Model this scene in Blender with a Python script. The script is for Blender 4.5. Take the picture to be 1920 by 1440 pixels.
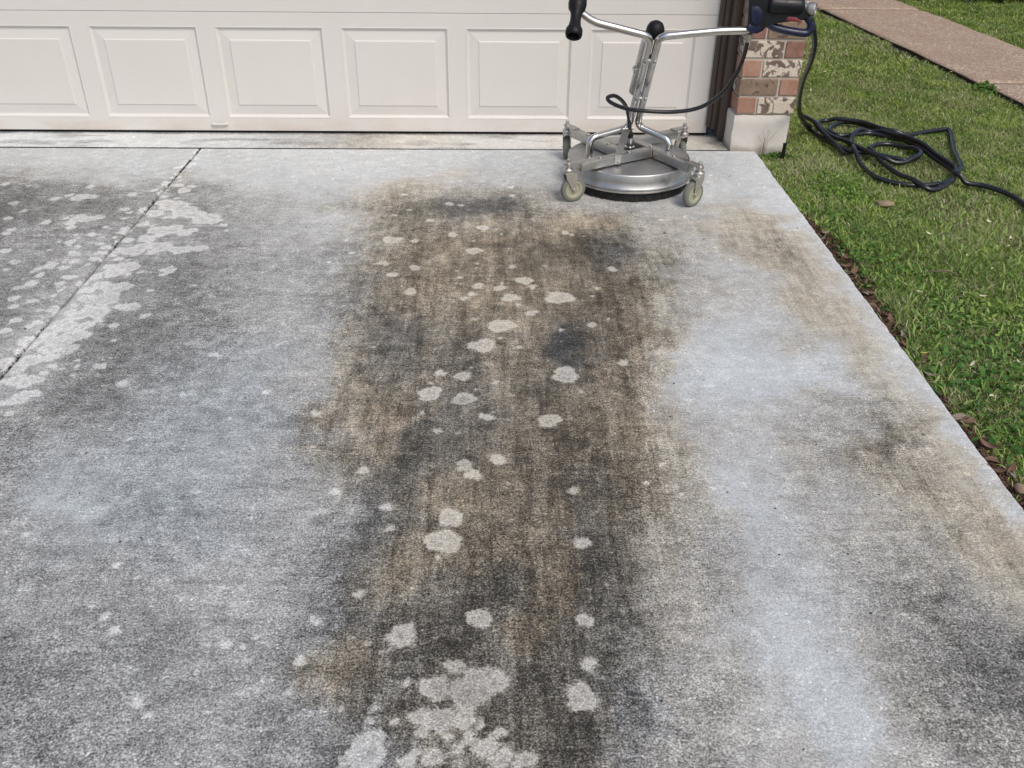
import bpy, bmesh, math, random
import numpy as np
from mathutils import Vector, Matrix, noise as mnoise
rad = math.radians
for o in list(bpy.data.objects): bpy.data.objects.remove(o)
scene = bpy.context.scene
COL = scene.collection
rng = np.random.default_rng(7); random.seed(7)

# ------------------------------------------------------------ camera, sky, sun, exposure
cam = bpy.data.cameras.new('camera'); co = bpy.data.objects.new('camera', cam); COL.objects.link(co)
cam.sensor_width = 36; cam.lens = 1693.8/1920*36; cam.clip_start = .05; cam.clip_end = 300
YAW, PITCH, ROLL = -.0184, .5676, .0107
F = Vector((0, math.cos(PITCH), -math.sin(PITCH))); Rv = Vector((1, 0, 0)); U = Rv.cross(F)
R2 = math.cos(ROLL)*Rv+math.sin(ROLL)*U; U2 = -math.sin(ROLL)*Rv+math.cos(ROLL)*U
Mz = Matrix.Rotation(YAW, 3, 'Z'); R2, U2, F = Mz@R2, Mz@U2, Mz@F
co.matrix_world = Matrix(((R2.x, U2.x, -F.x, -.045), (R2.y, U2.y, -F.y, -4.6445), (R2.z, U2.z, -F.z, 1.4271), (0, 0, 0, 1)))
scene.camera = co
SUN_EL, SUN_AZ = rad(50), rad(152)       # azimuth from +Y towards +X: behind the camera, to the right
world = bpy.data.worlds.new('World'); scene.world = world; world.use_nodes = True
wn = world.node_tree; bg = wn.nodes['Background']; sky = wn.nodes.new('ShaderNodeTexSky')
sky.sky_type = 'NISHITA'; sky.sun_disc = False; sky.sun_elevation = SUN_EL; sky.sun_rotation = SUN_AZ
sky.air_density = 1.0; sky.dust_density = 3.0; sky.ozone_density = .6
wn.links.new(sky.outputs[0], bg.inputs[0]); bg.inputs[1].default_value = .12
sl = bpy.data.lights.new('sun', 'SUN'); sl.energy = 1.4; sl.angle = rad(24); sl.color = (1, .93, .84)
so = bpy.data.objects.new('sun', sl); COL.objects.link(so)
sd = Vector((math.sin(SUN_AZ)*math.cos(SUN_EL), math.cos(SUN_AZ)*math.cos(SUN_EL), math.sin(SUN_EL)))
so.rotation_euler = sd.to_track_quat('Z', 'Y').to_euler()
vs = scene.view_settings; vs.view_transform = 'Standard'; vs.look = 'None'; vs.gamma = 1; vs.use_curve_mapping = False
vs.exposure = .35

# ------------------------------------------------------------ node helpers
class NT:
    def __init__(s, name, rough=.6, metal=0, spec=.5):
        s.m = bpy.data.materials.new(name); s.m.use_nodes = True; s.t = s.m.node_tree; s.n = s.t.nodes
        s.b = s.n['Principled BSDF']; s.b.inputs['Roughness'].default_value = rough; s.b.inputs['Metallic'].default_value = metal
        s.b.inputs['Specular IOR Level'].default_value = spec
        s.tc = s.n.new('ShaderNodeTexCoord')
    def L(s, a, b): s.t.links.new(a, b)
    def set(s, inp, v):
        if isinstance(v, (int, float)): inp.default_value = v
        elif isinstance(v, (tuple, list)): inp.default_value = tuple(v)+((1,) if len(v) == 3 and inp.type == 'RGBA' else ())
        else: s.L(v, inp)
    def math(s, op, a, b=0, c=0, clamp=False):
        n = s.n.new('ShaderNodeMath'); n.operation = op; n.use_clamp = clamp
        for i, v in enumerate((a, b, c)): s.set(n.inputs[i], v)
        return n.outputs[0]
    def mix(s, f, a, b, mode='MIX'):
        n = s.n.new('ShaderNodeMix'); n.data_type = 'RGBA'; n.blend_type = mode
        s.set(n.inputs[0], f); s.set(n.inputs[6], a); s.set(n.inputs[7], b); return n.outputs[2]
    def attr(s, name, color=False):
        n = s.n.new('ShaderNodeAttribute'); n.attribute_name = name; return n.outputs['Color' if color else 'Fac']
    def coord(s, scale=(1, 1, 1), rot=(0, 0, 0), obj=True):
        n = s.n.new('ShaderNodeMapping'); s.L(s.tc.outputs['Object'], n.inputs[0])
        n.inputs['Scale'].default_value = scale; n.inputs['Rotation'].default_value = rot; return n.outputs[0]
    def geo(s, scale=(1, 1, 1)):
        g = s.n.new('ShaderNodeNewGeometry'); n = s.n.new('ShaderNodeMapping'); s.L(g.outputs['Position'], n.inputs[0])
        n.inputs['Scale'].default_value = scale; return n.outputs[0]
    def noise(s, vec, scale, detail=3, rough=.55, dist=0):
        n = s.n.new('ShaderNodeTexNoise'); s.L(vec, n.inputs['Vector']); n.inputs['Scale'].default_value = scale
        n.inputs['Detail'].default_value = detail; n.inputs['Roughness'].default_value = rough; n.inputs['Distortion'].default_value = dist
        return n.outputs[0]
    def voro(s, vec, scale, feat='F1', out='Distance', rnd=1):
        n = s.n.new('ShaderNodeTexVoronoi'); n.feature = feat; s.L(vec, n.inputs['Vector']); n.inputs['Scale'].default_value = scale
        n.inputs['Randomness'].default_value = rnd; return n.outputs[out]
    def step(s, v, a, b, lo=0, hi=1):
        n = s.n.new('ShaderNodeMapRange'); n.interpolation_type = 'SMOOTHSTEP'; s.set(n.inputs[0], v)
        n.inputs[1].default_value = a; n.inputs[2].default_value = b; n.inputs[3].default_value = lo; n.inputs[4].default_value = hi
        return n.outputs[0]
    def ramp(s, v, stops):
        n = s.n.new('ShaderNodeValToRGB'); s.L(v, n.inputs[0]); e = n.color_ramp.elements
        while len(e) < len(stops): e.new(.5)
        for k, (p, c) in zip(e, stops): k.position = p; k.color = (*c, 1)
        return n.outputs[0]
    def bump(s, h, strength=.3, dist=.001, prev=None):
        n = s.n.new('ShaderNodeBump'); n.inputs['Strength'].default_value = strength; n.inputs['Distance'].default_value = dist
        s.L(h, n.inputs['Height'])
        if prev is not None: s.L(prev, n.inputs['Normal'])
        return n.outputs[0]
    def base(s, c): s.set(s.b.inputs['Base Color'], c); return s
    def nrm(s, n): s.L(n, s.b.inputs['Normal']); return s
    def rough(s, v): s.set(s.b.inputs['Roughness'], v); return s

def plain(name, col, rough=.5, metal=0, spec=.5, var=.12, scale=18, bump=0, bscale=300):
    n = NT(name, rough, metal, spec); v = n.noise(n.coord(), scale, 5, .65)
    c = n.mix(v, tuple(x*(1-var) for x in col), tuple(min(1, x*(1+var)) for x in col)); n.base(c)
    n.rough(n.step(n.noise(n.coord(), scale*2.3, 4), .3, .7, rough*.8, min(1, rough*1.25)))
    if bump: n.nrm(n.bump(n.noise(n.coord(), bscale, 3), bump, .001))
    return n.m

# ------------------------------------------------------------ materials
def concrete_material(name):
    n = NT(name, .88, 0, .3); P = n.geo()
    tone, tint, lich = n.attr('tone'), n.attr('tint'), n.attr('lichen')
    big = n.noise(P, 4.5, 9, .68, .3)
    mid = n.noise(P, 21, 7, .72, .4)
    streak = n.noise(n.geo((9, 60, 1)), 1, 7, .7, .3)
    grain = n.noise(P, 230, 3, .75)
    fine = n.noise(P, 520, 2, .8)
    coarse = n.noise(n.geo((1, 1.25, 1)), 105, 5, .8)
    amp = n.step(tone, .50, .82, 1.0, .36)
    v = n.math('ADD', n.math('MULTIPLY', n.math('SUBTRACT', big, .5), .42), n.math('MULTIPLY', n.math('SUBTRACT', mid, .5), .62))
    v = n.math('ADD', v, n.math('MULTIPLY', n.math('SUBTRACT', streak, .5), .34))
    v = n.math('ADD', v, n.math('MULTIPLY', n.math('SUBTRACT', coarse, .5), 1.05))
    v = n.math('ADD', v, n.math('MULTIPLY', n.math('SUBTRACT', grain, .5), 1.45))
    v = n.math('ADD', v, n.math('MULTIPLY', n.math('SUBTRACT', fine, .5), .70))
    # small pale splats that follow the same growth
    vd = n.voro(P, 9.5); vc = n.voro(P, 9.5, out='Color')
    sep = n.n.new('ShaderNodeSeparateColor'); n.L(vc, sep.inputs[0])
    rsmall = n.math('MULTIPLY', n.step(sep.outputs[0], .55, 1.0, 0, 1), .085)
    wob = n.math('MULTIPLY', n.math('SUBTRACT', n.noise(P, 55, 4, .65), .5), .12)
    small = n.step(n.math('ADD', n.math('SUBTRACT', rsmall, vd), wob), -.004, .018)
    spk = n.voro(P, 46); sc = n.voro(P, 46, out='Color'); sp2 = n.n.new('ShaderNodeSeparateColor'); n.L(sc, sp2.inputs[0])
    specks = n.math('MULTIPLY', n.step(spk, .10, .17, 1, 0), n.step(sp2.outputs[1], .82, .88))
    runs = n.math('SUBTRACT', n.noise(n.geo((14, 1.6, 1)), 1, 7, .72, .9), .5)
    runs2 = n.math('SUBTRACT', n.noise(n.geo((60, 6, 1)), 1, 5, .72, .3), .5)
    band = n.step(tint, .2, 3.5, .12, 1)
    v = n.math('ADD', v, n.math('MULTIPLY', n.math('MULTIPLY', n.math('ADD', runs, n.math('MULTIPLY', runs2, .7)), .58), band))
    v = n.math('MULTIPLY', v, amp)
    v = n.math('ADD', tone, v)
    v = n.math('ADD', v, n.math('MULTIPLY', small, .17))
    v = n.math('ADD', v, n.math('MULTIPLY', specks, .20))
    rd = n.math('ABSOLUTE', n.math('SUBTRACT', n.noise(n.geo((11, 16, 1)), 1, 6, .62, 1.5), .5))
    v = n.math('ADD', v, n.math('MULTIPLY', n.math('MULTIPLY', n.step(rd, .002, .014, 1, 0), n.step(mid, .48, .6)), .10))
    rd2 = n.math('ABSOLUTE', n.math('SUBTRACT', n.noise(n.geo((3, 9, 1)), 1, 4, .6, .8), .5))
    v = n.math('SUBTRACT', v, n.math('MULTIPLY', n.math('MULTIPLY', n.step(rd2, .0008, .006, 1, 0), n.step(big, .5, .58)), .10))
    # lichen
    ln = n.math('MULTIPLY', n.math('SUBTRACT', n.noise(P, 48, 7, .78, .5), .5), .052)
    ls = n.math('ADD', lich, ln)
    lm = n.step(ls, -.0050, .0075)
    core = n.math('MULTIPLY', n.step(ls, .005, .024), n.step(n.noise(P, 38, 7, .75), .42, .58))
    lv = n.math('SUBTRACT', n.math('MULTIPLY_ADD', n.math('SUBTRACT', tone, .45), .36, .79), n.math('MULTIPLY', core, .12))
    lv = n.math('ADD', lv, n.math('MULTIPLY', n.math('SUBTRACT', grain, .5), 1.0))
    lv = n.math('ADD', lv, n.math('MULTIPLY', n.math('SUBTRACT', coarse, .5), .5))
    lv = n.math('MAXIMUM', lv, n.math('ADD', tone, .03))
    mv = n.n.new('ShaderNodeMix'); n.L(n.math('MULTIPLY', lm, n.step(n.noise(P, 5.5, 4, .6), .34, .50, .72, .93)), mv.inputs[0]); n.L(v, mv.inputs[2]); n.L(lv, mv.inputs[3]); v = mv.outputs[0]
    # pits
    pd = n.voro(P, 17); pc = n.voro(P, 17, out='Color'); sp3 = n.n.new('ShaderNodeSeparateColor'); n.L(pc, sp3.inputs[0])
    pit = n.math('MULTIPLY', n.step(n.math('ADD', pd, n.math('MULTIPLY', n.math('SUBTRACT', coarse, .5), .06)), .035, .055, 1, 0), n.step(sp3.outputs[2], .86, .90))
    v = n.math('MULTIPLY', v, n.math('SUBTRACT', 1, n.math('MULTIPLY', pit, .7)))
    v = n.math('MAXIMUM', v, .17)
    lin = n.math('MULTIPLY', n.math('POWER', v, 2.2), .90)
    t2 = n.math('ADD', tint, n.math('MULTIPLY', n.math('SUBTRACT', n.noise(P, 6, 5, .6), .5), 3.2)); t2 = n.math('SUBTRACT', t2, n.math('MULTIPLY', n.math('MULTIPLY', runs, band), 4.5))
    t2 = n.math('MULTIPLY', t2, n.math('SUBTRACT', 1, n.math('MULTIPLY', lm, .5)))
    tc = n.ramp(n.math('MULTIPLY_ADD', t2, .036, .5), [(.3, (.87, .965, 1.0)), (.40, (.925, .985, 1.0)), (.5, (.99, 1.0, .97)), (.60, (1.0, .945, .80)), (.70, (1.0, .87, .66)), (.82, (1.0, .79, .52))])
    comb = n.n.new('ShaderNodeCombineColor'); [n.L(lin, comb.inputs[i]) for i in range(3)]
    n.base(n.mix(1, comb.outputs[0], tc, 'MULTIPLY'))
    h = n.math('ADD', n.math('MULTIPLY', grain, .6), n.math('MULTIPLY', streak, .7)); h = n.math('SUBTRACT', h, n.math('MULTIPLY', pit, 1.5))
    n.nrm(n.bump(h, .5, .0022)); n.rough(n.step(tone, .25, .7, .62, .9))
    return n.m
M = {}
M['concrete'] = concrete_material('stained_concrete')
def soil():
    n = NT('soil', .95); P = n.geo(); a = n.noise(P, 2.2, 6, .6); b = n.noise(P, 60, 5, .7)
    c = n.ramp(b, [(.25, (.030, .021, .014)), (.5, (.075, .052, .034)), (.75, (.15, .11, .075))])
    g = n.ramp(b, [(.25, (.05, .06, .02)), (.7, (.15, .15, .07))])
    n.base(n.mix(n.step(a, .35, .62), c, g)); n.nrm(n.bump(b, .8, .01)); return n.m
M['soil'] = soil()
def door_paint():
    n = NT('door_paint', .42, 0, .45); P = n.geo()
    gr = n.noise(n.geo((5, 5, 170)), 1, 6, .7, .25); a = n.noise(P, 2.6, 6, .6); d = n.noise(P, 9, 7, .7)
    c = n.mix(a, (.600, .578, .545), (.645, .628, .600))
    c = n.mix(n.math('MULTIPLY', n.step(d, .54, .78), .22), c, (.56, .49, .43))
    g = n.n.new('ShaderNodeSeparateXYZ'); n.L(P, g.inputs[0])
    low = n.math('MULTIPLY', n.step(n.math('ADD', g.outputs[2], n.math('MULTIPLY', d, .1)), .05, .17, 1, 0), n.step(n.noise(n.geo((2.2, 1, 6)), 1, 5, .65), .40, .62))
    c = n.mix(n.math('MULTIPLY', low, .5), c, (.50, .41, .33))
    sc = n.voro(n.geo((3, 1, 12)), 3.0)
    c = n.mix(n.math('MULTIPLY', n.step(sc, .03, .06, 1, 0), .5), c, (.50, .47, .45))
    n.base(c); n.nrm(n.bump(gr, .28, .0012)); return n.m
M['door'] = door_paint()
def trim():
    n = NT('brown_trim', .55); P = n.coord((14, 14, 1.3)); a = n.noise(P, 1, 6, .65)
    n.base(n.ramp(a, [(.25, (.052, .036, .028)), (.55, (.082, .058, .046)), (.85, (.115, .085, .068))])); n.nrm(n.bump(a, .08, .001)); return n.m
M['trim'] = trim()
def brick_mat(name, c1, c2, mott=None, thr=.5):
    n = NT(name, .9, 0, .25); P = n.geo(); oi = n.n.new('ShaderNodeObjectInfo')
    a = n.noise(P, 28, 6, .7); f = n.noise(P, 190, 4, .75)
    c = n.mix(n.step(a, .3, .7), c1, c2)
    c = n.mix(n.math('MULTIPLY', oi.outputs['Random'], .35), c, tuple(x*.72 for x in c1))
    if mott:
        w = n.noise(P, 19, 4, .5, 1.1); e = n.noise(P, 110, 4, .7)
        m = n.step(n.math('ADD', w, n.math('MULTIPLY', e, .12)), thr, thr+.05)
        c = n.mix(m, c, mott)
        ck = n.voro(P, 60, 'DISTANCE_TO_EDGE'); c = n.mix(n.math('MULTIPLY', n.step(ck, .01, .05, .5, 0), m), c, (.25, .19, .15))
    c = n.mix(n.math('MULTIPLY', n.step(f, .45, .8), .35), c, tuple(x*.55 for x in c1))
    n.base(c); n.nrm(n.bump(n.math('ADD', f, a), .7, .003)); return n.m
M['brick_red'] = brick_mat('brick_red', (.33, .18, .13), (.42, .26, .195))
M['brick_rose'] = brick_mat('brick_rose', (.24, .125, .095), (.33, .19, .155))
M['brick_brown'] = brick_mat('brick_brown', (.20, .145, .105), (.30, .22, .16), (.085, .062, .055), .66)
M['brick_mottled'] = brick_mat('brick_mottled', (.15, .11, .09), (.22, .165, .135), (.62, .55, .46), .50)
M['mortar'] = plain('mortar', (.46, .42, .365), .95, var=.25, scale=60, bump=.6, bscale=220)
def found():
    n = NT('foundation_concrete', .85); P = n.geo(); a = n.noise(P, 12, 7, .65); b = n.noise(P, 70, 5, .7)
    c = n.mix(a, (.50, .47, .43), (.66, .63, .585)); c = n.mix(n.math('MULTIPLY', n.step(b, .58, .8), .4), c, (.36, .33, .29))
    g = n.n.new('ShaderNodeSeparateXYZ'); n.L(P, g.inputs[0])
    c = n.mix(n.math('MULTIPLY', n.step(n.math('ADD', g.outputs[2], n.math('MULTIPLY', a, .05)), .025, .06, 1, 0), .55), c, (.20, .17, .13))
    n.base(c); n.nrm(n.bump(b, .5, .003)); return n.m
M['foundation'] = found()
def aggregate():
    n = NT('path_aggregate', .9, 0, .25); P = n.geo(); v = n.voro(P, 75, out='Color'); d = n.voro(P, 75)
    s = n.n.new('ShaderNodeSeparateColor'); n.L(v, s.inputs[0])
    c = n.ramp(s.outputs[0], [(.0, (.17, .10, .075)), (.3, (.43, .335, .25)), (.6, (.60, .49, .38)), (.85, (.72, .64, .53)), (1, (.20, .15, .13))])
    c = n.mix(n.step(d, .25, .6), c, (.34, .26, .19)); a = n.noise(P, 3, 6, .65); b = n.noise(P, 14, 6, .7)
    c = n.mix(n.step(a, .35, .7), c, n.mix(.5, c, (.30, .20, .155))); c = n.mix(n.math('MULTIPLY', n.step(b, .55, .8), .5), c, (.17, .13, .10))
    g = n.n.new('ShaderNodeSeparateXYZ'); n.L(P, g.inputs[0]); c = n.mix(n.step(g.outputs[2], -.012, -.004, .9, 0), c, (.035, .026, .018))
    n.base(c); n.nrm(n.bump(d, -.7, .006)); return n.m
M['path'] = aggregate()
def leafy(name, dark=False, rough=.55, trans=.2):
    n = NT(name, rough, 0, .35); c = n.attr('col', True); v = n.noise(n.geo(), 160, 2)
    c = n.mix(n.math('MULTIPLY', v, .12), c, (.02, .03, .01)); n.base(c)
    tr = n.n.new('ShaderNodeBsdfTranslucent'); n.L(n.mix(1, c, (1.1, 1.15, .6), 'MULTIPLY'), tr.inputs[0]); mx = n.n.new('ShaderNodeMixShader'); mx.inputs[0].default_value = trans
    n.L(n.b.outputs[0], mx.inputs[1]); n.L(tr.outputs[0], mx.inputs[2]); n.L(mx.outputs[0], n.n['Material Output'].inputs[0]); return n.m
M['grass'] = leafy('grass'); M['weed'] = leafy('weed_leaf', trans=.25); M['hedge'] = leafy('hedge_leaf', trans=.1)
def metal(name, col, rough, brush=(1, 1, 1), bs=.06):
    n = NT(name, rough, 1); s = n.noise(n.coord(brush), 1, 5, .7); d = n.noise(n.coord(), 14, 6, .7)
    n.base(n.mix(n.step(d, .35, .75), col, tuple(c*.80 for c in col)))
    n.rough(n.math('ADD', n.step(s, .3, .7, rough*.8, rough*1.3), n.math('MULTIPLY', d, .12))); n.nrm(n.bump(s, bs, .0006)); return n.m
M['steel'] = metal('brushed_steel', (.47, .465, .45), .33, (6, 6, 240))
M['steel_deck'] = metal('deck_steel', (.47, .475, .475), .38, (30, 30, 30), .05)
M['chrome'] = metal('polished_steel', (.62, .615, .60), .13, (60, 60, 60), .02)
M['zinc'] = metal('zinc_plated', (.60, .58, .54), .34, (80, 80, 80), .1)
M['rubber'] = plain('black_rubber', (.007, .007, .008), .5, spec=.25, bump=.15, bscale=200)
M['hose'] = plain('hose_rubber', (.013, .014, .017), .27, spec=.55, var=.3, scale=40, bump=.12, bscale=260)
M['black_plastic'] = plain('black_plastic', (.010, .011, .014), .38, spec=.3)
M['navy'] = plain('navy_plastic', (.010, .015, .046), .35)
M['red'] = plain('red_plastic', (.17, .025, .035), .45)
M['tyre'] = plain('grey_rubber_tyre', (.15, .155, .13), .7, var=.2, scale=60)
M['hub'] = plain('olive_plastic_hub', (.30, .30, .215), .5, var=.12, scale=60)
M['hub_dark'] = plain('dark_bore', (.09, .08, .085), .6)
M['brass'] = plain('weld_tint', (.50, .36, .22), .4, metal=.8)
M['fitting'] = plain('beige_fitting', (.36, .32, .27), .4, metal=.6)
M['bristle'] = plain('black_bristle', (.010, .010, .010), .8)
M['stone'] = plain('pink_stone', (.24, .19, .12), .9, var=.3, scale=30, bump=.6, bscale=80)
M['pebble'] = plain('brown_pebble', (.28, .19, .13), .7, var=.25, scale=40, bump=.3, bscale=80)
M['leaf_brown'] = plain('dead_leaf', (.15, .085, .055), .75, var=.45, scale=45, bump=.4, bscale=120)
M['leaf_grey'] = plain('bleached_leaf', (.24, .20, .16), .75, var=.35, scale=45, bump=.4, bscale=120)
M['leaf_pale'] = plain('pale_leaf', (.62, .60, .40), .6, var=.2, scale=45)
M['leaf_yellow'] = plain('yellow_leaf', (.66, .56, .10), .5, var=.2, scale=45)
M['twig'] = plain('twig_bark', (.13, .10, .07), .9, var=.4, scale=60)
M['debris'] = plain('dark_debris', (.035, .028, .022), .9, var=.4)
M['mulch'] = plain('mulch', (.10, .052, .034), .9, var=.6, scale=22)
M['white'] = plain('worn_white_metal', (.60, .57, .53), .45, var=.25, scale=60)

# ------------------------------------------------------------ object helpers
def link(o, parent=None, kind=None, label=None, cat=None, group=None):
    COL.objects.link(o)
    if parent is not None:
        o.parent = parent; o.matrix_parent_inverse = Matrix.Translation(-Vector(parent.get('base', (0, 0, 0))))
    if kind: o['kind'] = kind
    if label: o['label'] = label
    if cat: o['category'] = cat
    if group: o['group'] = group
    return o
def thing(name, label=None, cat=None, loc=(0, 0, 0), group=None, kind=None):
    o = bpy.data.objects.new(name, None); o.location = loc; o['base'] = list(map(float, loc)); o.empty_display_size = .05
    return link(o, None, kind, label, cat, group)
def mesh_obj(name, me, mat, parent=None, smooth=True, **k):
    if mat is not None: me.materials.append(mat)
    if smooth: me.shade_smooth()
    return link(bpy.data.objects.new(name, me), parent, **k)
def from_np(name, V, Fq, mat, parent=None, smooth=True, attrs=None, cols=None, **k):
    """Fq : list of (n,3) or (n,4) int arrays"""
    me = bpy.data.meshes.new(name); V = np.asarray(V, np.float32)
    me.vertices.add(len(V)); me.vertices.foreach_set('co', V.ravel())
    idx = np.concatenate([f.ravel() for f in Fq]); tot = np.concatenate([np.full(len(f), f.shape[1]) for f in Fq])
    st = np.concatenate([[0], np.cumsum(tot)[:-1]])
    me.loops.add(len(idx)); me.loops.foreach_set('vertex_index', idx.astype(np.int32))
    me.polygons.add(len(tot)); me.polygons.foreach_set('loop_start', st.astype(np.int32))
    me.update(calc_edges=True)
    for a, v in (attrs or {}).items():
        at = me.attributes.new(a, 'FLOAT', 'POINT'); at.data.foreach_set('value', np.asarray(v, np.float32).ravel())
    if cols is not None:
        at = me.color_attributes.new('col', 'FLOAT_COLOR', 'POINT'); at.data.foreach_set('color', np.asarray(cols, np.float32).ravel())
    me.validate()
    return mesh_obj(name, me, mat, parent, smooth, **k)
def bm_obj(name, bm, mat, parent=None, smooth=True, angle=40, **k):
    bmesh.ops.recalc_face_normals(bm, faces=bm.faces[:])
    me = bpy.data.meshes.new(name); bm.to_mesh(me); bm.free()
    o = mesh_obj(name, me, mat, parent, smooth, **k)
    if smooth:
        me.set_sharp_from_angle(angle=rad(angle))
    return o
def frame_box(bm, c, ax, half, bev=0, seg=2):
    c = Vector(c); vs_ = []
    for sx in (-1, 1):
        for sy in (-1, 1):
            for sz in (-1, 1):
                vs_.append(bm.verts.new(c+ax[0]*half[0]*sx+ax[1]*half[1]*sy+ax[2]*half[2]*sz))
    fs = [bm.faces.new([vs_[i] for i in q]) for q in ((0, 1, 3, 2), (4, 6, 7, 5), (0, 4, 5, 1), (2, 3, 7, 6), (0, 2, 6, 4), (1, 5, 7, 3))]
    if bev:
        es = list({e for f in fs for e in f.edges})
        bmesh.ops.bevel(bm, geom=es, offset=bev, segments=seg, affect='EDGES', profile=.5)
XYZ = (Vector((1, 0, 0)), Vector((0, 1, 0)), Vector((0, 0, 1)))
def box(bm, lo, hi, bev=0, seg=2):
    lo, hi = Vector(lo), Vector(hi); frame_box(bm, (lo+hi)/2, XYZ, (hi-lo)/2, bev, seg)
def catmull(P, n=8, closed=False):
    P = [Vector(p) for p in P]; out = []; m = len(P)
    for i in range(m-1):
        p0, p1, p2, p3 = P[max(i-1, 0)], P[i], P[i+1], P[min(i+2, m-1)]
        for k in range(n):
            t = k/n; out.append(.5*((2*p1)+(p2-p0)*t+(2*p0-5*p1+4*p2-p3)*t*t+(3*p1-p0-3*p2+p3)*t**3))
    out.append(P[-1]); return out
def fillet(P, r=.03, n=6):
    P = [Vector(p) for p in P]; out = [P[0]]
    for i in range(1, len(P)-1):
        a, b, c = P[i-1], P[i], P[i+1]; r1 = min(r, (a-b).length*.48, (c-b).length*.48)
        s, e = b+(a-b).normalized()*r1, b+(c-b).normalized()*r1
        for k in range(n+1):
            t = k/n; out.append(s*(1-t)**2+b*2*t*(1-t)+e*t*t)
    out.append(P[-1]); return out
def tube(bm, P, r, sides=14, caps=True, flat=None):
    P = [Vector(p) for p in P]; rings = []; up = None
    for i, p in enumerate(P):
        t = (P[min(i+1, len(P)-1)]-P[max(i-1, 0)]).normalized()
        if up is None:
            up = Vector((0, 0, 1)) if abs(t.z) < .9 else Vector((0, 1, 0))
        a = (up-t*up.dot(t)).normalized(); b = t.cross(a); up = a
        rr = r[i] if isinstance(r, (list, tuple)) else r
        fa, fb = (1, 1) if flat is None else flat
        rings.append([bm.verts.new(p+a*math.cos(2*math.pi*k/sides)*rr*fa+b*math.sin(2*math.pi*k/sides)*rr*fb) for k in range(sides)])
    for A, B in zip(rings, rings[1:]):
        for k in range(sides): bm.faces.new((A[k], A[(k+1) % sides], B[(k+1) % sides], B[k]))
    if caps: bm.faces.new(rings[0][::-1]); bm.faces.new(rings[-1])
def lathe(bm, prof, c=(0, 0, 0), axis=(0, 0, 1), n=32):
    c = Vector(c); q = Vector(axis).normalized().to_track_quat('Z', 'Y'); rings = []
    for r, z in prof:
        if r < 1e-6: rings.append([bm.verts.new(c+q@Vector((0, 0, z)))])
        else: rings.append([bm.verts.new(c+q@Vector((r*math.cos(2*math.pi*k/n), r*math.sin(2*math.pi*k/n), z))) for k in range(n)])
    for A, B in zip(rings, rings[1:]):
        for k in range(n):
            a, b, d, e = A[k % len(A)], A[(k+1) % len(A)], B[(k+1) % len(B)], B[k % len(B)]
            vs_ = []; [vs_.append(v) for v in (a, b, d, e) if v not in vs_]
            if len(vs_) > 2: bm.faces.new(vs_)
def prism(bm, poly, y0, y1, bev=0, seg=2):
    """poly in x,z extruded along y"""
    A = [bm.verts.new((x, y0, z)) for x, z in poly]; B = [bm.verts.new((x, y1, z)) for x, z in poly]; n = len(poly)
    fs = [bm.faces.new(A), bm.faces.new(B[::-1])]+[bm.faces.new((A[i], B[i], B[(i+1) % n], A[(i+1) % n])) for i in range(n)]
    if bev:
        es = list(set(fs[0].edges) | set(fs[1].edges)); bmesh.ops.bevel(bm, geom=es, offset=bev, segments=seg, affect='EDGES', profile=.5)
def vnoise(x, y, scale, seed=0):
    x = np.asarray(x, float)*scale+1000; y = np.asarray(y, float)*scale+1000; xi = np.floor(x).astype(int); yi = np.floor(y).astype(int)
    tb = np.random.default_rng(seed).random((256, 256)); fx, fy = x-xi, y-yi; fx = fx*fx*(3-2*fx); fy = fy*fy*(3-2*fy)
    g = lambda a, b: tb[a % 256, b % 256]
    return (g(xi, yi)*(1-fx)+g(xi+1, yi)*fx)*(1-fy)+(g(xi, yi+1)*(1-fx)+g(xi+1, yi+1)*fx)*fy
def fbm(x, y, scale, seed=0, o=4):
    return sum(vnoise(x, y, scale*2**i, seed+i)*.5**i for i in range(o))/sum(.5**i for i in range(o))

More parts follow.
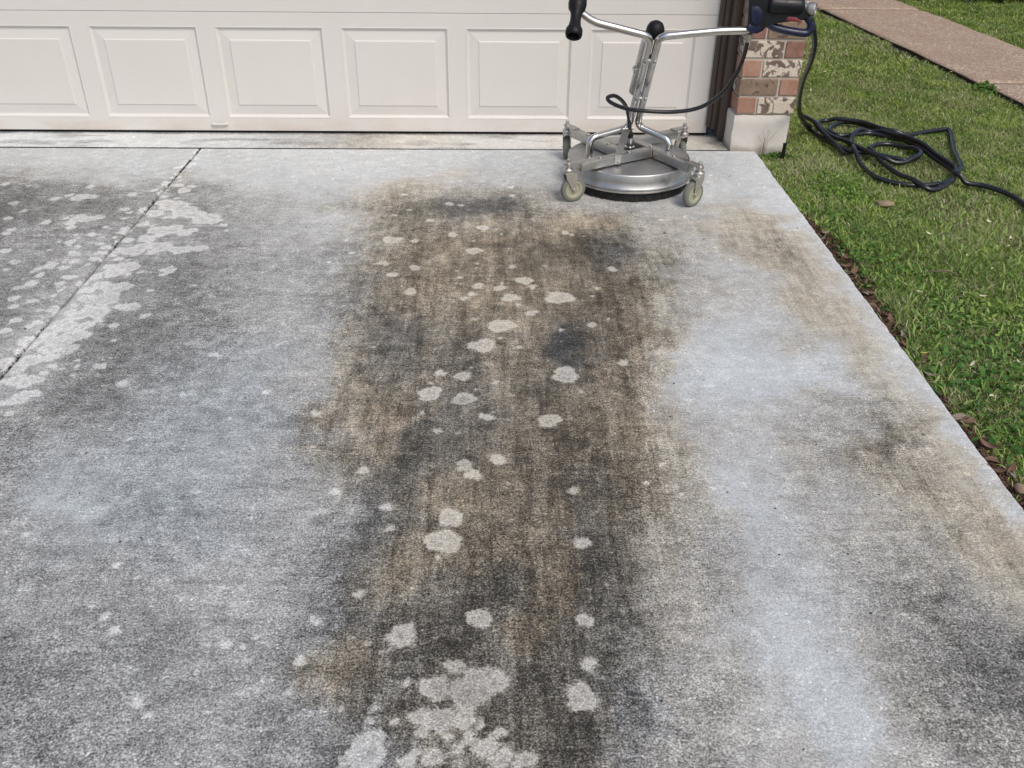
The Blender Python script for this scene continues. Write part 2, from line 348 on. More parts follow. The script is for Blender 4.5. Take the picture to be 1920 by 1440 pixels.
# ------------------------------------------------------------ stains of the slab, in metres (surveyed 4 cm grid + round lichen growths)
STAIN_X0,STAIN_Y0,STAIN_STEP=-2.6,-3.84,0.04
TONE=[
[124,124,124,124,124,124,124,124,124,124,124,124,124,124,124,124,124,124,124,124,124,124,124,124,124,124,124,124,124,124,124,124,124,124,124,124,124,124,124,124,124,124,124,124,124,126,127,130,133,137,142,147,151,152,147,142,135,127,119,110,106,103,97,92,91,90,92,96,108,126,140,146,153,160,168,176,183,188,192,186,174,166,160,155,150,145,144,144,144,144,144,144,144,144,144,144,144,144],
[124,124,124,124,124,124,124,124,124,124,124,124,124,124,124,124,124,124,124,124,124,124,124,124,124,124,124,124,124,124,124,124,124,124,124,124,124,124,124,124,124,124,124,124,125,127,128,132,135,139,144,148,153,151,146,140,133,126,118,110,106,102,97,92,91,90,92,96,106,124,139,145,151,159,166,174,182,187,191,189,178,168,163,157,153,148,144,144,144,144,144,144,144,144,144,144,144,144],
[124,124,124,124,124,124,124,124,124,124,124,124,124,124,124,124,124,124,124,124,124,124,124,124,124,124,124,124,124,124,124,124,124,124,124,124,124,124,124,124,124,125,125,125,126,128,130,134,137,141,146,150,154,150,145,139,132,125,117,110,106,102,97,92,91,90,92,96,105,122,138,144,150,157,165,172,179,185,190,192,183,171,165,160,155,151,146,145,145,144,144,144,144,144,144,144,144,144],
[124,124,124,124,124,124,124,124,124,124,124,124,124,124,124,124,124,124,124,124,124,124,124,124,124,124,124,124,124,124,124,124,124,124,124,124,124,124,124,125,125,125,126,126,128,130,133,136,139,144,148,152,154,149,144,138,131,124,116,109,105,102,97,92,91,90,92,95,103,120,137,143,149,156,163,170,178,184,189,192,186,176,168,163,159,154,149,146,145,145,144,144,144,144,144,144,144,144],
[124,124,124,124,124,124,124,124,124,124,124,124,124,124,124,124,124,124,124,124,124,124,124,124,124,124,124,124,124,124,124,124,124,124,124,124,124,124,125,125,126,126,127,129,130,132,135,138,142,146,149,153,153,148,143,136,130,122,115,109,105,101,96,92,91,90,91,95,102,118,135,142,148,154,161,168,176,183,187,192,190,181,170,166,162,158,153,148,147,146,145,145,144,144,144,144,144,144],
[124,124,124,124,124,124,124,124,124,124,124,124,124,124,124,124,124,124,124,124,124,124,124,124,124,124,124,124,124,124,124,124,124,124,125,125,125,125,126,127,127,128,129,130,131,134,136,140,143,147,151,155,152,147,142,135,127,119,111,105,103,103,104,101,93,88,88,91,96,112,129,140,147,151,158,168,176,181,188,194,194,185,174,165,157,150,145,139,134,133,131,130,129,129,129,128,128,128],
[125,125,125,125,125,125,125,125,125,125,125,125,125,125,125,125,125,125,125,125,125,125,125,125,125,125,125,125,125,125,125,125,126,126,126,126,126,127,128,129,130,131,132,133,134,136,138,142,146,149,152,155,151,147,140,133,124,114,107,101,101,105,112,107,93,85,84,86,91,105,122,136,144,148,155,165,175,183,190,196,197,190,176,163,152,144,141,135,127,124,122,121,119,119,118,118,118,118],
[126,126,126,126,126,126,126,126,126,126,126,126,126,127,127,127,127,127,127,127,127,127,127,127,127,127,127,127,127,127,127,127,127,127,127,127,128,129,130,131,132,133,136,138,139,140,142,145,149,151,154,154,150,146,139,132,122,112,106,99,97,95,97,94,87,83,83,83,87,98,113,132,141,146,153,163,172,183,192,198,198,195,180,162,150,139,137,133,125,119,117,115,113,112,111,111,111,111],
[124,124,124,124,124,124,124,124,124,124,124,124,124,124,124,124,124,124,124,124,124,124,123,123,123,123,123,123,123,123,123,123,123,124,124,124,125,126,127,128,129,132,136,140,142,144,146,147,148,150,152,152,149,146,140,134,128,118,106,100,96,94,93,91,86,83,83,83,85,97,111,130,141,146,153,161,171,183,192,198,197,193,181,165,151,138,129,125,124,121,119,116,114,113,112,111,111,111],
[119,119,119,119,119,118,118,118,118,118,118,118,118,118,118,118,118,118,118,118,118,118,118,118,118,118,118,118,118,118,118,118,118,118,119,119,120,121,122,123,124,131,137,142,145,149,147,145,145,148,151,150,149,146,142,140,141,128,108,102,97,94,91,88,85,84,83,83,84,95,110,128,141,147,153,160,169,183,193,198,196,190,179,166,152,139,126,116,120,122,122,119,117,115,114,114,113,113],
[121,121,121,121,121,121,121,121,121,121,121,121,121,121,121,121,121,121,121,121,121,121,121,121,121,121,121,121,121,122,122,122,122,122,123,123,124,125,126,128,131,136,142,145,148,150,148,146,148,151,153,151,150,146,140,137,134,120,105,97,90,88,86,84,83,86,89,84,84,93,111,128,140,149,157,165,176,188,194,197,194,186,176,166,155,142,130,119,125,130,132,131,128,126,125,124,124,124],
[126,126,126,126,126,126,126,126,126,126,126,126,126,126,126,126,126,126,126,126,126,126,126,126,126,126,126,126,127,127,127,127,127,127,128,129,129,130,131,132,137,141,145,148,151,151,149,147,150,154,155,153,150,145,138,131,124,112,101,92,84,83,83,82,82,88,95,85,84,91,110,129,139,149,159,168,180,191,195,197,194,184,172,164,157,144,132,120,126,136,140,141,139,138,136,135,135,134],
[132,132,132,132,132,132,132,132,132,133,133,133,133,133,133,133,133,133,133,133,133,133,133,133,133,133,133,133,133,133,133,134,134,134,135,135,136,137,138,140,143,146,148,150,152,151,150,150,153,156,155,153,151,143,135,126,115,108,103,95,88,84,83,83,83,92,102,87,85,92,109,127,141,149,157,166,176,185,193,196,194,187,175,164,154,142,129,117,126,139,147,154,153,151,150,149,148,148],
[139,139,139,139,139,139,139,139,139,139,139,139,139,139,139,139,139,139,139,139,139,139,139,140,140,140,140,140,140,140,140,140,140,141,141,142,142,143,144,146,147,149,150,151,151,152,152,153,155,158,156,153,150,141,132,119,106,107,106,99,91,86,83,83,84,96,109,89,87,92,108,125,142,150,157,164,172,180,189,195,193,188,179,166,153,140,127,113,122,141,151,160,165,163,162,161,160,160],
[146,146,146,146,146,146,146,146,146,146,146,146,146,146,146,146,146,146,146,146,146,146,146,146,146,146,147,147,147,147,147,147,147,148,148,149,149,150,150,150,150,151,151,151,152,153,153,155,157,159,156,154,150,141,133,119,111,113,114,109,104,96,87,86,85,96,105,88,86,88,105,122,140,147,149,152,164,172,183,192,191,186,178,166,154,142,129,118,125,142,154,164,170,169,168,167,167,166],
[153,153,153,153,153,153,153,153,153,153,153,153,153,153,153,153,153,153,153,153,153,153,153,153,153,153,153,153,153,154,154,154,154,154,155,155,155,156,155,153,152,152,152,152,153,154,155,157,159,159,157,155,150,142,134,116,117,120,122,120,117,105,92,89,87,96,101,89,85,85,101,120,138,145,149,153,157,164,176,187,187,183,176,166,155,144,133,121,129,145,156,167,173,174,173,172,172,171],
[152,152,152,152,152,152,152,152,152,152,152,152,152,152,152,152,152,152,152,152,152,152,152,152,152,152,152,152,152,152,152,152,152,152,153,153,153,153,153,154,153,153,152,152,152,152,154,156,159,158,157,155,148,140,128,109,118,121,124,124,117,105,97,93,93,98,99,91,84,84,99,120,139,146,151,153,155,161,172,184,177,182,178,168,158,151,143,138,139,148,157,165,171,174,174,173,173,173],
[149,149,149,149,149,149,149,149,149,149,149,149,149,149,149,149,149,149,149,149,149,149,149,149,149,149,149,149,149,149,149,150,150,150,150,150,150,152,153,155,155,154,153,152,151,150,153,156,159,158,157,155,146,138,123,111,119,121,127,128,116,106,101,96,98,101,96,91,83,83,96,120,141,147,153,154,154,158,169,181,183,181,179,170,161,155,151,148,151,155,159,165,170,173,175,174,174,174],
[150,150,150,150,150,150,150,150,150,150,150,150,150,150,150,150,150,150,150,150,150,150,150,150,150,150,150,150,150,150,150,150,150,150,150,150,151,154,156,159,158,156,155,153,151,150,153,157,159,158,157,155,148,142,127,118,117,117,125,128,118,109,104,98,99,101,98,92,83,83,96,117,138,145,151,155,156,159,170,182,184,181,178,172,166,160,156,152,153,155,158,162,167,173,178,178,177,177],
[150,150,150,150,150,150,150,150,150,150,150,150,150,150,150,150,150,150,150,150,150,150,150,150,150,150,150,151,151,151,151,151,151,151,151,151,153,157,161,162,161,160,157,153,150,150,154,157,159,158,157,155,151,147,132,119,112,113,124,129,120,112,106,100,100,102,99,93,84,82,96,115,134,143,150,155,157,159,171,182,186,182,177,173,168,164,160,156,156,157,159,161,165,171,177,181,181,180],
[152,152,152,152,152,152,152,152,152,152,152,152,152,152,152,152,152,152,152,152,152,152,152,152,152,152,152,152,152,152,152,152,152,152,152,153,158,163,168,166,165,163,158,153,149,151,155,158,158,158,157,156,154,151,137,122,107,112,123,129,123,117,111,103,102,103,101,94,83,82,96,113,130,141,149,156,160,163,172,183,188,183,176,173,169,167,164,161,160,160,160,161,163,169,179,186,186,186],
[154,154,154,154,154,154,154,154,154,154,154,154,154,154,154,154,154,154,154,154,154,154,154,154,154,154,154,154,154,154,154,154,154,155,155,159,167,175,178,174,171,165,158,151,151,154,156,158,158,157,158,158,159,155,145,132,108,112,121,128,127,124,119,111,106,106,104,96,82,83,96,111,126,138,148,157,163,169,177,185,190,184,176,173,169,167,166,165,164,164,164,162,161,166,180,190,193,193],
[157,157,157,157,157,157,157,157,157,157,157,157,157,157,157,157,157,157,157,157,157,157,157,157,157,157,157,157,157,157,157,157,157,157,157,168,178,187,185,181,174,165,156,152,154,156,157,157,157,157,159,161,163,160,155,139,112,112,119,127,132,130,128,119,110,108,107,99,82,83,96,109,123,136,147,158,166,174,182,188,193,186,177,172,169,167,167,168,168,168,167,166,163,160,177,192,198,198],
[155,155,155,155,155,155,155,155,155,155,155,155,155,155,155,155,155,155,155,155,155,155,155,155,155,155,155,155,155,155,155,155,155,155,160,169,179,183,179,176,169,162,155,154,156,159,161,160,159,158,159,161,162,159,153,136,115,111,111,119,126,127,126,120,113,111,106,99,82,82,94,107,120,134,147,159,168,177,183,189,191,185,175,170,168,166,165,165,164,162,161,163,164,167,178,191,196,198],
[153,153,153,153,153,153,153,153,153,153,153,153,153,153,153,153,153,153,152,152,152,152,152,152,152,152,152,152,152,152,152,152,153,153,161,170,177,176,173,171,165,160,154,156,160,163,164,162,160,159,159,160,159,157,150,133,117,109,102,111,122,123,124,122,116,113,106,98,83,82,91,104,118,131,146,160,170,180,185,189,192,184,173,169,167,165,164,162,160,155,152,154,162,168,180,192,195,198],
[150,150,150,150,150,150,150,149,149,149,149,149,149,149,149,149,149,149,149,149,149,149,149,149,149,149,149,149,149,149,149,149,149,153,161,169,171,170,168,166,162,158,155,158,162,166,166,164,161,159,158,157,155,153,143,130,118,103,93,105,116,118,121,122,118,114,106,98,86,83,90,103,115,129,144,159,170,179,185,188,192,184,174,168,166,164,163,160,156,150,146,149,159,169,182,192,196,198],
[145,145,145,145,145,145,145,145,145,145,145,145,145,145,145,145,145,145,145,145,145,145,145,145,145,145,145,145,145,145,145,145,145,151,159,165,165,164,164,162,160,157,156,160,164,168,167,164,161,159,155,151,147,143,135,126,120,103,94,99,108,112,116,121,118,114,108,99,90,87,90,102,113,126,141,155,165,175,181,185,188,183,175,168,166,164,162,158,151,144,144,148,157,169,183,193,197,198],
[141,141,141,141,141,141,141,141,141,141,141,141,141,141,141,141,141,141,141,141,141,141,141,141,141,141,141,141,141,141,141,141,143,150,156,159,160,160,160,159,158,157,157,161,165,169,168,165,162,158,151,144,138,133,127,124,124,113,95,90,99,105,112,119,117,115,109,101,93,92,90,102,111,124,139,150,161,171,176,181,184,181,175,169,166,163,161,158,148,137,135,139,153,167,183,194,198,199],
[138,138,138,138,138,138,138,138,138,138,138,138,138,138,138,138,138,138,138,138,138,138,138,138,138,138,138,138,138,138,138,138,142,147,153,153,154,155,156,156,156,156,158,162,165,169,167,164,161,156,147,139,133,128,124,125,127,117,90,83,94,100,107,115,116,115,109,101,94,94,92,102,110,122,136,149,159,169,175,178,182,181,175,170,166,164,161,159,150,139,129,132,148,166,183,193,199,199],
[136,136,136,136,136,136,136,136,136,136,136,136,136,136,136,136,136,136,136,136,136,136,136,136,136,136,136,136,136,136,136,137,140,144,146,147,149,150,152,153,154,155,158,161,165,167,165,162,159,153,144,136,131,126,124,126,128,124,106,92,93,94,101,109,113,115,109,101,95,96,94,102,109,119,134,148,159,168,175,178,181,181,177,172,167,164,161,158,153,144,132,126,143,164,182,194,198,199],
[135,135,135,135,135,135,135,135,135,135,135,135,135,135,135,135,135,135,135,135,135,135,135,135,135,135,135,135,135,135,135,136,137,139,140,142,144,146,148,150,153,155,158,161,164,165,162,160,158,150,141,133,128,124,125,127,130,132,115,95,91,88,95,103,110,115,108,101,96,97,96,103,108,116,132,148,158,168,176,178,180,181,178,173,169,165,162,159,155,148,140,129,141,159,181,195,198,199],
[139,139,139,139,139,139,139,139,139,139,139,139,139,139,139,139,139,139,139,139,139,139,139,139,139,139,139,139,139,139,139,140,139,137,137,139,141,143,146,149,152,155,158,161,164,164,162,160,158,151,143,135,129,126,127,127,130,133,117,97,92,87,92,101,111,114,107,100,96,98,99,104,108,114,130,148,159,170,178,181,183,183,182,178,174,169,164,160,157,152,146,133,146,160,179,195,200,200],
[147,147,147,147,147,147,147,147,147,147,147,147,147,147,147,147,147,147,147,147,147,147,147,147,147,147,147,147,147,147,147,147,142,134,136,137,139,142,146,149,152,155,158,161,163,164,164,162,159,154,148,139,131,129,128,128,129,131,116,102,95,87,91,102,112,113,105,99,97,99,100,105,109,114,129,148,162,174,182,185,187,187,187,184,181,175,169,164,159,155,151,146,149,163,177,194,201,202],
[154,154,154,154,154,154,154,154,154,154,154,154,154,154,154,154,154,154,154,154,154,154,154,154,154,154,154,154,154,154,154,152,140,133,134,135,137,141,145,149,152,155,158,161,163,164,166,164,161,157,152,142,134,131,129,128,128,127,116,106,97,88,91,102,115,111,104,98,98,99,102,106,110,115,128,147,164,177,185,188,191,191,191,189,187,181,174,167,162,158,153,153,144,165,178,193,202,203],
[160,160,160,160,160,160,160,160,160,160,160,160,160,160,160,160,160,160,160,160,160,160,160,160,160,160,160,160,160,160,160,151,136,133,133,134,137,141,145,149,152,155,158,161,163,165,167,165,163,161,155,144,137,133,129,126,125,123,116,109,100,89,90,102,117,110,103,97,98,99,102,106,110,116,126,146,165,180,188,191,193,194,194,193,192,187,181,173,167,161,157,157,155,166,180,192,203,204],
[163,163,163,163,163,163,163,163,163,163,163,163,163,163,163,163,163,163,163,163,163,163,163,163,163,163,163,163,163,163,162,150,139,136,133,134,138,141,145,148,151,155,158,160,163,165,166,165,164,163,157,148,140,134,127,121,120,118,115,111,103,90,87,100,117,111,104,98,97,97,99,103,109,115,126,145,165,181,190,193,195,197,197,197,196,193,190,184,175,166,164,163,165,168,182,193,200,204],
[159,159,159,159,159,159,159,159,159,159,159,159,159,159,159,159,159,159,159,159,159,159,159,159,159,159,159,159,159,159,153,143,135,129,125,128,131,134,138,141,144,147,150,153,156,165,166,166,167,166,162,154,144,135,124,115,114,114,114,114,106,91,85,99,118,112,106,100,97,95,96,101,107,114,125,144,164,182,191,195,198,199,199,200,199,197,195,193,184,174,169,168,170,175,183,194,200,204],
[161,161,161,161,161,161,161,161,161,161,161,161,161,161,161,161,161,161,161,161,161,161,161,161,161,161,161,161,161,161,153,145,136,127,126,128,131,134,137,140,143,146,150,153,163,165,166,168,170,170,168,161,149,135,121,109,109,110,113,117,108,92,84,97,117,113,107,101,97,92,92,99,105,113,125,143,162,182,192,196,200,201,202,203,203,201,199,197,192,182,173,173,174,180,186,194,203,204],
[164,164,164,164,164,164,164,164,164,164,164,164,164,164,164,164,164,164,164,164,164,164,164,164,164,164,164,164,164,162,156,147,137,128,127,128,130,133,136,139,142,146,149,153,163,165,166,168,170,169,166,158,147,133,118,106,105,107,112,118,110,94,86,99,118,116,110,105,98,88,85,94,102,110,121,140,159,180,191,195,199,201,202,202,203,202,200,199,195,188,177,177,178,181,188,193,201,204],
[167,167,167,167,167,167,167,167,167,167,167,167,167,167,167,167,167,167,167,167,167,167,167,167,167,167,167,167,168,165,158,148,138,130,126,127,130,132,135,138,141,145,149,152,162,164,166,167,168,164,160,152,143,130,115,102,102,103,110,117,112,97,91,102,119,120,114,109,99,81,74,88,97,105,117,137,155,177,191,195,199,200,201,201,201,200,198,197,195,192,184,181,180,182,188,194,200,204],
[169,169,169,169,169,169,169,169,169,169,169,169,169,169,169,169,169,169,169,169,169,169,169,169,169,169,169,171,171,169,160,149,139,130,124,126,129,131,134,136,140,144,148,152,162,163,165,167,165,160,156,148,140,127,111,98,97,100,108,117,114,100,95,106,120,124,118,114,102,74,62,82,93,101,112,135,153,178,193,197,200,200,200,200,199,197,193,191,191,191,188,185,182,184,187,195,200,204],
[172,172,172,172,172,172,172,172,172,172,172,172,172,172,172,172,172,172,172,172,172,172,172,172,172,172,173,174,175,171,161,150,139,127,123,125,128,130,132,135,140,144,148,159,161,163,165,167,163,158,153,146,138,125,108,92,90,95,107,117,116,103,99,109,121,128,122,118,105,71,53,75,88,97,108,132,148,173,192,196,199,200,199,199,198,194,187,181,182,187,190,188,186,185,188,194,202,203],
[161,161,161,161,161,161,161,161,161,161,162,162,162,162,162,162,162,162,162,162,162,162,162,162,162,163,168,173,176,169,161,152,139,127,125,125,126,128,131,135,139,143,148,159,161,163,166,166,162,158,153,145,137,122,107,91,88,95,107,117,117,107,103,111,121,129,125,122,111,80,56,75,86,94,105,128,141,162,182,191,194,196,197,197,196,193,187,179,178,183,187,188,186,185,189,194,200,204],
[149,149,149,149,149,150,150,150,150,150,150,150,150,150,150,150,150,150,150,150,150,150,150,150,150,157,166,174,173,168,163,152,139,129,126,123,124,127,130,134,138,143,148,158,161,164,167,166,162,159,153,144,135,120,106,94,91,98,109,119,118,110,107,113,121,129,128,126,117,93,69,79,86,93,104,125,138,156,173,185,191,193,194,194,195,193,190,184,182,183,185,186,185,183,189,194,199,203],
[138,138,138,138,138,138,138,138,138,138,138,138,138,138,138,138,138,139,139,139,139,139,139,139,141,154,167,173,172,170,166,153,139,130,124,119,122,125,129,133,138,143,148,158,162,165,168,166,163,160,153,143,133,119,106,97,96,101,111,120,120,114,111,114,121,128,131,129,122,105,82,84,87,91,104,121,136,152,167,180,188,190,191,192,193,192,189,186,184,183,183,183,183,181,187,195,200,202],
[131,131,131,131,131,131,131,131,131,131,131,131,131,131,131,131,131,131,131,131,131,131,131,131,140,155,170,171,171,172,165,152,139,132,124,120,122,125,129,133,138,143,155,159,163,166,169,167,164,161,152,142,131,118,107,97,99,104,113,121,122,118,114,116,122,128,133,131,126,113,93,88,88,88,103,118,134,148,162,174,185,186,188,189,190,189,187,185,182,181,179,179,179,180,185,194,201,202],
[129,129,129,129,129,129,129,129,129,129,129,129,129,129,129,129,129,129,129,129,129,129,129,130,143,157,165,168,170,173,163,153,144,136,127,123,124,126,130,134,138,143,154,158,162,166,168,167,164,159,150,141,130,119,108,95,102,108,115,122,123,121,118,120,124,127,131,129,126,117,100,92,89,86,98,114,130,144,159,169,179,182,184,186,187,187,186,184,181,179,177,177,178,180,185,194,199,202],
[127,127,127,127,127,127,127,127,127,127,127,127,127,127,127,127,127,127,127,127,127,127,127,133,145,158,163,167,171,170,163,155,148,139,130,124,125,127,130,134,138,142,153,157,161,164,166,167,163,157,149,141,130,119,109,98,105,111,117,122,125,124,122,123,125,127,129,128,126,120,105,95,90,86,93,109,126,140,156,165,173,177,180,183,184,184,184,183,180,177,174,174,175,177,187,196,199,201],
[124,124,124,124,124,125,125,125,125,125,125,125,125,125,125,125,125,125,125,125,125,125,125,136,146,156,161,167,172,170,164,159,152,142,132,124,126,128,130,134,137,141,152,155,159,162,164,166,161,154,148,140,130,120,113,107,109,114,118,123,126,128,127,126,126,127,127,127,127,122,109,98,92,85,88,105,122,137,153,162,167,172,175,178,180,181,182,182,178,175,171,172,173,175,186,196,199,201],
[125,125,125,125,125,125,125,125,125,125,125,125,125,125,125,125,125,125,125,125,125,125,129,138,147,154,160,166,171,169,164,158,150,140,131,125,126,128,131,134,137,148,151,155,158,161,163,164,158,152,147,139,130,121,117,114,112,116,120,124,128,129,128,128,127,126,126,126,126,123,112,102,95,88,85,102,119,134,151,161,165,168,172,176,178,179,180,181,178,174,170,170,172,175,183,195,201,201],
[125,125,125,125,125,125,125,125,125,125,125,125,125,125,125,125,125,125,125,125,125,125,132,140,147,152,158,165,169,168,162,155,145,137,129,126,126,129,132,135,139,149,152,155,158,161,162,160,156,151,146,139,131,123,119,116,115,118,121,124,128,129,128,127,126,125,125,125,125,123,114,105,99,92,88,101,117,132,149,161,166,169,172,176,178,179,180,182,180,176,172,170,174,178,183,194,201,202],
[126,126,126,126,126,126,126,126,126,126,126,126,126,126,126,126,126,126,126,126,126,128,134,140,145,150,157,165,169,166,158,150,142,135,128,126,127,130,133,136,140,150,153,156,159,160,160,158,154,151,145,139,132,125,122,118,116,119,122,125,128,129,128,127,126,125,125,125,125,124,116,109,103,97,91,101,115,130,146,160,166,169,172,175,178,180,181,182,181,177,174,170,173,180,186,194,201,202],
[127,127,127,127,127,127,127,127,127,127,127,127,127,127,127,127,127,127,127,127,127,130,134,139,142,149,157,164,171,163,155,146,139,134,129,125,127,131,134,137,141,151,154,157,160,160,158,156,153,150,145,139,133,127,124,120,118,121,123,126,129,129,128,126,125,124,124,124,124,123,118,112,106,101,96,100,114,128,144,158,166,170,173,176,178,180,181,182,183,179,175,171,172,181,188,194,201,203],
[129,129,129,129,129,129,129,129,129,129,129,129,129,129,129,129,129,129,128,128,129,133,136,139,142,150,157,165,168,160,151,143,138,134,129,126,129,132,135,139,149,151,154,157,160,159,157,155,153,151,145,140,134,129,125,121,119,121,123,125,128,128,127,125,124,122,122,122,122,122,117,112,107,102,98,99,113,126,141,155,164,170,173,175,178,180,181,182,183,180,176,173,169,179,188,195,200,203],
[131,131,131,131,131,131,131,131,131,131,131,131,131,131,131,131,131,131,131,131,133,135,138,141,145,151,158,165,164,156,149,142,139,135,131,130,131,134,137,140,149,152,155,157,159,158,157,156,154,151,146,141,135,130,125,121,119,119,120,123,125,126,126,124,121,118,117,117,117,117,112,107,103,99,95,95,109,124,138,151,161,168,172,175,178,180,181,182,181,179,175,173,171,177,187,195,199,203],
[133,133,133,133,133,133,133,133,133,133,133,133,133,133,133,133,133,133,133,134,136,138,140,142,147,154,160,165,161,154,147,143,139,136,133,132,132,135,138,140,150,152,155,157,158,157,157,156,155,152,147,143,137,131,125,121,118,116,118,121,123,124,125,122,118,113,113,113,113,113,108,103,98,95,92,90,106,122,136,148,159,166,170,174,177,179,181,182,180,178,174,171,172,176,185,194,199,202],
[136,136,136,136,136,136,136,136,136,135,135,135,135,135,135,135,135,135,135,136,138,141,145,149,156,162,166,168,160,153,146,143,141,138,135,134,134,136,139,141,150,153,155,156,157,157,157,157,156,152,148,144,138,132,125,121,117,114,115,118,121,123,124,120,115,109,108,108,108,108,104,98,93,91,88,86,103,119,134,145,157,164,169,174,176,179,181,182,179,176,172,169,171,175,182,193,200,202],
[137,137,137,137,137,137,137,137,137,137,137,137,137,137,137,137,137,137,137,139,140,142,145,148,154,158,162,162,156,151,146,144,142,140,137,135,135,137,140,149,151,153,155,155,156,157,158,158,156,153,149,146,139,132,125,121,116,111,113,116,119,121,123,118,112,105,104,104,104,104,100,94,88,86,84,83,98,116,132,143,154,161,167,173,176,178,180,182,179,175,170,166,169,174,179,192,200,202],
[140,140,140,140,140,140,140,140,140,140,140,140,140,140,140,140,140,140,141,143,144,145,145,147,151,154,157,156,153,149,146,144,141,139,137,135,136,138,140,150,153,156,157,158,159,160,160,161,158,155,151,147,140,133,127,123,118,106,114,118,119,120,121,117,111,105,104,104,103,102,98,93,87,84,83,82,93,114,131,142,152,160,166,171,174,176,177,178,176,171,167,164,166,173,181,191,198,202],
[144,144,144,144,144,144,144,144,144,144,144,144,144,144,144,144,144,144,147,150,151,152,151,151,152,154,155,153,151,149,146,143,140,138,137,136,137,138,141,152,156,159,160,161,161,162,163,163,160,156,152,148,141,134,128,125,120,101,115,120,120,120,119,115,111,106,105,104,102,101,97,92,87,83,82,79,85,110,130,142,151,158,164,170,174,174,174,174,173,168,163,160,162,169,181,192,197,202],
[141,141,141,141,141,141,141,141,141,141,141,141,141,141,141,141,141,143,145,147,148,148,148,148,149,151,151,151,151,149,146,143,139,137,137,136,137,139,143,154,158,161,162,163,164,165,165,165,161,157,153,149,142,136,130,127,124,116,121,122,120,119,118,114,110,107,105,104,102,100,96,92,87,83,82,80,83,108,129,142,150,157,163,169,173,173,172,171,170,165,160,156,159,165,180,192,198,201],
[137,137,137,137,137,137,137,137,137,138,138,138,138,138,138,138,138,139,140,141,142,143,144,146,148,149,150,151,152,149,145,142,138,137,137,137,137,140,152,156,161,164,165,165,166,167,168,167,163,159,155,150,143,137,131,129,127,125,124,123,121,118,116,112,110,108,106,104,101,99,95,91,87,83,83,83,89,109,128,142,149,156,162,168,173,172,170,169,167,162,158,153,156,162,178,193,199,201],
[130,130,130,131,131,131,131,131,131,131,131,131,131,131,131,131,132,133,135,137,140,145,149,154,156,156,155,153,153,149,147,145,141,141,140,139,139,143,154,159,164,166,167,168,169,170,171,169,166,162,158,153,146,138,132,130,129,127,126,126,124,121,119,117,115,113,111,109,106,103,101,97,93,88,88,93,99,114,130,144,151,156,162,168,173,172,170,168,166,162,158,154,157,164,177,193,202,202],
[124,124,124,125,125,125,125,125,125,125,125,125,125,125,125,125,127,129,132,134,138,142,147,151,152,153,152,151,151,150,150,148,146,144,143,142,142,146,157,161,166,167,169,170,171,173,174,172,169,166,163,157,148,139,133,131,129,128,128,129,128,127,126,125,124,122,119,117,114,112,111,108,104,100,99,104,110,121,134,148,155,160,164,168,172,173,171,169,167,165,163,161,163,173,184,194,201,203],
[119,119,119,119,119,119,119,119,119,119,119,119,119,119,119,120,123,126,128,131,134,137,139,141,143,145,147,149,150,152,154,152,150,148,146,144,145,149,160,164,167,169,171,173,174,176,177,176,173,170,168,160,150,140,134,132,130,129,131,132,133,133,133,133,133,131,128,124,121,121,121,118,114,111,109,113,119,127,139,151,159,163,166,169,172,173,172,170,168,167,167,167,168,180,191,196,201,204],
[113,113,113,113,113,113,113,113,113,113,113,113,113,114,114,116,119,123,127,131,135,139,141,143,144,145,147,149,152,155,158,156,153,151,148,146,148,158,162,166,169,171,173,175,177,179,181,179,177,175,172,163,152,141,134,132,131,130,133,136,138,140,141,142,143,140,136,132,129,130,131,128,125,122,119,122,128,134,144,154,163,167,169,171,172,173,173,171,170,168,170,172,174,185,195,199,202,204],
[109,109,109,109,109,109,109,109,109,109,109,109,109,109,110,114,118,123,129,137,146,152,154,154,151,149,148,150,154,159,161,158,155,153,150,147,150,161,164,168,170,173,175,177,180,182,183,182,181,179,177,166,153,141,135,133,131,132,136,142,149,155,158,159,158,152,146,142,139,142,145,143,139,136,132,132,137,142,149,158,166,171,172,173,173,174,174,172,170,169,171,175,179,188,197,203,204,205],
[106,106,106,107,107,107,107,107,107,107,107,107,107,107,109,113,117,122,129,136,143,147,147,146,144,144,144,148,154,160,160,157,153,151,150,149,152,162,166,169,172,175,177,181,183,186,186,185,183,180,176,163,150,138,132,129,126,125,126,129,134,138,142,143,143,139,141,145,150,158,165,167,163,157,150,146,147,150,155,161,169,173,174,175,176,176,176,175,173,172,174,179,184,190,198,205,205,205],
[104,104,104,104,104,104,104,104,104,104,104,104,104,105,109,112,116,119,123,127,129,130,130,131,134,137,141,147,154,161,159,155,151,150,150,151,154,164,167,171,174,178,183,187,191,193,194,193,190,186,179,164,149,137,130,125,121,117,115,114,116,117,118,120,121,120,126,135,143,151,158,162,162,159,155,152,153,156,160,165,171,175,177,178,179,180,179,178,177,176,177,183,188,193,199,204,206,206],
[102,102,102,102,102,102,102,102,102,102,102,102,102,104,108,111,114,118,121,124,124,123,122,126,130,134,140,148,156,161,157,153,149,149,150,153,162,165,168,170,172,174,177,179,182,184,183,181,177,172,166,153,141,131,125,120,115,109,104,101,102,102,103,104,104,103,112,124,133,139,145,151,155,155,155,155,158,161,164,169,173,177,179,180,181,182,183,182,181,179,179,186,192,195,200,204,206,206],
[101,101,101,101,101,101,101,101,100,100,100,100,101,104,107,111,114,117,120,121,120,118,118,122,127,132,140,149,158,160,155,151,148,150,152,154,163,166,168,169,170,171,172,173,174,175,172,168,165,161,155,144,134,127,120,114,109,101,93,88,88,88,87,88,88,88,100,117,131,138,145,152,158,160,161,163,165,167,170,173,176,179,180,182,183,185,185,185,184,183,182,188,193,198,203,204,206,206],
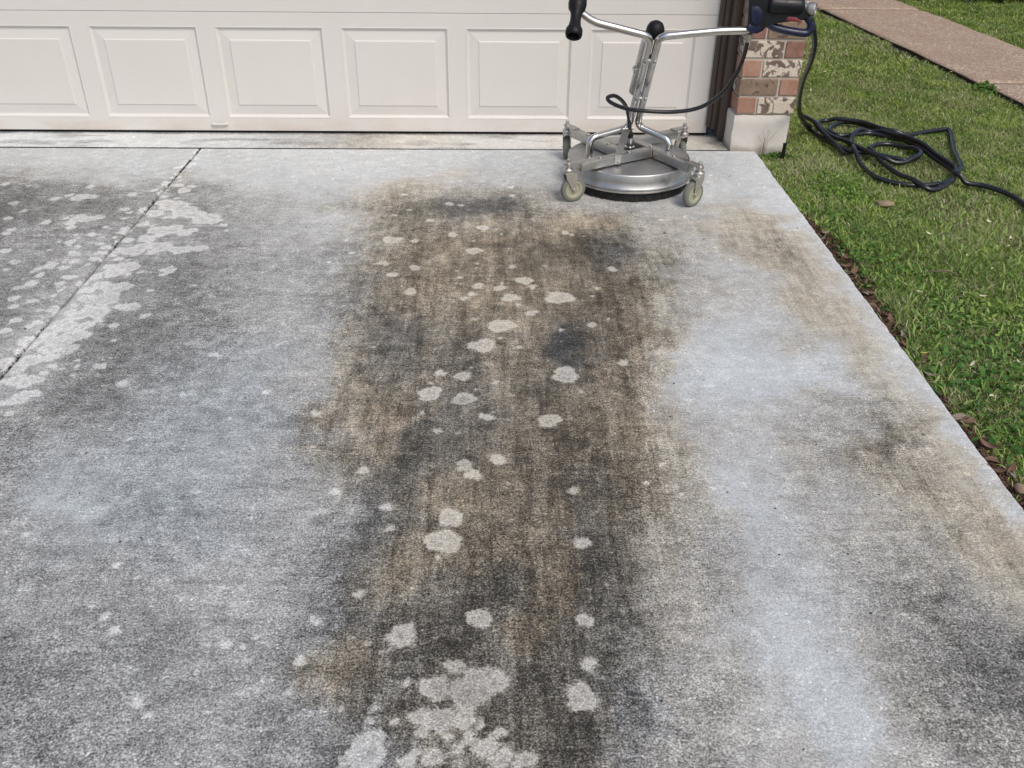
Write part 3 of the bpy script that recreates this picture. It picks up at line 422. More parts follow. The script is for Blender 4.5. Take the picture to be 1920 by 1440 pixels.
[105,105,104,104,104,104,104,104,104,104,104,104,106,109,112,115,118,121,124,123,122,120,122,126,130,135,143,151,159,156,152,148,147,150,153,155,165,168,170,172,173,174,175,176,177,178,174,170,167,163,156,146,136,131,125,119,113,105,97,91,88,86,85,85,85,86,99,118,132,140,147,155,162,165,166,168,169,171,173,175,177,180,182,183,185,187,188,187,187,186,185,190,195,199,204,206,206,206],
[108,108,108,108,108,108,108,108,108,108,108,108,111,114,117,120,122,125,127,125,123,121,125,129,134,139,146,152,157,153,150,146,147,151,154,157,167,171,174,175,177,178,180,181,182,182,179,175,171,168,160,151,143,138,133,128,124,117,109,103,99,95,93,92,94,96,108,124,137,145,152,158,165,167,168,169,171,172,173,175,177,180,182,184,186,188,189,190,190,190,190,192,196,200,203,205,205,205],
[112,112,112,112,112,112,112,112,112,112,112,113,116,118,121,124,126,129,129,127,125,125,129,133,137,142,147,153,154,151,147,144,148,152,155,166,170,173,177,179,180,182,184,185,186,186,183,180,176,172,165,156,150,146,142,138,134,129,123,118,115,111,108,108,108,109,119,132,143,149,156,162,168,170,171,171,172,173,174,175,177,180,182,185,187,189,191,192,192,193,193,194,197,200,203,205,205,205],
[115,115,115,115,115,115,115,115,115,115,115,118,120,123,125,128,130,132,130,128,126,128,132,136,140,144,148,153,151,148,145,144,148,153,157,168,172,176,180,182,184,185,187,189,191,190,188,185,182,179,173,166,161,159,156,154,151,148,145,142,140,137,135,134,133,132,138,147,156,162,168,173,178,180,180,180,179,179,179,179,181,183,185,187,188,190,192,193,194,195,196,197,199,201,203,205,205,205],
[121,121,121,121,121,121,121,121,121,120,121,123,125,127,130,133,135,136,134,133,131,135,138,142,145,147,150,153,150,147,145,146,151,155,160,171,176,180,183,185,187,189,191,192,193,193,191,189,186,184,178,171,168,166,165,163,161,160,158,156,154,153,151,149,147,145,148,155,161,167,172,177,181,183,182,182,181,180,180,179,180,183,185,187,189,191,193,194,195,197,198,199,201,203,204,205,205,205],
[129,128,128,128,128,128,128,128,128,128,129,130,131,133,136,140,143,143,143,143,144,148,151,154,154,153,154,154,153,153,152,155,159,163,167,179,183,186,188,190,191,192,194,195,196,195,194,192,191,188,184,178,175,173,172,171,170,169,168,167,165,163,162,160,158,156,158,163,167,172,176,180,183,184,183,182,181,180,179,178,178,182,184,186,189,191,193,194,196,197,199,200,202,203,205,205,205,205],
[136,136,136,135,135,135,135,135,135,135,135,135,135,139,143,147,151,152,153,154,157,160,163,163,159,155,154,155,156,158,159,163,167,171,182,185,188,191,192,193,194,195,196,197,198,197,196,195,193,192,188,183,180,177,176,176,176,177,177,176,175,174,172,170,169,167,168,171,174,177,181,183,184,184,183,182,181,179,178,176,176,179,182,185,188,190,192,194,195,197,198,200,201,202,204,204,204,204],
[150,150,150,150,149,149,149,149,149,148,148,147,148,153,158,162,166,168,170,173,176,172,175,173,169,165,163,162,161,162,166,170,175,178,187,190,192,194,195,196,196,197,198,199,200,199,198,197,196,195,193,190,187,185,184,184,184,185,185,184,184,183,182,180,179,177,178,179,181,183,184,185,186,185,183,182,180,178,176,174,173,177,180,184,186,189,192,193,195,196,198,199,200,202,203,204,204,204],
[157,157,157,157,156,156,156,156,156,154,153,152,155,160,166,171,174,177,181,184,186,189,191,189,186,184,181,176,170,171,178,184,187,190,192,194,195,196,197,198,199,200,201,201,202,201,201,200,199,198,197,196,195,194,193,192,191,190,189,188,188,188,188,188,187,186,186,186,187,187,187,188,187,186,184,182,180,177,175,173,170,174,178,182,185,188,191,193,195,196,197,199,200,201,203,204,204,204],
[164,164,164,164,163,163,163,163,163,162,161,161,165,169,174,177,180,183,185,188,190,192,193,191,190,188,185,179,173,176,184,189,191,193,194,196,197,198,199,199,200,201,202,202,202,202,202,201,201,200,200,199,198,197,196,194,192,190,188,188,188,190,191,192,191,191,191,191,191,190,190,190,189,187,185,183,181,178,176,173,171,173,177,181,185,188,191,193,195,196,197,198,200,201,202,203,203,203],
[171,171,171,170,170,170,170,170,170,169,169,171,174,178,181,183,185,187,189,191,193,194,194,193,192,191,189,184,182,185,190,192,194,195,196,197,198,199,199,200,200,201,202,202,203,202,202,202,202,201,201,200,200,199,198,196,194,193,192,191,191,192,192,193,193,193,193,193,193,192,192,192,192,190,188,186,184,182,179,176,174,176,179,183,186,189,192,194,195,196,197,199,200,201,202,203,203,203],
[178,177,177,177,177,177,177,177,177,177,177,180,182,185,187,188,190,191,192,193,194,196,195,194,194,193,192,191,191,192,194,195,196,197,198,198,199,199,199,198,198,199,200,201,202,202,202,202,202,202,202,201,201,200,199,198,197,195,194,193,192,192,192,193,193,194,194,194,194,194,194,194,193,192,190,188,186,184,182,179,177,178,181,184,187,190,192,194,196,197,198,199,200,201,202,203,203,203],
[184,184,184,184,183,183,183,184,184,185,185,187,188,190,191,192,193,194,195,195,196,197,196,196,196,195,195,195,195,196,196,197,198,199,199,200,201,201,201,201,201,201,202,203,203,203,203,203,203,203,203,203,202,202,201,201,200,198,197,196,195,195,195,195,195,195,196,196,196,196,195,195,195,193,192,190,188,186,184,182,180,180,183,186,189,191,193,195,196,197,198,199,200,201,202,202,203,203],
[189,189,189,189,189,188,189,190,190,191,192,192,193,193,194,195,195,196,197,197,198,198,198,198,198,198,197,198,198,198,199,199,200,200,201,202,202,202,203,203,203,204,204,204,204,204,204,204,204,204,204,204,204,203,203,203,202,202,201,201,200,200,199,199,199,199,198,198,198,197,197,196,196,195,193,192,191,189,187,185,183,182,185,187,190,192,194,195,197,198,199,200,201,201,202,202,203,203],
[190,190,190,190,190,190,191,192,192,193,193,193,194,195,195,196,196,197,197,198,199,199,199,199,199,199,199,199,199,199,200,200,201,201,202,202,203,203,203,204,204,204,205,205,205,205,205,205,205,205,205,205,205,204,204,204,204,204,203,203,203,202,202,201,201,201,200,200,199,199,198,198,197,196,195,194,192,191,189,187,185,184,186,189,191,193,194,196,197,199,199,200,201,202,202,202,202,202],
[191,191,191,191,191,191,192,192,193,193,194,194,195,195,196,196,197,197,198,199,199,199,199,199,199,199,199,199,199,199,200,200,201,201,202,202,203,203,203,204,204,205,205,205,205,205,205,205,205,205,205,205,205,205,205,205,204,204,204,204,203,203,202,202,202,201,201,201,200,200,199,199,198,197,196,195,193,192,190,188,186,184,187,189,192,193,195,196,198,199,200,201,201,202,203,203,203,203],
[192,192,192,192,192,192,193,193,194,194,195,195,196,196,197,197,198,198,198,199,199,199,199,199,199,199,199,199,199,200,200,201,201,202,202,202,203,203,204,204,204,205,205,205,205,206,206,206,206,206,206,206,206,205,205,205,205,205,204,204,204,203,203,203,202,202,202,201,201,200,200,200,199,198,197,195,194,193,192,190,188,186,188,190,192,194,195,197,198,200,200,201,202,202,203,204,204,204],
[193,193,193,193,193,193,194,194,195,195,195,196,196,197,197,198,198,198,199,199,199,199,199,199,199,199,199,199,199,200,200,201,201,202,202,203,203,203,204,204,205,205,205,206,206,206,206,207,207,207,207,207,207,206,206,206,205,205,205,205,204,204,204,203,203,203,202,202,202,201,201,200,200,199,197,196,195,194,192,191,189,187,188,191,192,194,195,197,198,200,201,201,202,203,204,204,204,204],
[193,193,193,193,193,194,194,194,195,195,196,196,197,197,197,198,198,199,199,199,199,199,199,199,199,199,199,199,199,200,200,201,201,202,202,203,203,204,204,204,205,205,206,206,206,207,207,207,207,208,208,208,207,207,207,206,206,206,206,205,205,205,204,204,204,203,203,203,202,202,202,201,201,200,198,197,196,194,193,192,190,188,189,191,193,194,196,197,199,200,201,202,203,203,204,205,205,205],
[193,193,193,193,193,194,194,195,195,195,196,196,197,197,198,198,198,199,199,199,199,199,199,199,199,199,199,199,199,200,200,201,201,202,202,203,203,204,204,204,205,205,206,206,206,207,207,207,207,208,208,208,207,207,207,206,206,206,206,205,205,205,204,204,204,203,203,203,202,202,202,201,201,200,199,197,196,195,193,192,191,188,189,191,193,194,196,197,199,200,201,202,203,203,204,205,206,206],
[193,193,193,193,194,194,194,195,195,196,196,197,197,197,198,198,199,199,199,199,199,199,199,199,199,199,199,199,200,200,201,201,201,202,202,203,203,204,204,205,205,205,206,206,206,207,207,207,208,208,208,208,207,207,207,206,206,206,206,205,205,205,204,204,204,203,203,203,202,202,202,201,201,200,199,197,196,195,194,192,191,189,188,191,192,194,195,197,198,200,201,202,203,203,204,205,205,206]]
TINT=[
[-1,-1,-1,-1,-1,-1,-1,-1,-1,-1,-1,-1,-1,-1,-1,-1,-1,-1,-1,-1,-1,-1,-1,-1,-1,-1,-1,-1,-1,-1,-1,-1,-1,-1,-1,-1,-1,-1,-1,-1,-1,-1,-1,-1,-1,-1,-1,-1,-1,-1,-1,-1,-1,-1,-1,-1,-1,-1,0,0,5,6,7,7,7,7,7,6,5,1,0,2,2,2,2,2,2,-1,-2,-1,1,2,2,2,2,2,2,2,2,2,2,2,2,2,2,2,2,2],
[-1,-1,-1,-1,-1,-1,-1,-1,-1,-1,-1,-1,-1,-1,-1,-1,-1,-1,-1,-1,-1,-1,-1,-1,-1,-1,-1,-1,-1,-1,-1,-1,-1,-1,-1,-1,-1,-1,-1,-1,-1,-1,-1,-1,-1,-1,-1,-1,-1,-1,-1,-1,-1,-1,-1,-1,-1,-1,0,1,5,6,7,7,7,7,7,6,5,2,0,2,2,2,2,2,2,-1,-2,-2,1,2,2,2,2,2,2,2,2,2,2,2,2,2,2,2,2,2],
[-1,-1,-1,-1,-1,-1,-1,-1,-1,-1,-1,-1,-1,-1,-1,-1,-1,-1,-1,-1,-1,-1,-1,-1,-1,-1,-1,-1,-1,-1,-1,-1,-1,-1,-1,-1,-1,-1,-1,-1,-1,-1,-1,-1,-1,-1,-1,-1,-1,-1,-1,-1,-1,-1,-1,-1,-1,0,0,2,5,6,7,7,7,7,7,6,5,2,0,2,2,2,2,2,2,0,-1,-2,1,2,2,2,2,2,2,2,2,2,2,2,2,2,2,2,2,2],
[-1,-1,-1,-1,-1,-1,-1,-1,-1,-1,-1,-1,-1,-1,-1,-1,-1,-1,-1,-1,-1,-1,-1,-1,-1,-1,-1,-1,-1,-1,-1,-1,-1,-1,-1,-1,-1,-1,-1,-1,-1,-1,-1,-1,-1,-1,-1,-1,-1,-1,-1,-1,-1,-1,-1,-1,-1,0,0,2,5,6,7,7,7,7,7,6,5,3,0,2,2,2,2,2,2,2,-1,-2,-1,1,2,2,2,2,2,2,2,2,2,2,2,2,2,2,2,2],
[-1,-1,-1,-1,-1,-1,-1,-1,-1,-1,-1,-1,-1,-1,-1,-1,-1,-1,-1,-1,-1,-1,-1,-1,-1,-1,-1,-1,-1,-1,-1,-1,-1,-1,-1,-1,-1,-1,-1,-1,-1,-1,-1,-1,-1,-1,-1,-1,-1,-1,-1,-1,-1,-1,-1,-1,-1,0,0,3,6,6,7,7,7,7,7,6,6,3,0,2,2,2,2,2,2,2,-1,-2,-2,1,2,2,2,2,2,2,2,2,2,2,2,2,2,2,2,2],
[-1,-1,-1,-1,-1,-1,-1,-1,-1,-1,-1,-1,-1,-1,-1,-1,-1,-1,-1,-1,-1,-1,-1,-1,-1,-1,-1,-1,-1,-1,-1,-1,-1,-1,-1,-1,-1,-1,-1,-1,-1,-1,-1,-1,-1,-1,-1,-1,-1,-1,-1,-1,-1,-1,-1,-1,-1,0,0,3,6,7,7,7,7,7,7,6,6,3,0,2,2,2,2,2,2,2,-1,-2,-1,1,2,2,2,2,2,2,2,2,2,2,2,2,2,2,2,2],
[-1,-1,-1,-1,-1,-1,-1,-1,-1,-1,-1,-1,-1,-1,-1,-1,-1,-1,-1,-1,-1,-1,-1,-1,-1,-1,-1,-1,-1,-1,-1,-1,-1,-1,-1,-1,-1,-1,-1,-1,-1,-1,-1,-1,-1,-1,-1,-1,-1,-1,-1,-1,-1,-1,-1,0,0,1,1,4,6,6,9,8,7,7,7,6,6,4,0,0,2,2,2,2,2,2,-1,-2,-2,-1,2,2,2,2,2,2,2,2,2,2,2,2,2,2,2,2],
[-1,-1,-1,-1,-1,-1,-1,-1,-1,-1,-1,-1,-1,-1,-1,-1,-1,-1,-1,-1,-1,-1,-1,-1,-1,-1,-1,-1,-1,-1,-1,-1,-1,-1,-1,-1,-1,-1,-1,-1,-1,-1,-1,-1,-1,-1,-1,-1,-1,-1,-1,-1,-1,-1,-1,0,3,3,2,4,6,6,7,7,7,7,7,6,6,4,0,0,2,2,2,2,2,2,-1,-2,-2,-2,1,2,2,2,2,2,2,2,2,2,2,2,2,2,2,2],
[-1,-1,-1,-1,-1,-1,-1,-1,-1,-1,-1,-1,-1,-1,-1,-1,-1,-1,-1,-1,-1,-1,-1,-1,-1,-1,-1,-1,-1,-1,-1,-1,-1,-1,-1,-1,-1,-1,-1,-1,-1,-1,-1,-1,-1,-1,-1,-1,-1,-1,-1,-1,-1,-1,0,3,6,6,3,4,6,6,7,7,7,7,7,6,6,4,1,1,3,2,2,2,2,1,-2,-2,-2,-2,1,2,2,2,2,2,2,2,2,2,2,2,2,2,2,2],
[-1,-1,-1,-1,-1,-1,-1,-1,-1,-1,-1,-1,-1,-1,-1,-1,-1,-1,-1,-1,-1,-1,-1,-1,-1,-1,-1,-1,-1,-1,-1,-1,-1,-1,-1,-1,-1,-1,-1,-1,-1,-1,-1,-1,-1,-1,-1,-1,-1,-1,-1,-1,-1,-1,0,5,10,8,4,4,6,6,7,7,7,7,7,7,6,5,2,2,3,2,2,2,1,0,-2,-2,-2,-2,1,2,2,2,2,2,2,2,2,2,2,2,2,2,2,2],
[-1,-1,-1,-1,-1,-1,-1,-1,-1,-1,-1,-1,-1,-1,-1,-1,-1,-1,-1,-1,-1,-1,-1,-1,-1,-1,-1,-1,-1,-1,-1,-1,-1,-1,-1,-1,-1,-1,-1,-1,-1,-1,-1,-1,-1,-1,-1,-1,-1,-1,-1,-1,-1,-1,0,5,9,8,5,5,6,6,7,7,7,7,8,7,6,5,3,3,4,3,2,2,1,-2,-2,-2,-2,-1,1,2,2,2,2,2,2,2,2,2,2,2,2,2,2,2],
[-1,-1,-1,-1,-1,-1,-1,-1,-1,-1,-1,-1,-1,-1,-1,-1,-1,-1,-1,-1,-1,-1,-1,-1,-1,-1,-1,-1,-1,-1,-1,-1,-1,-1,-1,-1,-1,-1,-1,-1,-1,-1,-1,-1,-1,-1,-1,-1,-1,-1,-1,-1,-1,-1,0,5,8,7,5,5,6,7,7,7,7,9,12,7,6,5,3,4,5,4,3,2,0,-2,-2,-2,-2,1,2,2,2,2,2,2,2,2,2,2,2,2,2,2,2,2],
[-1,-1,-1,-1,-1,-1,-1,-1,-1,-1,-1,-1,-1,-1,-1,-1,-1,-1,-1,-1,-1,-1,-1,-1,-1,-1,-1,-1,-1,-1,-1,-1,-1,-1,-1,-1,-1,-1,-1,-1,-1,-1,-1,-1,-1,-1,-1,-1,-1,-1,-1,-1,-1,-1,0,3,5,5,5,5,6,7,7,7,7,7,12,10,6,5,4,4,5,4,3,2,0,-2,-2,-2,-2,-2,1,2,2,2,2,2,2,2,2,3,3,3,3,3,3,3],
[-1,-1,-1,-1,-1,-1,-1,-1,-1,-1,-1,-1,-1,-1,-1,-1,-1,-1,-1,-1,-1,-1,-1,-1,-1,-1,-1,-1,-1,-1,-1,-1,-1,-1,-1,-1,-1,-1,-1,-1,-1,-1,-1,-1,-1,-1,-1,-1,-1,-1,-1,-1,-1,-1,-1,0,2,4,6,5,6,7,7,7,7,7,12,12,6,5,5,5,4,4,3,1,1,0,-2,-2,-2,-2,0,1,2,2,2,2,2,2,3,3,4,4,4,4,4,4],
[-1,-1,-1,-1,-1,-1,-1,-1,-1,-1,-1,-1,-1,-1,-1,-1,-1,-1,-1,-1,-1,-1,-1,-1,-1,-1,-1,-1,-1,-1,-1,-1,-1,-1,-1,-1,-1,-1,-1,-1,-1,-1,-1,-1,-1,-1,-1,-1,-1,-1,-1,-1,-1,-1,-1,0,2,5,7,6,6,7,7,7,7,7,12,12,6,5,6,5,4,5,4,2,2,1,-1,-2,-2,-2,0,1,2,2,2,2,2,2,3,5,5,5,5,5,5,5],
[-1,-1,-1,-1,-1,-1,-1,-1,-1,-1,-1,-1,-1,-1,-1,-1,-1,-1,-1,-1,-1,-1,-1,-1,-1,-1,-1,-1,-1,-1,-1,-1,-1,-1,-1,-1,-1,-1,-1,-1,-1,-1,-1,-1,-1,-1,-1,-1,-1,-1,-1,-1,-1,-1,-1,1,3,6,8,9,10,8,7,7,7,8,12,12,6,6,6,5,4,5,4,3,2,1,0,-2,-2,-1,0,1,2,2,2,2,2,2,4,6,6,6,6,6,6,6],
[-1,-1,-1,-1,-1,-1,-1,-1,-1,-1,-1,-1,-1,-1,-1,-1,-1,-1,-1,-1,-1,-1,-1,-1,-1,-1,-1,-1,-1,-1,-1,-1,-1,-1,-1,-1,-1,-1,-1,-1,-1,-1,-1,-2,-2,-3,-3,-2,-2,-1,-1,-1,-1,-1,-1,1,3,6,9,11,11,10,9,9,9,11,12,12,6,6,7,6,5,5,4,3,2,1,0,-2,-2,-1,0,1,2,2,2,2,3,3,5,6,7,7,7,7,7,7],
[-1,-1,-1,-1,-1,-1,-1,-1,-1,-1,-1,-1,-1,-1,-1,-1,-1,-1,-1,-1,-1,-1,-1,-1,-1,-1,-1,-1,-1,-1,-1,-1,-1,-1,-1,-1,-1,-1,-1,-1,-1,-1,-1,-2,-4,-5,-4,-3,-1,-1,-1,-1,-1,-1,-1,0,3,6,10,12,12,12,12,12,12,12,12,12,6,6,8,7,6,6,4,3,2,1,0,-2,-2,-1,0,1,1,2,2,2,3,4,6,7,8,8,8,8,8,8],
[-1,-1,-1,-1,-1,-1,-1,-1,-1,-1,-1,-1,-1,-1,-1,-1,-1,-1,-1,-1,-1,-1,-1,-1,-1,-1,-1,-1,-1,-1,-1,-1,-1,-1,-1,-1,-1,-2,-2,-2,-2,-3,-3,-4,-5,-6,-5,-4,-3,-2,-2,-1,-1,-1,-1,1,3,6,9,11,11,11,12,12,12,12,12,12,7,6,8,7,6,6,5,4,3,2,0,-2,-2,-2,-1,1,1,2,2,2,3,5,6,8,8,8,8,8,8,8],
[-1,-1,-1,-1,-1,-1,-1,-1,-1,-1,-1,-1,-1,-1,-1,-1,-1,-1,-1,-1,-1,-1,-1,-1,-1,-1,-1,-1,-1,-1,-1,-1,-1,-1,-1,-1,-2,-2,-3,-3,-4,-4,-5,-6,-6,-6,-6,-5,-4,-3,-2,-1,-1,-1,-1,0,2,5,8,10,10,11,11,12,12,12,12,12,8,6,8,8,6,5,6,5,3,2,0,-2,-2,-2,-1,0,2,2,2,2,3,5,7,8,8,8,8,8,8,8],
[-1,-1,-1,-1,-1,-1,-1,-1,-1,-1,-1,-1,-1,-1,-1,-1,-1,-1,-1,-1,-1,-1,-1,-1,-1,-1,-1,-1,-1,-1,-1,-1,-1,-1,-1,-1,-2,-3,-4,-4,-5,-6,-6,-7,-8,-7,-7,-6,-5,-3,-2,-2,-1,-1,-1,0,2,4,8,10,10,11,11,12,12,12,12,12,9,6,9,9,7,6,6,5,4,2,0,-2,-2,-2,-2,0,1,2,2,2,3,5,7,8,8,8,8,7,7,7],
[-1,-1,-1,-1,-1,-1,-1,-1,-1,-1,-1,-1,-1,-1,-1,-1,-1,-1,-1,-1,-1,-1,-1,-1,-1,-1,-1,-1,-1,-1,-1,-1,-1,-1,-1,-2,-3,-5,-6,-6,-6,-7,-8,-8,-8,-8,-8,-7,-5,-3,-2,-2,-2,-1,0,0,1,4,8,10,11,11,12,12,12,12,12,12,10,6,9,10,9,7,7,5,4,2,1,-2,-2,-2,-1,0,1,2,2,3,4,6,8,8,8,8,8,5,3,3],
[-1,-1,-1,-1,-1,-1,-1,-1,-1,-1,-1,-1,-1,-1,-1,-1,-1,-1,-1,-1,-1,-1,-1,-1,-1,-1,-1,-1,-1,-1,-1,-1,-1,-1,-1,-3,-5,-7,-7,-7,-8,-8,-9,-9,-9,-9,-9,-7,-5,-3,-3,-2,-2,-1,0,0,0,4,9,11,12,12,12,12,12,12,12,12,11,6,9,12,11,9,8,5,4,2,1,-2,-2,-2,0,0,1,2,3,3,4,6,8,8,8,8,8,5,0,0],
[-1,-1,-1,-1,-1,-1,-1,-1,-1,-1,-1,-1,-1,-1,-1,-1,-1,-1,-1,-1,-1,-1,-1,-1,-1,-1,-1,-1,-1,-1,-1,-1,-1,-1,-2,-4,-6,-7,-7,-7,-8,-8,-9,-9,-9,-9,-8,-6,-5,-3,-3,-2,-1,-1,1,1,2,4,6,9,11,11,12,12,12,12,12,12,12,6,9,12,11,9,8,5,4,2,1,-2,-2,-1,0,1,1,2,3,4,5,7,8,8,8,8,8,5,2,0],
[-1,-1,-1,-1,-1,-1,-1,-1,-1,-1,-1,-1,-1,-1,-1,-1,-1,-1,-1,-1,-1,-1,-1,-1,-1,-1,-1,-1,-1,-1,-1,-1,-1,-1,-3,-6,-7,-7,-7,-7,-8,-8,-8,-8,-8,-8,-7,-6,-4,-3,-3,-2,-1,0,2,3,3,3,5,7,10,11,12,12,12,12,12,12,12,6,9,12,11,9,8,6,4,2,-1,-2,-2,0,1,1,2,2,3,4,6,8,8,8,8,8,8,4,2,0],
[-1,-1,-1,-1,-1,-1,-1,-1,-1,-1,-1,-1,-1,-1,-1,-1,-1,-1,-1,-1,-1,-1,-1,-1,-1,-1,-1,-1,-1,-1,-1,-1,-1,-2,-4,-6,-7,-7,-7,-7,-7,-7,-7,-7,-7,-7,-7,-5,-4,-3,-2,-2,-1,2,3,4,5,4,5,6,9,10,11,12,12,12,12,12,12,8,10,12,11,10,9,6,4,2,1,-2,-2,0,1,2,2,2,2,4,6,8,8,8,8,8,8,3,1,1],
[-1,-1,-1,-1,-1,-1,-1,-1,-1,-1,-1,-1,-1,-1,-1,-1,-1,-1,-1,-1,-1,-1,-1,-1,-1,-1,-1,-1,-1,-1,-1,-1,-1,-3,-4,-5,-6,-6,-6,-6,-7,-7,-7,-7,-7,-7,-7,-5,-4,-3,-2,-1,0,3,5,6,7,6,5,6,7,9,10,11,11,12,12,12,12,11,12,12,12,11,8,7,4,2,1,0,-2,0,1,2,2,2,2,3,6,8,8,8,8,8,8,3,1,1],
[-1,-1,-1,-1,-1,-1,-1,-1,-1,-1,-1,-1,-1,-1,-1,-1,-1,-1,-1,-1,-1,-1,-1,-1,-1,-1,-1,-1,-1,-1,-1,-1,-2,-3,-4,-4,-5,-5,-5,-6,-6,-7,-7,-7,-7,-7,-7,-5,-4,-3,-2,0,3,5,7,8,9,7,5,6,6,7,9,10,11,12,12,12,12,12,12,12,12,11,8,7,5,2,1,0,0,0,1,2,2,2,2,2,5,8,8,8,8,8,8,2,1,0],
[-1,-1,-1,-1,-1,-1,-1,-1,-1,-1,-1,-1,-1,-1,-1,-1,-1,-1,-1,-1,-1,-1,-1,-1,-1,-1,-1,-1,-1,-1,-1,-1,-2,-2,-3,-3,-4,-4,-5,-6,-6,-7,-7,-7,-7,-7,-7,-6,-4,-3,-1,0,4,6,8,9,10,8,6,6,6,7,7,9,10,11,12,12,12,12,12,12,12,12,9,8,5,3,1,1,0,1,1,2,2,2,2,2,4,7,8,8,8,8,8,3,0,0],
[-1,-1,-1,-1,-1,-1,-1,-1,-1,-1,-1,-1,-1,-1,-1,-1,-1,-1,-1,-1,-1,-1,-1,-1,-1,-1,-1,-1,-1,-1,-1,-1,-2,-2,-2,-3,-3,-4,-4,-5,-6,-7,-7,-7,-7,-7,-6,-6,-5,-3,-1,3,5,8,9,10,11,10,6,6,7,7,7,8,9,11,11,12,12,12,12,12,12,12,10,9,6,3,2,1,1,1,1,2,2,2,2,2,3,5,8,8,8,8,7,3,0,0],
[-1,-1,-1,-1,-1,-1,-1,-1,-1,-1,-1,-1,-1,-1,-1,-1,-1,-1,-1,-1,-1,-1,-1,-1,-1,-1,-1,-1,-1,-1,-1,-1,-2,-2,-2,-2,-3,-3,-4,-5,-6,-7,-7,-7,-7,-7,-7,-6,-5,-3,0,4,7,10,11,11,12,11,8,6,7,7,7,7,9,10,11,12,12,12,12,12,12,12,11,10,7,4,2,2,2,2,2,2,2,2,2,2,2,3,5,8,8,8,6,1,0,0],
[-1,-1,-1,-1,-1,-1,-1,-1,-1,-1,-1,-1,-1,-1,-1,-1,-1,-1,-1,-1,-1,-1,-1,-1,-1,-1,-1,-1,-1,-1,-1,-1,-1,-1,-2,-2,-3,-3,-4,-5,-6,-7,-7,-7,-7,-7,-7,-6,-5,-2,0,5,8,10,11,12,12,12,9,6,7,7,7,7,8,10,11,11,12,12,12,12,12,12,11,10,7,4,2,2,1,2,2,2,2,2,2,2,2,2,4,6,7,7,6,1,0,0],
[-1,-1,-1,-1,-1,-1,-1,-1,-1,-1,-1,-1,-1,-1,-1,-1,-1,-1,-1,-1,-1,-1,-1,-1,-1,-1,-1,-1,-1,-1,-1,-1,-1,-1,-2,-2,-2,-3,-4,-5,-6,-7,-7,-7,-7,-7,-7,-6,-5,-2,0,4,7,9,11,12,12,12,9,6,7,7,7,7,9,10,10,11,11,11,12,12,12,12,11,9,6,4,2,1,-1,-1,0,2,2,2,2,2,2,2,3,5,6,7,7,2,0,0],
[-1,-1,-1,-1,-1,-1,-1,-1,-1,-1,-1,-1,-1,-1,-1,-1,-1,-1,-1,-1,-1,-1,-1,-1,-1,-1,-1,-1,-1,-1,-1,-1,-1,-1,-2,-2,-2,-3,-3,-4,-5,-6,-7,-7,-7,-7,-7,-6,-4,-2,0,4,7,9,11,12,12,12,9,7,7,7,7,7,10,10,10,10,10,11,12,12,12,12,11,7,5,3,2,-1,-1,-1,-1,0,0,2,2,2,2,2,2,4,6,6,6,3,0,0],
[-1,-1,-1,-1,-1,-1,-1,-1,-1,-1,-1,-1,-1,-1,-1,-1,-1,-1,-1,-1,-1,-1,-1,-1,-1,-1,-1,-1,-1,-1,-1,-1,-1,-1,-1,-1,-2,-2,-3,-4,-5,-6,-7,-7,-7,-7,-7,-5,-4,-2,0,4,7,9,11,11,11,11,9,7,7,7,7,7,10,10,10,10,10,10,11,12,12,12,11,7,5,3,0,-1,-2,-2,-1,-1,0,0,2,2,2,2,2,3,5,6,6,4,0,0],
[-1,-1,-1,-1,-1,-1,-1,-1,-1,-1,-1,-1,-1,-1,-1,-1,-1,-1,-1,-1,-1,-1,-1,-1,-1,-1,-1,-1,-1,-1,-1,-1,-1,-1,-1,-1,-2,-2,-3,-4,-5,-6,-7,-7,-7,-7,-6,-5,-4,-2,0,4,7,9,10,10,10,9,9,8,7,7,7,7,10,10,10,9,9,9,10,11,12,12,11,7,5,3,-1,-2,-2,-2,-2,-2,-1,-1,-1,1,1,2,2,4,5,6,6,3,1,0],
[-1,-1,-1,-1,-1,-1,-1,-1,-1,-1,-1,-1,-1,-1,-1,-1,-1,-1,-1,-1,-1,-1,-1,-1,-1,-1,-1,-1,-1,-1,-1,-1,-1,-1,-1,-2,-2,-2,-3,-4,-5,-6,-6,-6,-6,-6,-5,-4,-4,-2,0,4,6,9,9,8,8,8,8,8,7,7,7,7,10,10,9,9,8,8,8,11,12,12,11,8,6,3,-1,-2,-2,-2,-2,-2,-2,-2,-2,-1,1,2,3,4,5,6,7,3,1,0],
[-1,-1,-1,-1,-1,-1,-1,-1,-1,-1,-1,-1,-1,-1,-1,-1,-1,-1,-1,-1,-1,-1,-1,-1,-1,-1,-1,-1,-1,-1,-1,-1,-1,-1,-1,-1,-1,-2,-3,-4,-5,-6,-6,-6,-6,-5,-5,-4,-4,-2,0,3,7,8,7,6,6,6,8,9,8,7,7,7,10,10,9,9,8,7,7,10,12,12,11,8,7,3,-1,-2,-2,-2,-2,-2,-2,-2,-2,-2,-1,1,2,4,6,7,6,4,0,0],
[-1,-1,-1,-1,-1,-1,-1,-1,-1,-1,-1,-1,-1,-1,-1,-1,-1,-1,-1,-1,-1,-1,-1,-1,-1,-1,-1,-1,-1,-1,-1,-1,-1,-1,-1,-1,-1,-2,-3,-4,-5,-5,-5,-5,-5,-5,-4,-4,-3,-2,0,3,7,8,6,5,5,5,7,9,8,7,7,7,10,10,9,9,8,5,5,9,12,12,12,9,7,4,0,-2,-2,-2,-2,-2,-2,-2,-2,-2,-1,-1,2,5,6,7,5,5,1,0],
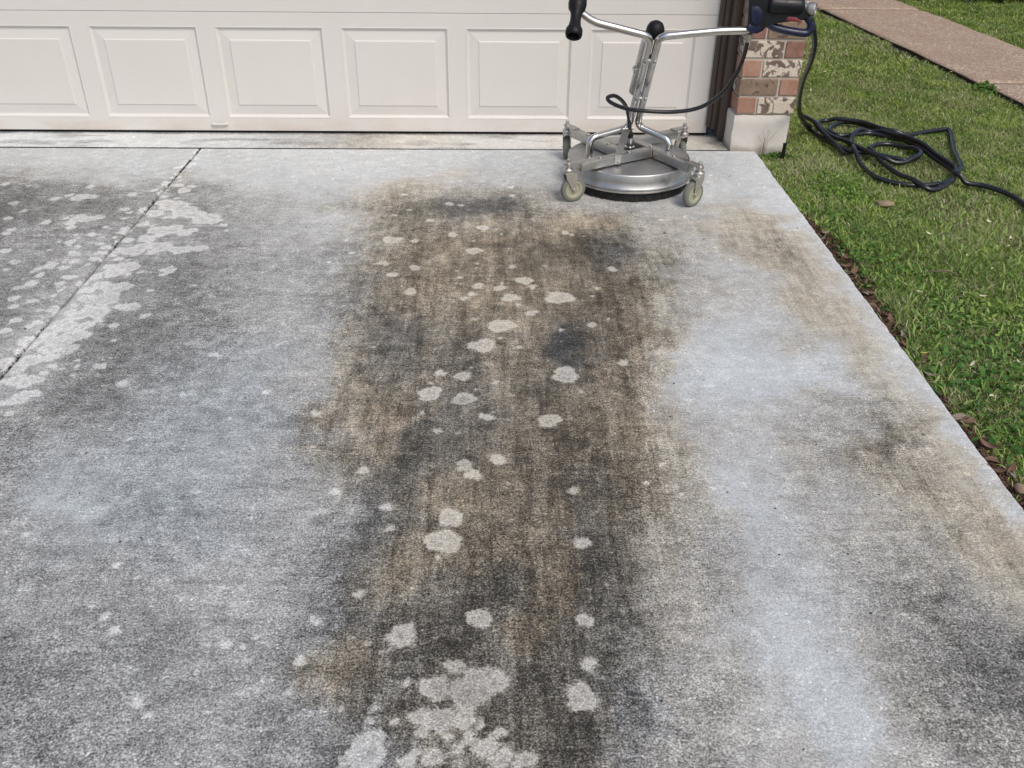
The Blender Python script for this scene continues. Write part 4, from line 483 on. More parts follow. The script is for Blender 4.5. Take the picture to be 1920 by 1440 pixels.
[-1,-1,-1,-1,-1,-1,-1,-1,-1,-1,-1,-1,-1,-1,-1,-1,-1,-1,-1,-1,-1,-1,-1,-1,-1,-1,-1,-1,-1,-1,-1,-1,-1,-1,-1,-1,-2,-2,-3,-3,-4,-4,-5,-5,-5,-5,-4,-4,-3,-2,0,3,7,7,6,4,4,5,6,9,8,7,7,7,10,10,9,10,8,3,2,8,12,12,12,10,8,5,0,-1,-2,-2,-2,-2,-2,-2,-2,-2,-1,-1,3,5,7,8,6,4,2,0],
[-1,-1,-1,-1,-1,-1,-1,-1,-1,-1,-1,-1,-1,-1,-1,-1,-1,-1,-1,-1,-1,-1,-1,-1,-1,-1,-1,-1,-1,-1,-1,-1,-1,-1,-1,-1,-2,-2,-2,-2,-3,-4,-5,-5,-5,-5,-4,-4,-3,-1,0,3,7,7,5,3,4,6,6,9,9,7,7,8,10,10,10,11,8,1,-1,7,11,12,12,12,7,6,1,-1,-2,-2,-2,-2,-2,-2,0,0,0,0,1,5,8,8,6,4,2,0],
[-1,-1,-1,-1,-1,-1,-1,-1,-1,-1,-1,-1,-1,-1,-1,-1,-1,-1,-1,-1,-1,-1,-1,-1,-1,-1,-1,-1,-1,-1,-1,-1,-1,-1,-1,-1,-1,-1,-2,-2,-3,-4,-5,-5,-5,-4,-4,-3,-2,-1,0,3,7,6,4,2,4,6,6,8,9,8,8,9,10,10,10,12,9,0,-4,5,11,12,12,12,8,6,2,0,-1,-2,-2,-2,-2,-1,1,4,3,1,1,3,7,7,7,5,1,0],
[-1,-1,-1,-1,-1,-1,-1,-1,-1,-1,-1,-1,-1,-1,-1,-1,-1,-1,-1,-1,-1,-1,-1,-1,-1,-1,-1,-1,-1,-1,-1,-1,-1,-1,-1,-1,-1,-1,-1,-2,-2,-3,-4,-4,-4,-4,-3,-3,-2,-1,0,4,7,6,4,3,5,6,6,9,10,9,9,9,10,10,10,12,10,2,-3,5,11,12,12,12,8,7,4,1,-1,-2,-2,-2,-1,-1,1,4,4,4,2,3,7,7,7,5,2,0],
[-1,-1,-1,-1,-1,-1,-1,-1,-1,-1,-1,-1,-1,-1,-1,-1,-1,-1,-1,-1,-1,-1,-1,-1,-1,-1,-1,-1,-1,-1,-1,-1,-1,-1,-1,-1,-1,-1,-1,-2,-2,-3,-3,-3,-3,-3,-3,-2,-2,-1,0,4,7,6,4,3,5,6,6,9,10,9,9,10,10,11,11,12,10,5,0,6,11,12,12,12,8,7,4,3,0,-1,-1,-1,-1,-1,0,2,3,4,5,4,8,8,7,5,2,0],
[-1,-1,-1,-1,-1,-1,-1,-1,-1,-1,-1,-1,-1,-1,-1,-1,-1,-1,-1,-1,-1,-1,-1,-1,-1,-1,-1,-1,-1,-1,-1,-1,-1,-1,-1,-1,-1,-1,-1,-2,-2,-2,-2,-2,-2,-2,-2,-2,-1,-1,0,4,7,5,4,4,5,6,7,9,10,10,10,10,11,11,12,12,10,7,4,7,11,12,12,12,9,7,5,3,0,0,0,0,0,0,0,0,3,4,6,7,8,8,7,5,2,1],
[-1,-1,-1,-1,-1,-1,-1,-1,-1,-1,-1,-1,-1,-1,-1,-1,-1,-1,-1,-1,-1,-1,-1,-1,-1,-1,-1,-1,-1,-1,-1,-1,-1,-1,-1,-1,-1,-1,-1,-1,-1,-1,-1,-1,-1,-1,-1,-1,-1,-1,0,4,6,5,5,4,5,6,7,9,10,10,10,10,11,12,12,12,11,9,7,8,11,12,12,12,10,7,5,3,2,0,0,0,0,0,0,2,2,5,7,8,8,8,8,5,1,0],
[-1,-1,-1,-1,-1,-1,-1,-1,-1,-1,-1,-1,-1,-1,-1,-1,-1,-1,-1,-1,-1,-1,-1,-1,-1,-1,-1,-1,-1,-1,-1,-1,-1,-1,-1,-1,-1,-1,-1,-1,-1,-1,-1,-1,-1,-1,-1,-1,-1,-1,0,4,6,6,6,6,6,7,8,10,11,11,11,11,11,12,12,12,11,10,8,9,11,12,12,12,10,6,6,4,2,2,2,0,0,0,0,2,3,5,7,8,8,8,7,4,2,0],
[-1,-1,-1,-1,-1,-1,-1,-1,-1,-1,-1,-1,-1,-1,-1,-1,-1,-1,-1,-1,-1,-1,-1,-1,-1,-1,-1,-1,-1,-1,-1,-1,-1,-1,-1,-1,-1,-1,-1,-1,-1,-1,-1,-1,-1,-1,-1,-1,-1,-1,2,4,5,6,7,7,8,8,9,11,11,11,11,11,12,12,12,12,11,11,10,10,11,12,12,12,11,7,6,4,3,2,2,2,2,2,2,2,4,6,8,8,8,8,7,3,2,0],
[-1,-1,-1,-1,-1,-1,-1,-1,-1,-1,-1,-1,-1,-1,-1,-1,-1,-1,-1,-1,-1,-1,-1,-1,-1,-1,-1,-1,-1,-1,-1,-1,-1,-1,-1,-1,-1,-1,-1,-1,-1,-1,-1,-1,-1,-1,-1,-1,-1,0,2,3,5,7,8,9,9,10,10,11,12,12,12,12,12,12,12,12,12,12,11,11,12,12,12,11,11,8,7,5,3,3,2,2,2,2,2,2,4,6,8,8,8,8,7,3,1,0],
[-1,-1,-1,-1,-1,-1,-1,-1,-1,-1,-1,-1,-1,-1,-1,-1,-1,-1,-1,-1,-1,-1,-1,-1,-1,-1,-1,-1,-1,-1,-1,-1,-1,-1,-1,-1,-1,-1,-1,-1,-1,-1,-1,-1,-1,-1,-1,-1,-1,0,2,3,5,7,9,9,10,11,11,11,12,12,12,12,12,12,12,12,12,12,12,12,12,12,12,11,10,9,8,5,3,3,3,2,2,2,2,2,4,7,8,8,8,8,8,4,0,0],
[-1,-1,-1,-1,-1,-1,-1,-1,-1,-1,-1,-1,-1,-1,-1,-1,-1,-1,-1,-1,-1,-1,-1,-1,-1,-1,-1,-1,-1,-1,-1,-1,-1,-1,-1,-1,-1,-1,-1,-1,-1,-1,-1,-1,-1,-1,-1,-1,-1,-1,2,3,5,7,9,10,11,11,11,12,12,12,12,12,12,12,12,12,12,12,12,12,12,12,12,11,10,9,8,5,3,3,2,2,2,2,2,2,3,6,8,8,8,8,8,4,0,0],
[-1,-1,-1,-1,-1,-1,-1,-1,-1,-1,-1,-1,-1,-1,-1,-1,-1,-1,-1,-1,-1,-1,-1,-1,-1,-1,-1,-1,-1,-1,-1,-1,-1,-1,-1,-1,-1,-1,-1,-1,-1,-1,-1,-1,-1,-1,-1,-1,-1,-1,2,3,5,7,9,10,11,11,12,12,12,12,12,12,12,12,12,12,12,12,12,12,12,12,12,11,10,9,8,6,3,2,2,2,2,2,2,2,3,6,8,8,8,8,7,5,1,0],
[-1,-1,-1,-1,-1,-1,-1,-1,-1,-1,-1,-1,-1,-1,-1,-1,-1,-1,-1,-1,-1,-1,-1,-1,-1,-1,-1,-1,-1,-1,-1,-1,-1,-1,-1,-1,-1,-1,-1,-1,-1,-1,-1,-1,-1,-1,-1,-1,-1,-1,2,4,5,7,9,11,12,12,12,12,12,12,12,12,12,12,12,12,12,12,12,12,12,12,12,11,10,9,8,6,3,2,2,2,2,2,2,2,2,5,8,8,8,8,7,4,1,0],
[-1,-1,-1,-1,-1,-1,-1,-1,-1,-1,-1,-1,-1,-1,-1,-1,-1,-1,-1,-1,-1,-1,-1,-1,-1,-1,-1,-1,-1,-1,-1,-1,-1,-1,-1,-1,-1,-1,-1,-1,-1,-1,-1,-1,-1,-1,-1,-1,-1,0,2,3,5,7,9,11,12,12,12,12,12,12,12,12,12,12,12,12,12,12,12,12,12,12,11,11,10,9,7,6,3,2,2,2,2,2,2,2,2,5,8,8,8,8,6,4,1,0],
[-1,-1,-1,-1,-1,-1,-1,-1,-1,-1,-1,-1,-1,-1,-1,-1,-1,-1,-1,-1,-1,-1,-1,-1,-1,-1,-1,-1,-1,-1,-1,-1,-1,-1,-1,-1,-1,-1,-1,-1,-1,-1,-1,-1,-1,-1,-1,-1,-1,0,2,3,5,7,9,11,12,12,12,12,12,12,12,12,12,12,12,12,12,12,12,11,11,10,10,9,9,9,7,6,4,2,2,2,2,2,2,2,3,5,8,8,8,8,7,4,2,0],
[-1,-1,-1,-1,-1,-1,-1,-1,-1,-1,-1,-1,-1,-1,-1,-1,-1,-1,-1,-1,-1,-1,-1,-1,-1,-1,-1,-1,-1,-1,-1,-1,-1,-1,-1,-1,-1,-1,-1,-1,-1,-1,-1,-1,-1,-1,-1,-1,-1,1,2,3,5,7,10,11,12,12,12,12,12,12,12,12,12,12,12,12,12,12,11,11,10,9,8,8,8,8,7,6,4,2,2,2,2,2,2,2,4,6,8,8,8,8,7,4,2,0],
[-1,-1,-1,-1,-1,-1,-1,-1,-1,-1,-1,-1,-1,-1,-1,-1,-1,-1,-1,-1,-1,-1,-1,-1,-1,-1,-1,-1,-1,-1,-1,-1,-1,-1,-1,-1,-1,-1,-1,-1,-1,-1,-1,-1,-1,-1,-1,-1,-1,1,2,2,4,7,10,11,11,12,12,12,12,12,12,12,12,12,12,12,12,12,11,10,9,8,7,6,7,8,7,6,4,3,2,2,2,2,2,2,4,6,8,8,8,8,8,5,1,1],
[-1,-1,-1,-1,-1,-1,-1,-1,-1,-1,-1,-1,-1,-1,-1,-1,-1,-1,-1,-1,-1,-1,-1,-1,-1,-1,-1,-1,-1,-1,-1,-1,-1,-1,-1,-1,-1,-1,-1,-1,-1,-1,-1,-1,-1,-1,-1,-1,-1,1,1,2,4,8,10,11,11,12,12,12,12,12,12,12,12,12,12,12,12,12,11,10,8,7,5,4,5,7,7,7,4,3,3,2,2,2,2,2,4,7,8,8,8,8,8,6,2,0],
[-1,-1,-1,-1,-1,-1,-1,-1,-1,-1,-1,-1,-1,-1,-1,-1,-1,-1,-1,-1,-1,-1,-1,-1,-1,-1,-1,-1,-1,-1,-1,-1,-1,-1,-1,-1,-1,-1,-1,-1,-1,-1,-1,-1,-1,-1,-1,-1,-1,1,1,2,5,8,10,11,11,12,12,12,12,12,12,12,12,12,12,12,12,12,12,10,8,7,5,3,4,6,7,7,4,3,3,2,2,3,3,3,5,8,8,8,8,8,8,7,3,0],
[-1,-1,-1,-1,-1,-1,-1,-1,-1,-1,-1,-1,-1,-1,-1,-1,-1,-1,-1,-1,-1,-1,-1,-1,-1,-1,-1,-1,-1,-1,-1,-1,-1,-1,-1,-1,-1,-1,-1,-1,-1,-1,-1,-1,-1,-1,-1,-1,-1,1,1,2,5,8,10,11,11,12,12,12,12,12,12,12,12,12,12,12,12,12,12,11,9,7,5,3,2,5,6,6,5,4,3,2,2,3,4,5,6,8,8,8,8,8,8,6,3,1],
[-1,-1,-1,-1,-1,-1,-1,-1,-1,-1,-1,-1,-1,-1,-1,-1,-1,-1,-1,-1,-1,-1,-1,-1,-1,-1,-1,-1,-1,-1,-1,-1,-1,-1,-1,-1,-1,-1,-1,-1,-1,-1,-1,-1,-1,-1,-1,-1,1,1,2,2,5,8,10,11,11,12,12,12,12,12,12,12,12,12,12,12,12,12,12,11,9,7,5,3,2,5,6,4,5,4,3,2,2,4,5,6,8,8,8,8,8,8,8,6,3,1],
[-1,-1,-1,-1,-1,-1,-1,-1,-1,-1,-1,-1,-1,-1,-1,-1,-1,-1,-1,-1,-1,-1,-1,-1,-1,-1,-1,-1,-1,-1,-1,-1,-1,-1,-1,-1,-1,-1,-1,-1,-1,-1,-1,-1,-1,-1,-1,-1,1,1,2,3,5,8,10,10,11,11,12,12,12,12,12,12,12,12,12,12,12,12,12,12,10,7,5,4,5,5,5,4,5,4,3,3,2,4,5,7,8,8,8,8,8,8,8,5,2,1],
[-1,-1,-1,-1,-1,-1,-1,-1,-1,-1,-1,-1,-1,-1,-1,-1,-1,-1,-1,-1,-1,-1,-1,-1,-1,-1,-1,-1,-1,-1,-1,-1,-1,-1,-1,-1,-1,-1,-1,-1,-1,-1,-1,-1,-1,-1,-1,-1,1,1,2,3,5,8,10,10,11,11,11,12,11,11,11,11,12,12,12,12,12,12,12,12,10,8,7,7,7,6,5,4,5,4,4,3,2,4,6,8,8,8,8,8,8,8,8,5,1,1],
[-1,-1,-1,-1,-1,-1,-1,-1,-1,-1,-1,-1,-1,-1,-1,-1,-1,-1,-1,-1,-1,-1,-1,-1,-1,-1,-1,-1,-1,-1,-1,-1,-1,-1,-1,-1,-1,-1,-1,-1,-1,-1,-1,-1,-1,-1,-1,-1,1,1,2,3,5,8,9,10,10,11,11,11,11,11,11,11,11,11,12,12,12,12,12,12,11,10,9,9,8,7,6,4,5,4,4,3,3,4,6,8,8,8,8,8,8,8,8,5,1,0],
[-1,-1,-1,-1,-1,-1,-1,-1,-1,-1,-1,-1,-1,-1,-1,-1,-1,-1,-1,-1,-1,-1,-1,-1,-1,-1,-1,-1,-1,-1,-1,-1,-1,-1,-1,-1,-1,-1,-1,-1,-1,-1,-1,-1,-1,-1,-1,-1,1,1,2,3,5,8,9,10,10,10,10,10,10,10,10,10,10,10,11,11,12,12,12,12,12,11,10,10,9,8,6,4,5,4,4,4,4,4,6,8,8,8,8,8,8,8,7,4,2,0],
[-1,-1,-1,-1,-1,-1,-1,-1,-1,-1,-1,-1,-1,-1,-1,-1,-1,-1,-1,-1,-1,-1,-1,-1,-1,-1,-1,-1,-1,-1,-1,-1,-1,-1,-1,-1,-1,-1,-1,-1,-1,-1,-1,-1,-1,-1,-1,-1,1,1,2,3,5,7,9,9,10,10,10,9,9,9,9,9,9,10,10,10,11,12,12,12,12,12,12,11,10,8,6,4,5,4,4,4,4,5,6,8,8,8,8,8,8,8,5,3,1,0],
[0,0,0,0,0,0,0,0,0,0,0,0,0,0,0,0,0,0,0,0,0,0,0,0,0,0,0,0,0,0,0,0,0,0,0,0,0,0,0,0,0,0,0,0,0,0,0,1,1,1,2,4,5,7,8,9,10,10,9,9,9,10,10,10,9,9,9,10,10,11,12,12,12,12,12,12,11,8,7,5,5,4,4,5,5,5,6,8,8,8,8,8,8,7,4,1,1,0],
[0,0,0,0,0,0,0,0,0,0,0,0,0,0,0,0,0,0,0,0,0,0,0,0,0,0,0,0,0,0,0,0,0,0,0,0,0,0,0,0,0,0,0,0,0,0,0,1,1,2,2,4,6,8,8,8,9,9,8,7,7,8,8,8,8,8,8,9,10,11,12,12,12,12,12,12,9,7,6,4,3,4,4,4,5,5,6,7,8,8,8,8,8,7,4,0,0,0],
[0,0,0,0,0,0,0,0,0,0,0,0,0,0,0,0,0,0,0,0,0,0,0,0,0,0,0,0,0,0,0,0,0,0,0,0,0,0,0,0,0,0,0,0,0,0,0,1,2,2,3,5,7,8,8,8,8,8,6,6,5,5,5,5,5,6,7,8,9,9,10,10,10,10,10,9,7,6,4,3,2,3,4,4,4,5,5,7,8,8,8,8,7,7,4,1,0,0],
[0,0,0,0,0,0,0,0,0,0,0,0,0,0,0,0,0,0,0,0,0,0,0,0,0,0,0,0,0,0,0,0,0,0,0,0,0,0,0,0,0,0,0,0,0,0,1,1,2,3,4,6,7,8,8,7,7,6,5,4,4,4,4,4,4,4,5,7,7,7,7,7,7,7,7,6,5,4,3,2,2,3,3,4,4,4,5,6,7,8,8,7,6,5,3,1,0,0],
[0,0,0,0,0,0,0,0,0,0,0,0,0,0,0,0,0,0,0,0,0,0,0,0,0,0,0,0,0,0,0,0,0,0,0,0,0,0,0,0,0,0,0,0,0,0,1,2,2,3,5,6,8,8,7,7,6,5,4,3,2,2,2,2,2,3,4,5,6,6,6,5,5,5,4,4,3,2,1,1,1,3,3,3,4,4,3,5,6,7,8,6,4,3,2,1,0,0],
[0,0,0,0,0,0,0,0,0,0,0,0,0,0,0,0,0,0,0,0,0,0,0,0,0,0,0,0,0,0,0,0,0,0,0,0,0,0,0,0,0,0,0,0,0,0,1,2,3,4,5,6,8,7,7,6,6,5,3,2,2,2,1,1,2,2,3,5,5,5,5,4,4,3,3,2,2,1,1,0,0,2,3,3,1,2,2,3,4,4,5,5,3,2,1,0,0,0],
[0,0,0,0,0,0,0,0,0,0,0,0,0,0,0,0,0,0,0,0,0,0,0,0,0,0,0,0,0,0,0,0,0,0,0,0,0,0,0,0,0,0,0,0,0,0,1,2,3,4,5,6,7,7,6,6,6,4,3,2,2,1,1,1,1,2,3,4,5,4,4,3,3,2,2,2,1,1,0,0,0,2,2,3,1,1,1,2,3,3,4,4,3,2,1,0,0,0],
[0,0,0,0,0,0,0,0,0,0,0,0,0,0,0,0,0,0,0,0,0,0,0,0,0,0,0,0,0,0,0,0,0,0,0,0,0,0,0,0,0,0,0,0,0,0,1,2,3,4,5,6,7,6,6,6,5,4,3,3,2,2,2,2,2,2,3,4,4,4,3,3,2,2,1,1,1,1,0,0,0,2,2,2,1,1,1,1,2,2,3,3,2,1,1,0,0,0],
[0,0,0,0,0,0,0,0,0,0,0,0,0,0,0,0,0,0,0,0,0,0,0,0,0,0,0,0,0,0,0,0,0,0,0,0,0,0,0,0,0,0,0,0,0,0,1,2,3,4,5,6,6,6,6,5,5,4,4,3,3,3,3,3,3,3,3,4,4,3,3,2,1,1,1,1,1,0,0,0,0,0,2,0,0,0,1,1,1,1,2,2,1,1,1,0,0,0],
[0,0,0,0,0,0,0,0,0,0,0,0,0,0,0,0,0,0,0,0,0,0,0,0,0,0,0,0,0,0,0,0,0,0,0,0,0,0,0,0,0,0,0,0,0,1,1,2,3,4,5,6,6,6,5,5,5,4,4,4,4,4,4,4,4,4,4,3,3,3,2,1,1,0,0,0,0,0,0,0,0,0,2,0,0,0,0,0,0,0,0,1,0,0,0,0,0,0],
[0,0,0,0,0,0,0,0,0,0,0,0,0,0,0,0,0,0,0,0,0,0,0,0,0,0,0,0,0,0,0,0,0,0,0,0,0,0,0,0,0,0,0,0,0,1,1,2,3,3,4,5,6,6,6,5,5,4,4,3,3,3,3,3,3,3,3,3,2,2,2,1,0,0,0,0,0,0,0,0,0,0,2,0,0,0,0,0,0,0,0,0,0,0,0,0,0,0],
[0,0,0,0,0,0,0,0,0,0,0,0,0,0,0,0,0,0,0,0,0,0,0,0,0,0,0,0,0,0,0,0,0,0,0,0,0,0,0,0,0,0,0,0,0,0,1,1,2,3,5,6,7,8,8,7,6,4,3,3,2,2,2,2,2,2,2,2,2,1,1,1,0,0,0,0,0,0,0,0,0,0,2,2,0,0,0,0,0,0,0,0,0,0,0,0,0,0],
[0,0,0,0,0,0,0,0,0,0,0,0,0,0,0,0,0,0,0,0,0,0,0,0,0,0,0,0,0,1,0,0,0,0,0,0,0,0,0,0,0,0,0,0,0,0,1,1,1,2,4,5,6,7,7,6,5,4,3,2,2,2,1,1,1,1,1,1,1,1,1,0,0,0,0,0,0,0,0,0,0,0,2,2,0,0,0,0,0,0,0,0,0,0,0,0,0,0],
[0,0,0,0,0,0,0,0,0,0,0,0,0,0,0,0,0,0,0,0,0,0,0,0,0,0,0,1,1,2,1,0,0,0,0,0,0,0,0,0,0,0,0,0,0,0,0,0,0,1,1,2,2,3,3,3,4,4,4,3,3,2,1,1,1,0,0,0,0,0,0,0,0,0,0,0,0,0,0,0,0,0,2,2,0,0,0,0,0,0,0,0,0,0,0,0,0,0],
[0,0,0,0,0,0,0,0,0,0,0,0,0,0,0,0,0,0,0,0,0,0,0,0,0,0,0,1,2,2,1,0,0,0,0,0,0,0,0,0,0,0,0,0,0,0,0,0,0,0,0,0,1,1,2,3,4,5,6,6,5,3,2,1,0,0,0,0,0,0,0,0,0,0,0,0,0,0,0,0,0,0,0,2,2,0,0,0,0,0,0,0,0,0,0,0,0,0],
[0,0,0,0,0,0,0,0,0,0,0,0,0,0,0,0,0,0,0,0,0,0,0,0,0,0,0,1,1,1,0,0,0,0,0,0,0,0,0,0,0,0,0,0,0,0,0,0,0,0,0,0,0,1,1,2,3,4,5,5,4,3,2,1,1,0,0,0,0,0,0,0,0,0,0,0,0,0,0,0,0,0,0,2,0,0,0,0,0,0,0,0,0,0,0,0,0,0],
[0,0,0,0,0,0,0,0,0,0,0,0,0,0,0,0,0,0,0,0,0,0,0,0,0,0,0,0,0,0,0,0,0,0,0,0,0,0,0,0,0,0,0,0,0,0,0,0,0,0,0,0,0,0,1,1,2,3,4,4,4,4,3,3,2,1,1,0,0,0,0,0,0,0,0,0,0,0,0,0,0,0,0,2,0,0,0,0,0,0,0,0,0,0,0,0,0,0],
[0,0,0,0,0,0,0,0,0,0,0,0,0,0,0,0,0,0,0,0,0,0,0,0,0,0,0,0,0,0,0,0,0,0,0,0,0,0,0,0,0,0,0,0,0,0,0,0,0,0,0,0,0,0,0,1,1,2,2,3,3,3,3,2,2,1,1,0,0,0,0,0,0,0,0,0,0,0,0,0,0,0,0,0,0,0,0,0,0,0,0,0,0,0,0,0,0,0],
[0,0,0,0,0,0,0,0,0,0,0,0,0,0,0,0,0,0,0,0,0,0,0,0,0,0,0,0,0,0,0,0,0,0,0,0,0,0,0,0,0,0,0,0,0,0,0,0,0,0,0,0,0,0,0,0,0,0,0,0,1,1,1,0,0,0,0,0,0,0,0,0,0,0,0,0,0,0,0,0,0,0,0,0,0,0,0,0,0,0,0,0,0,0,0,0,0,0],
[0,0,0,0,0,0,0,0,0,0,0,0,0,0,0,0,0,0,0,0,0,0,0,0,0,0,0,0,0,0,0,0,0,0,0,0,0,0,0,0,0,0,0,0,0,0,0,0,0,0,0,0,0,0,0,0,0,0,0,0,0,0,0,0,0,0,0,0,0,0,0,0,0,0,0,0,0,0,0,0,0,0,0,0,0,0,0,0,0,0,0,0,0,0,0,0,0,0],
[0,0,0,0,0,0,0,0,0,0,0,0,0,0,0,0,0,0,0,0,0,0,0,0,0,0,0,0,0,0,0,0,0,0,0,0,0,0,0,0,0,0,0,0,0,0,0,0,0,0,0,0,0,0,0,0,0,0,0,0,0,0,0,0,0,0,0,0,0,0,0,0,0,0,0,0,0,0,0,0,0,0,0,0,0,0,0,0,0,0,0,0,0,0,0,0,0,0],
[0,0,0,0,0,0,0,0,0,0,0,0,0,0,0,0,0,0,0,0,0,0,0,0,0,0,0,0,0,0,0,0,0,0,0,0,0,0,0,0,0,0,0,0,0,0,0,0,0,0,0,0,0,0,0,0,0,0,0,0,0,0,0,0,0,0,0,0,0,0,0,0,0,0,0,0,0,0,0,0,0,0,0,0,0,0,0,0,0,0,0,0,0,0,0,0,0,0],
[0,0,0,0,0,0,0,0,0,0,0,0,0,0,0,0,0,0,0,0,0,0,0,0,0,0,0,0,0,0,0,0,0,0,0,0,0,0,0,0,0,0,0,0,0,0,0,0,0,0,0,0,0,0,0,0,0,0,0,0,0,0,0,0,0,0,0,0,0,0,0,0,0,0,0,0,0,0,0,0,0,0,0,0,0,0,0,0,0,0,0,0,0,0,0,0,0,0],
[0,0,0,0,0,0,0,0,0,0,0,0,0,0,0,0,0,0,0,0,0,0,0,0,0,0,0,0,0,0,0,0,0,0,0,0,0,0,0,0,0,0,0,0,0,0,0,0,0,0,0,0,0,0,0,0,0,0,0,0,0,0,0,0,0,0,0,0,0,0,0,0,0,0,0,0,0,0,0,0,0,0,0,0,0,0,0,0,0,0,0,0,0,0,0,0,0,0],
[0,0,0,0,0,0,0,0,0,0,0,0,0,0,0,0,0,0,0,0,0,0,0,0,0,0,0,0,0,0,0,0,0,0,0,0,0,0,0,0,0,0,0,0,0,0,0,0,0,0,0,0,0,0,0,0,0,0,0,0,0,0,0,0,0,0,0,0,0,0,0,0,0,0,0,0,0,0,0,0,0,0,0,0,0,0,0,0,0,0,0,0,0,0,0,0,0,0],
[0,0,0,0,0,0,0,0,0,0,0,0,0,0,0,0,0,0,0,0,0,0,0,0,0,0,0,0,0,0,0,0,0,0,0,0,0,0,0,0,0,0,0,0,0,0,0,0,0,0,0,0,0,0,0,0,0,0,0,0,0,0,0,0,0,0,0,0,0,0,0,0,0,0,0,0,0,0,0,0,0,0,0,0,0,0,0,0,0,0,0,0,0,0,0,0,0,0]]
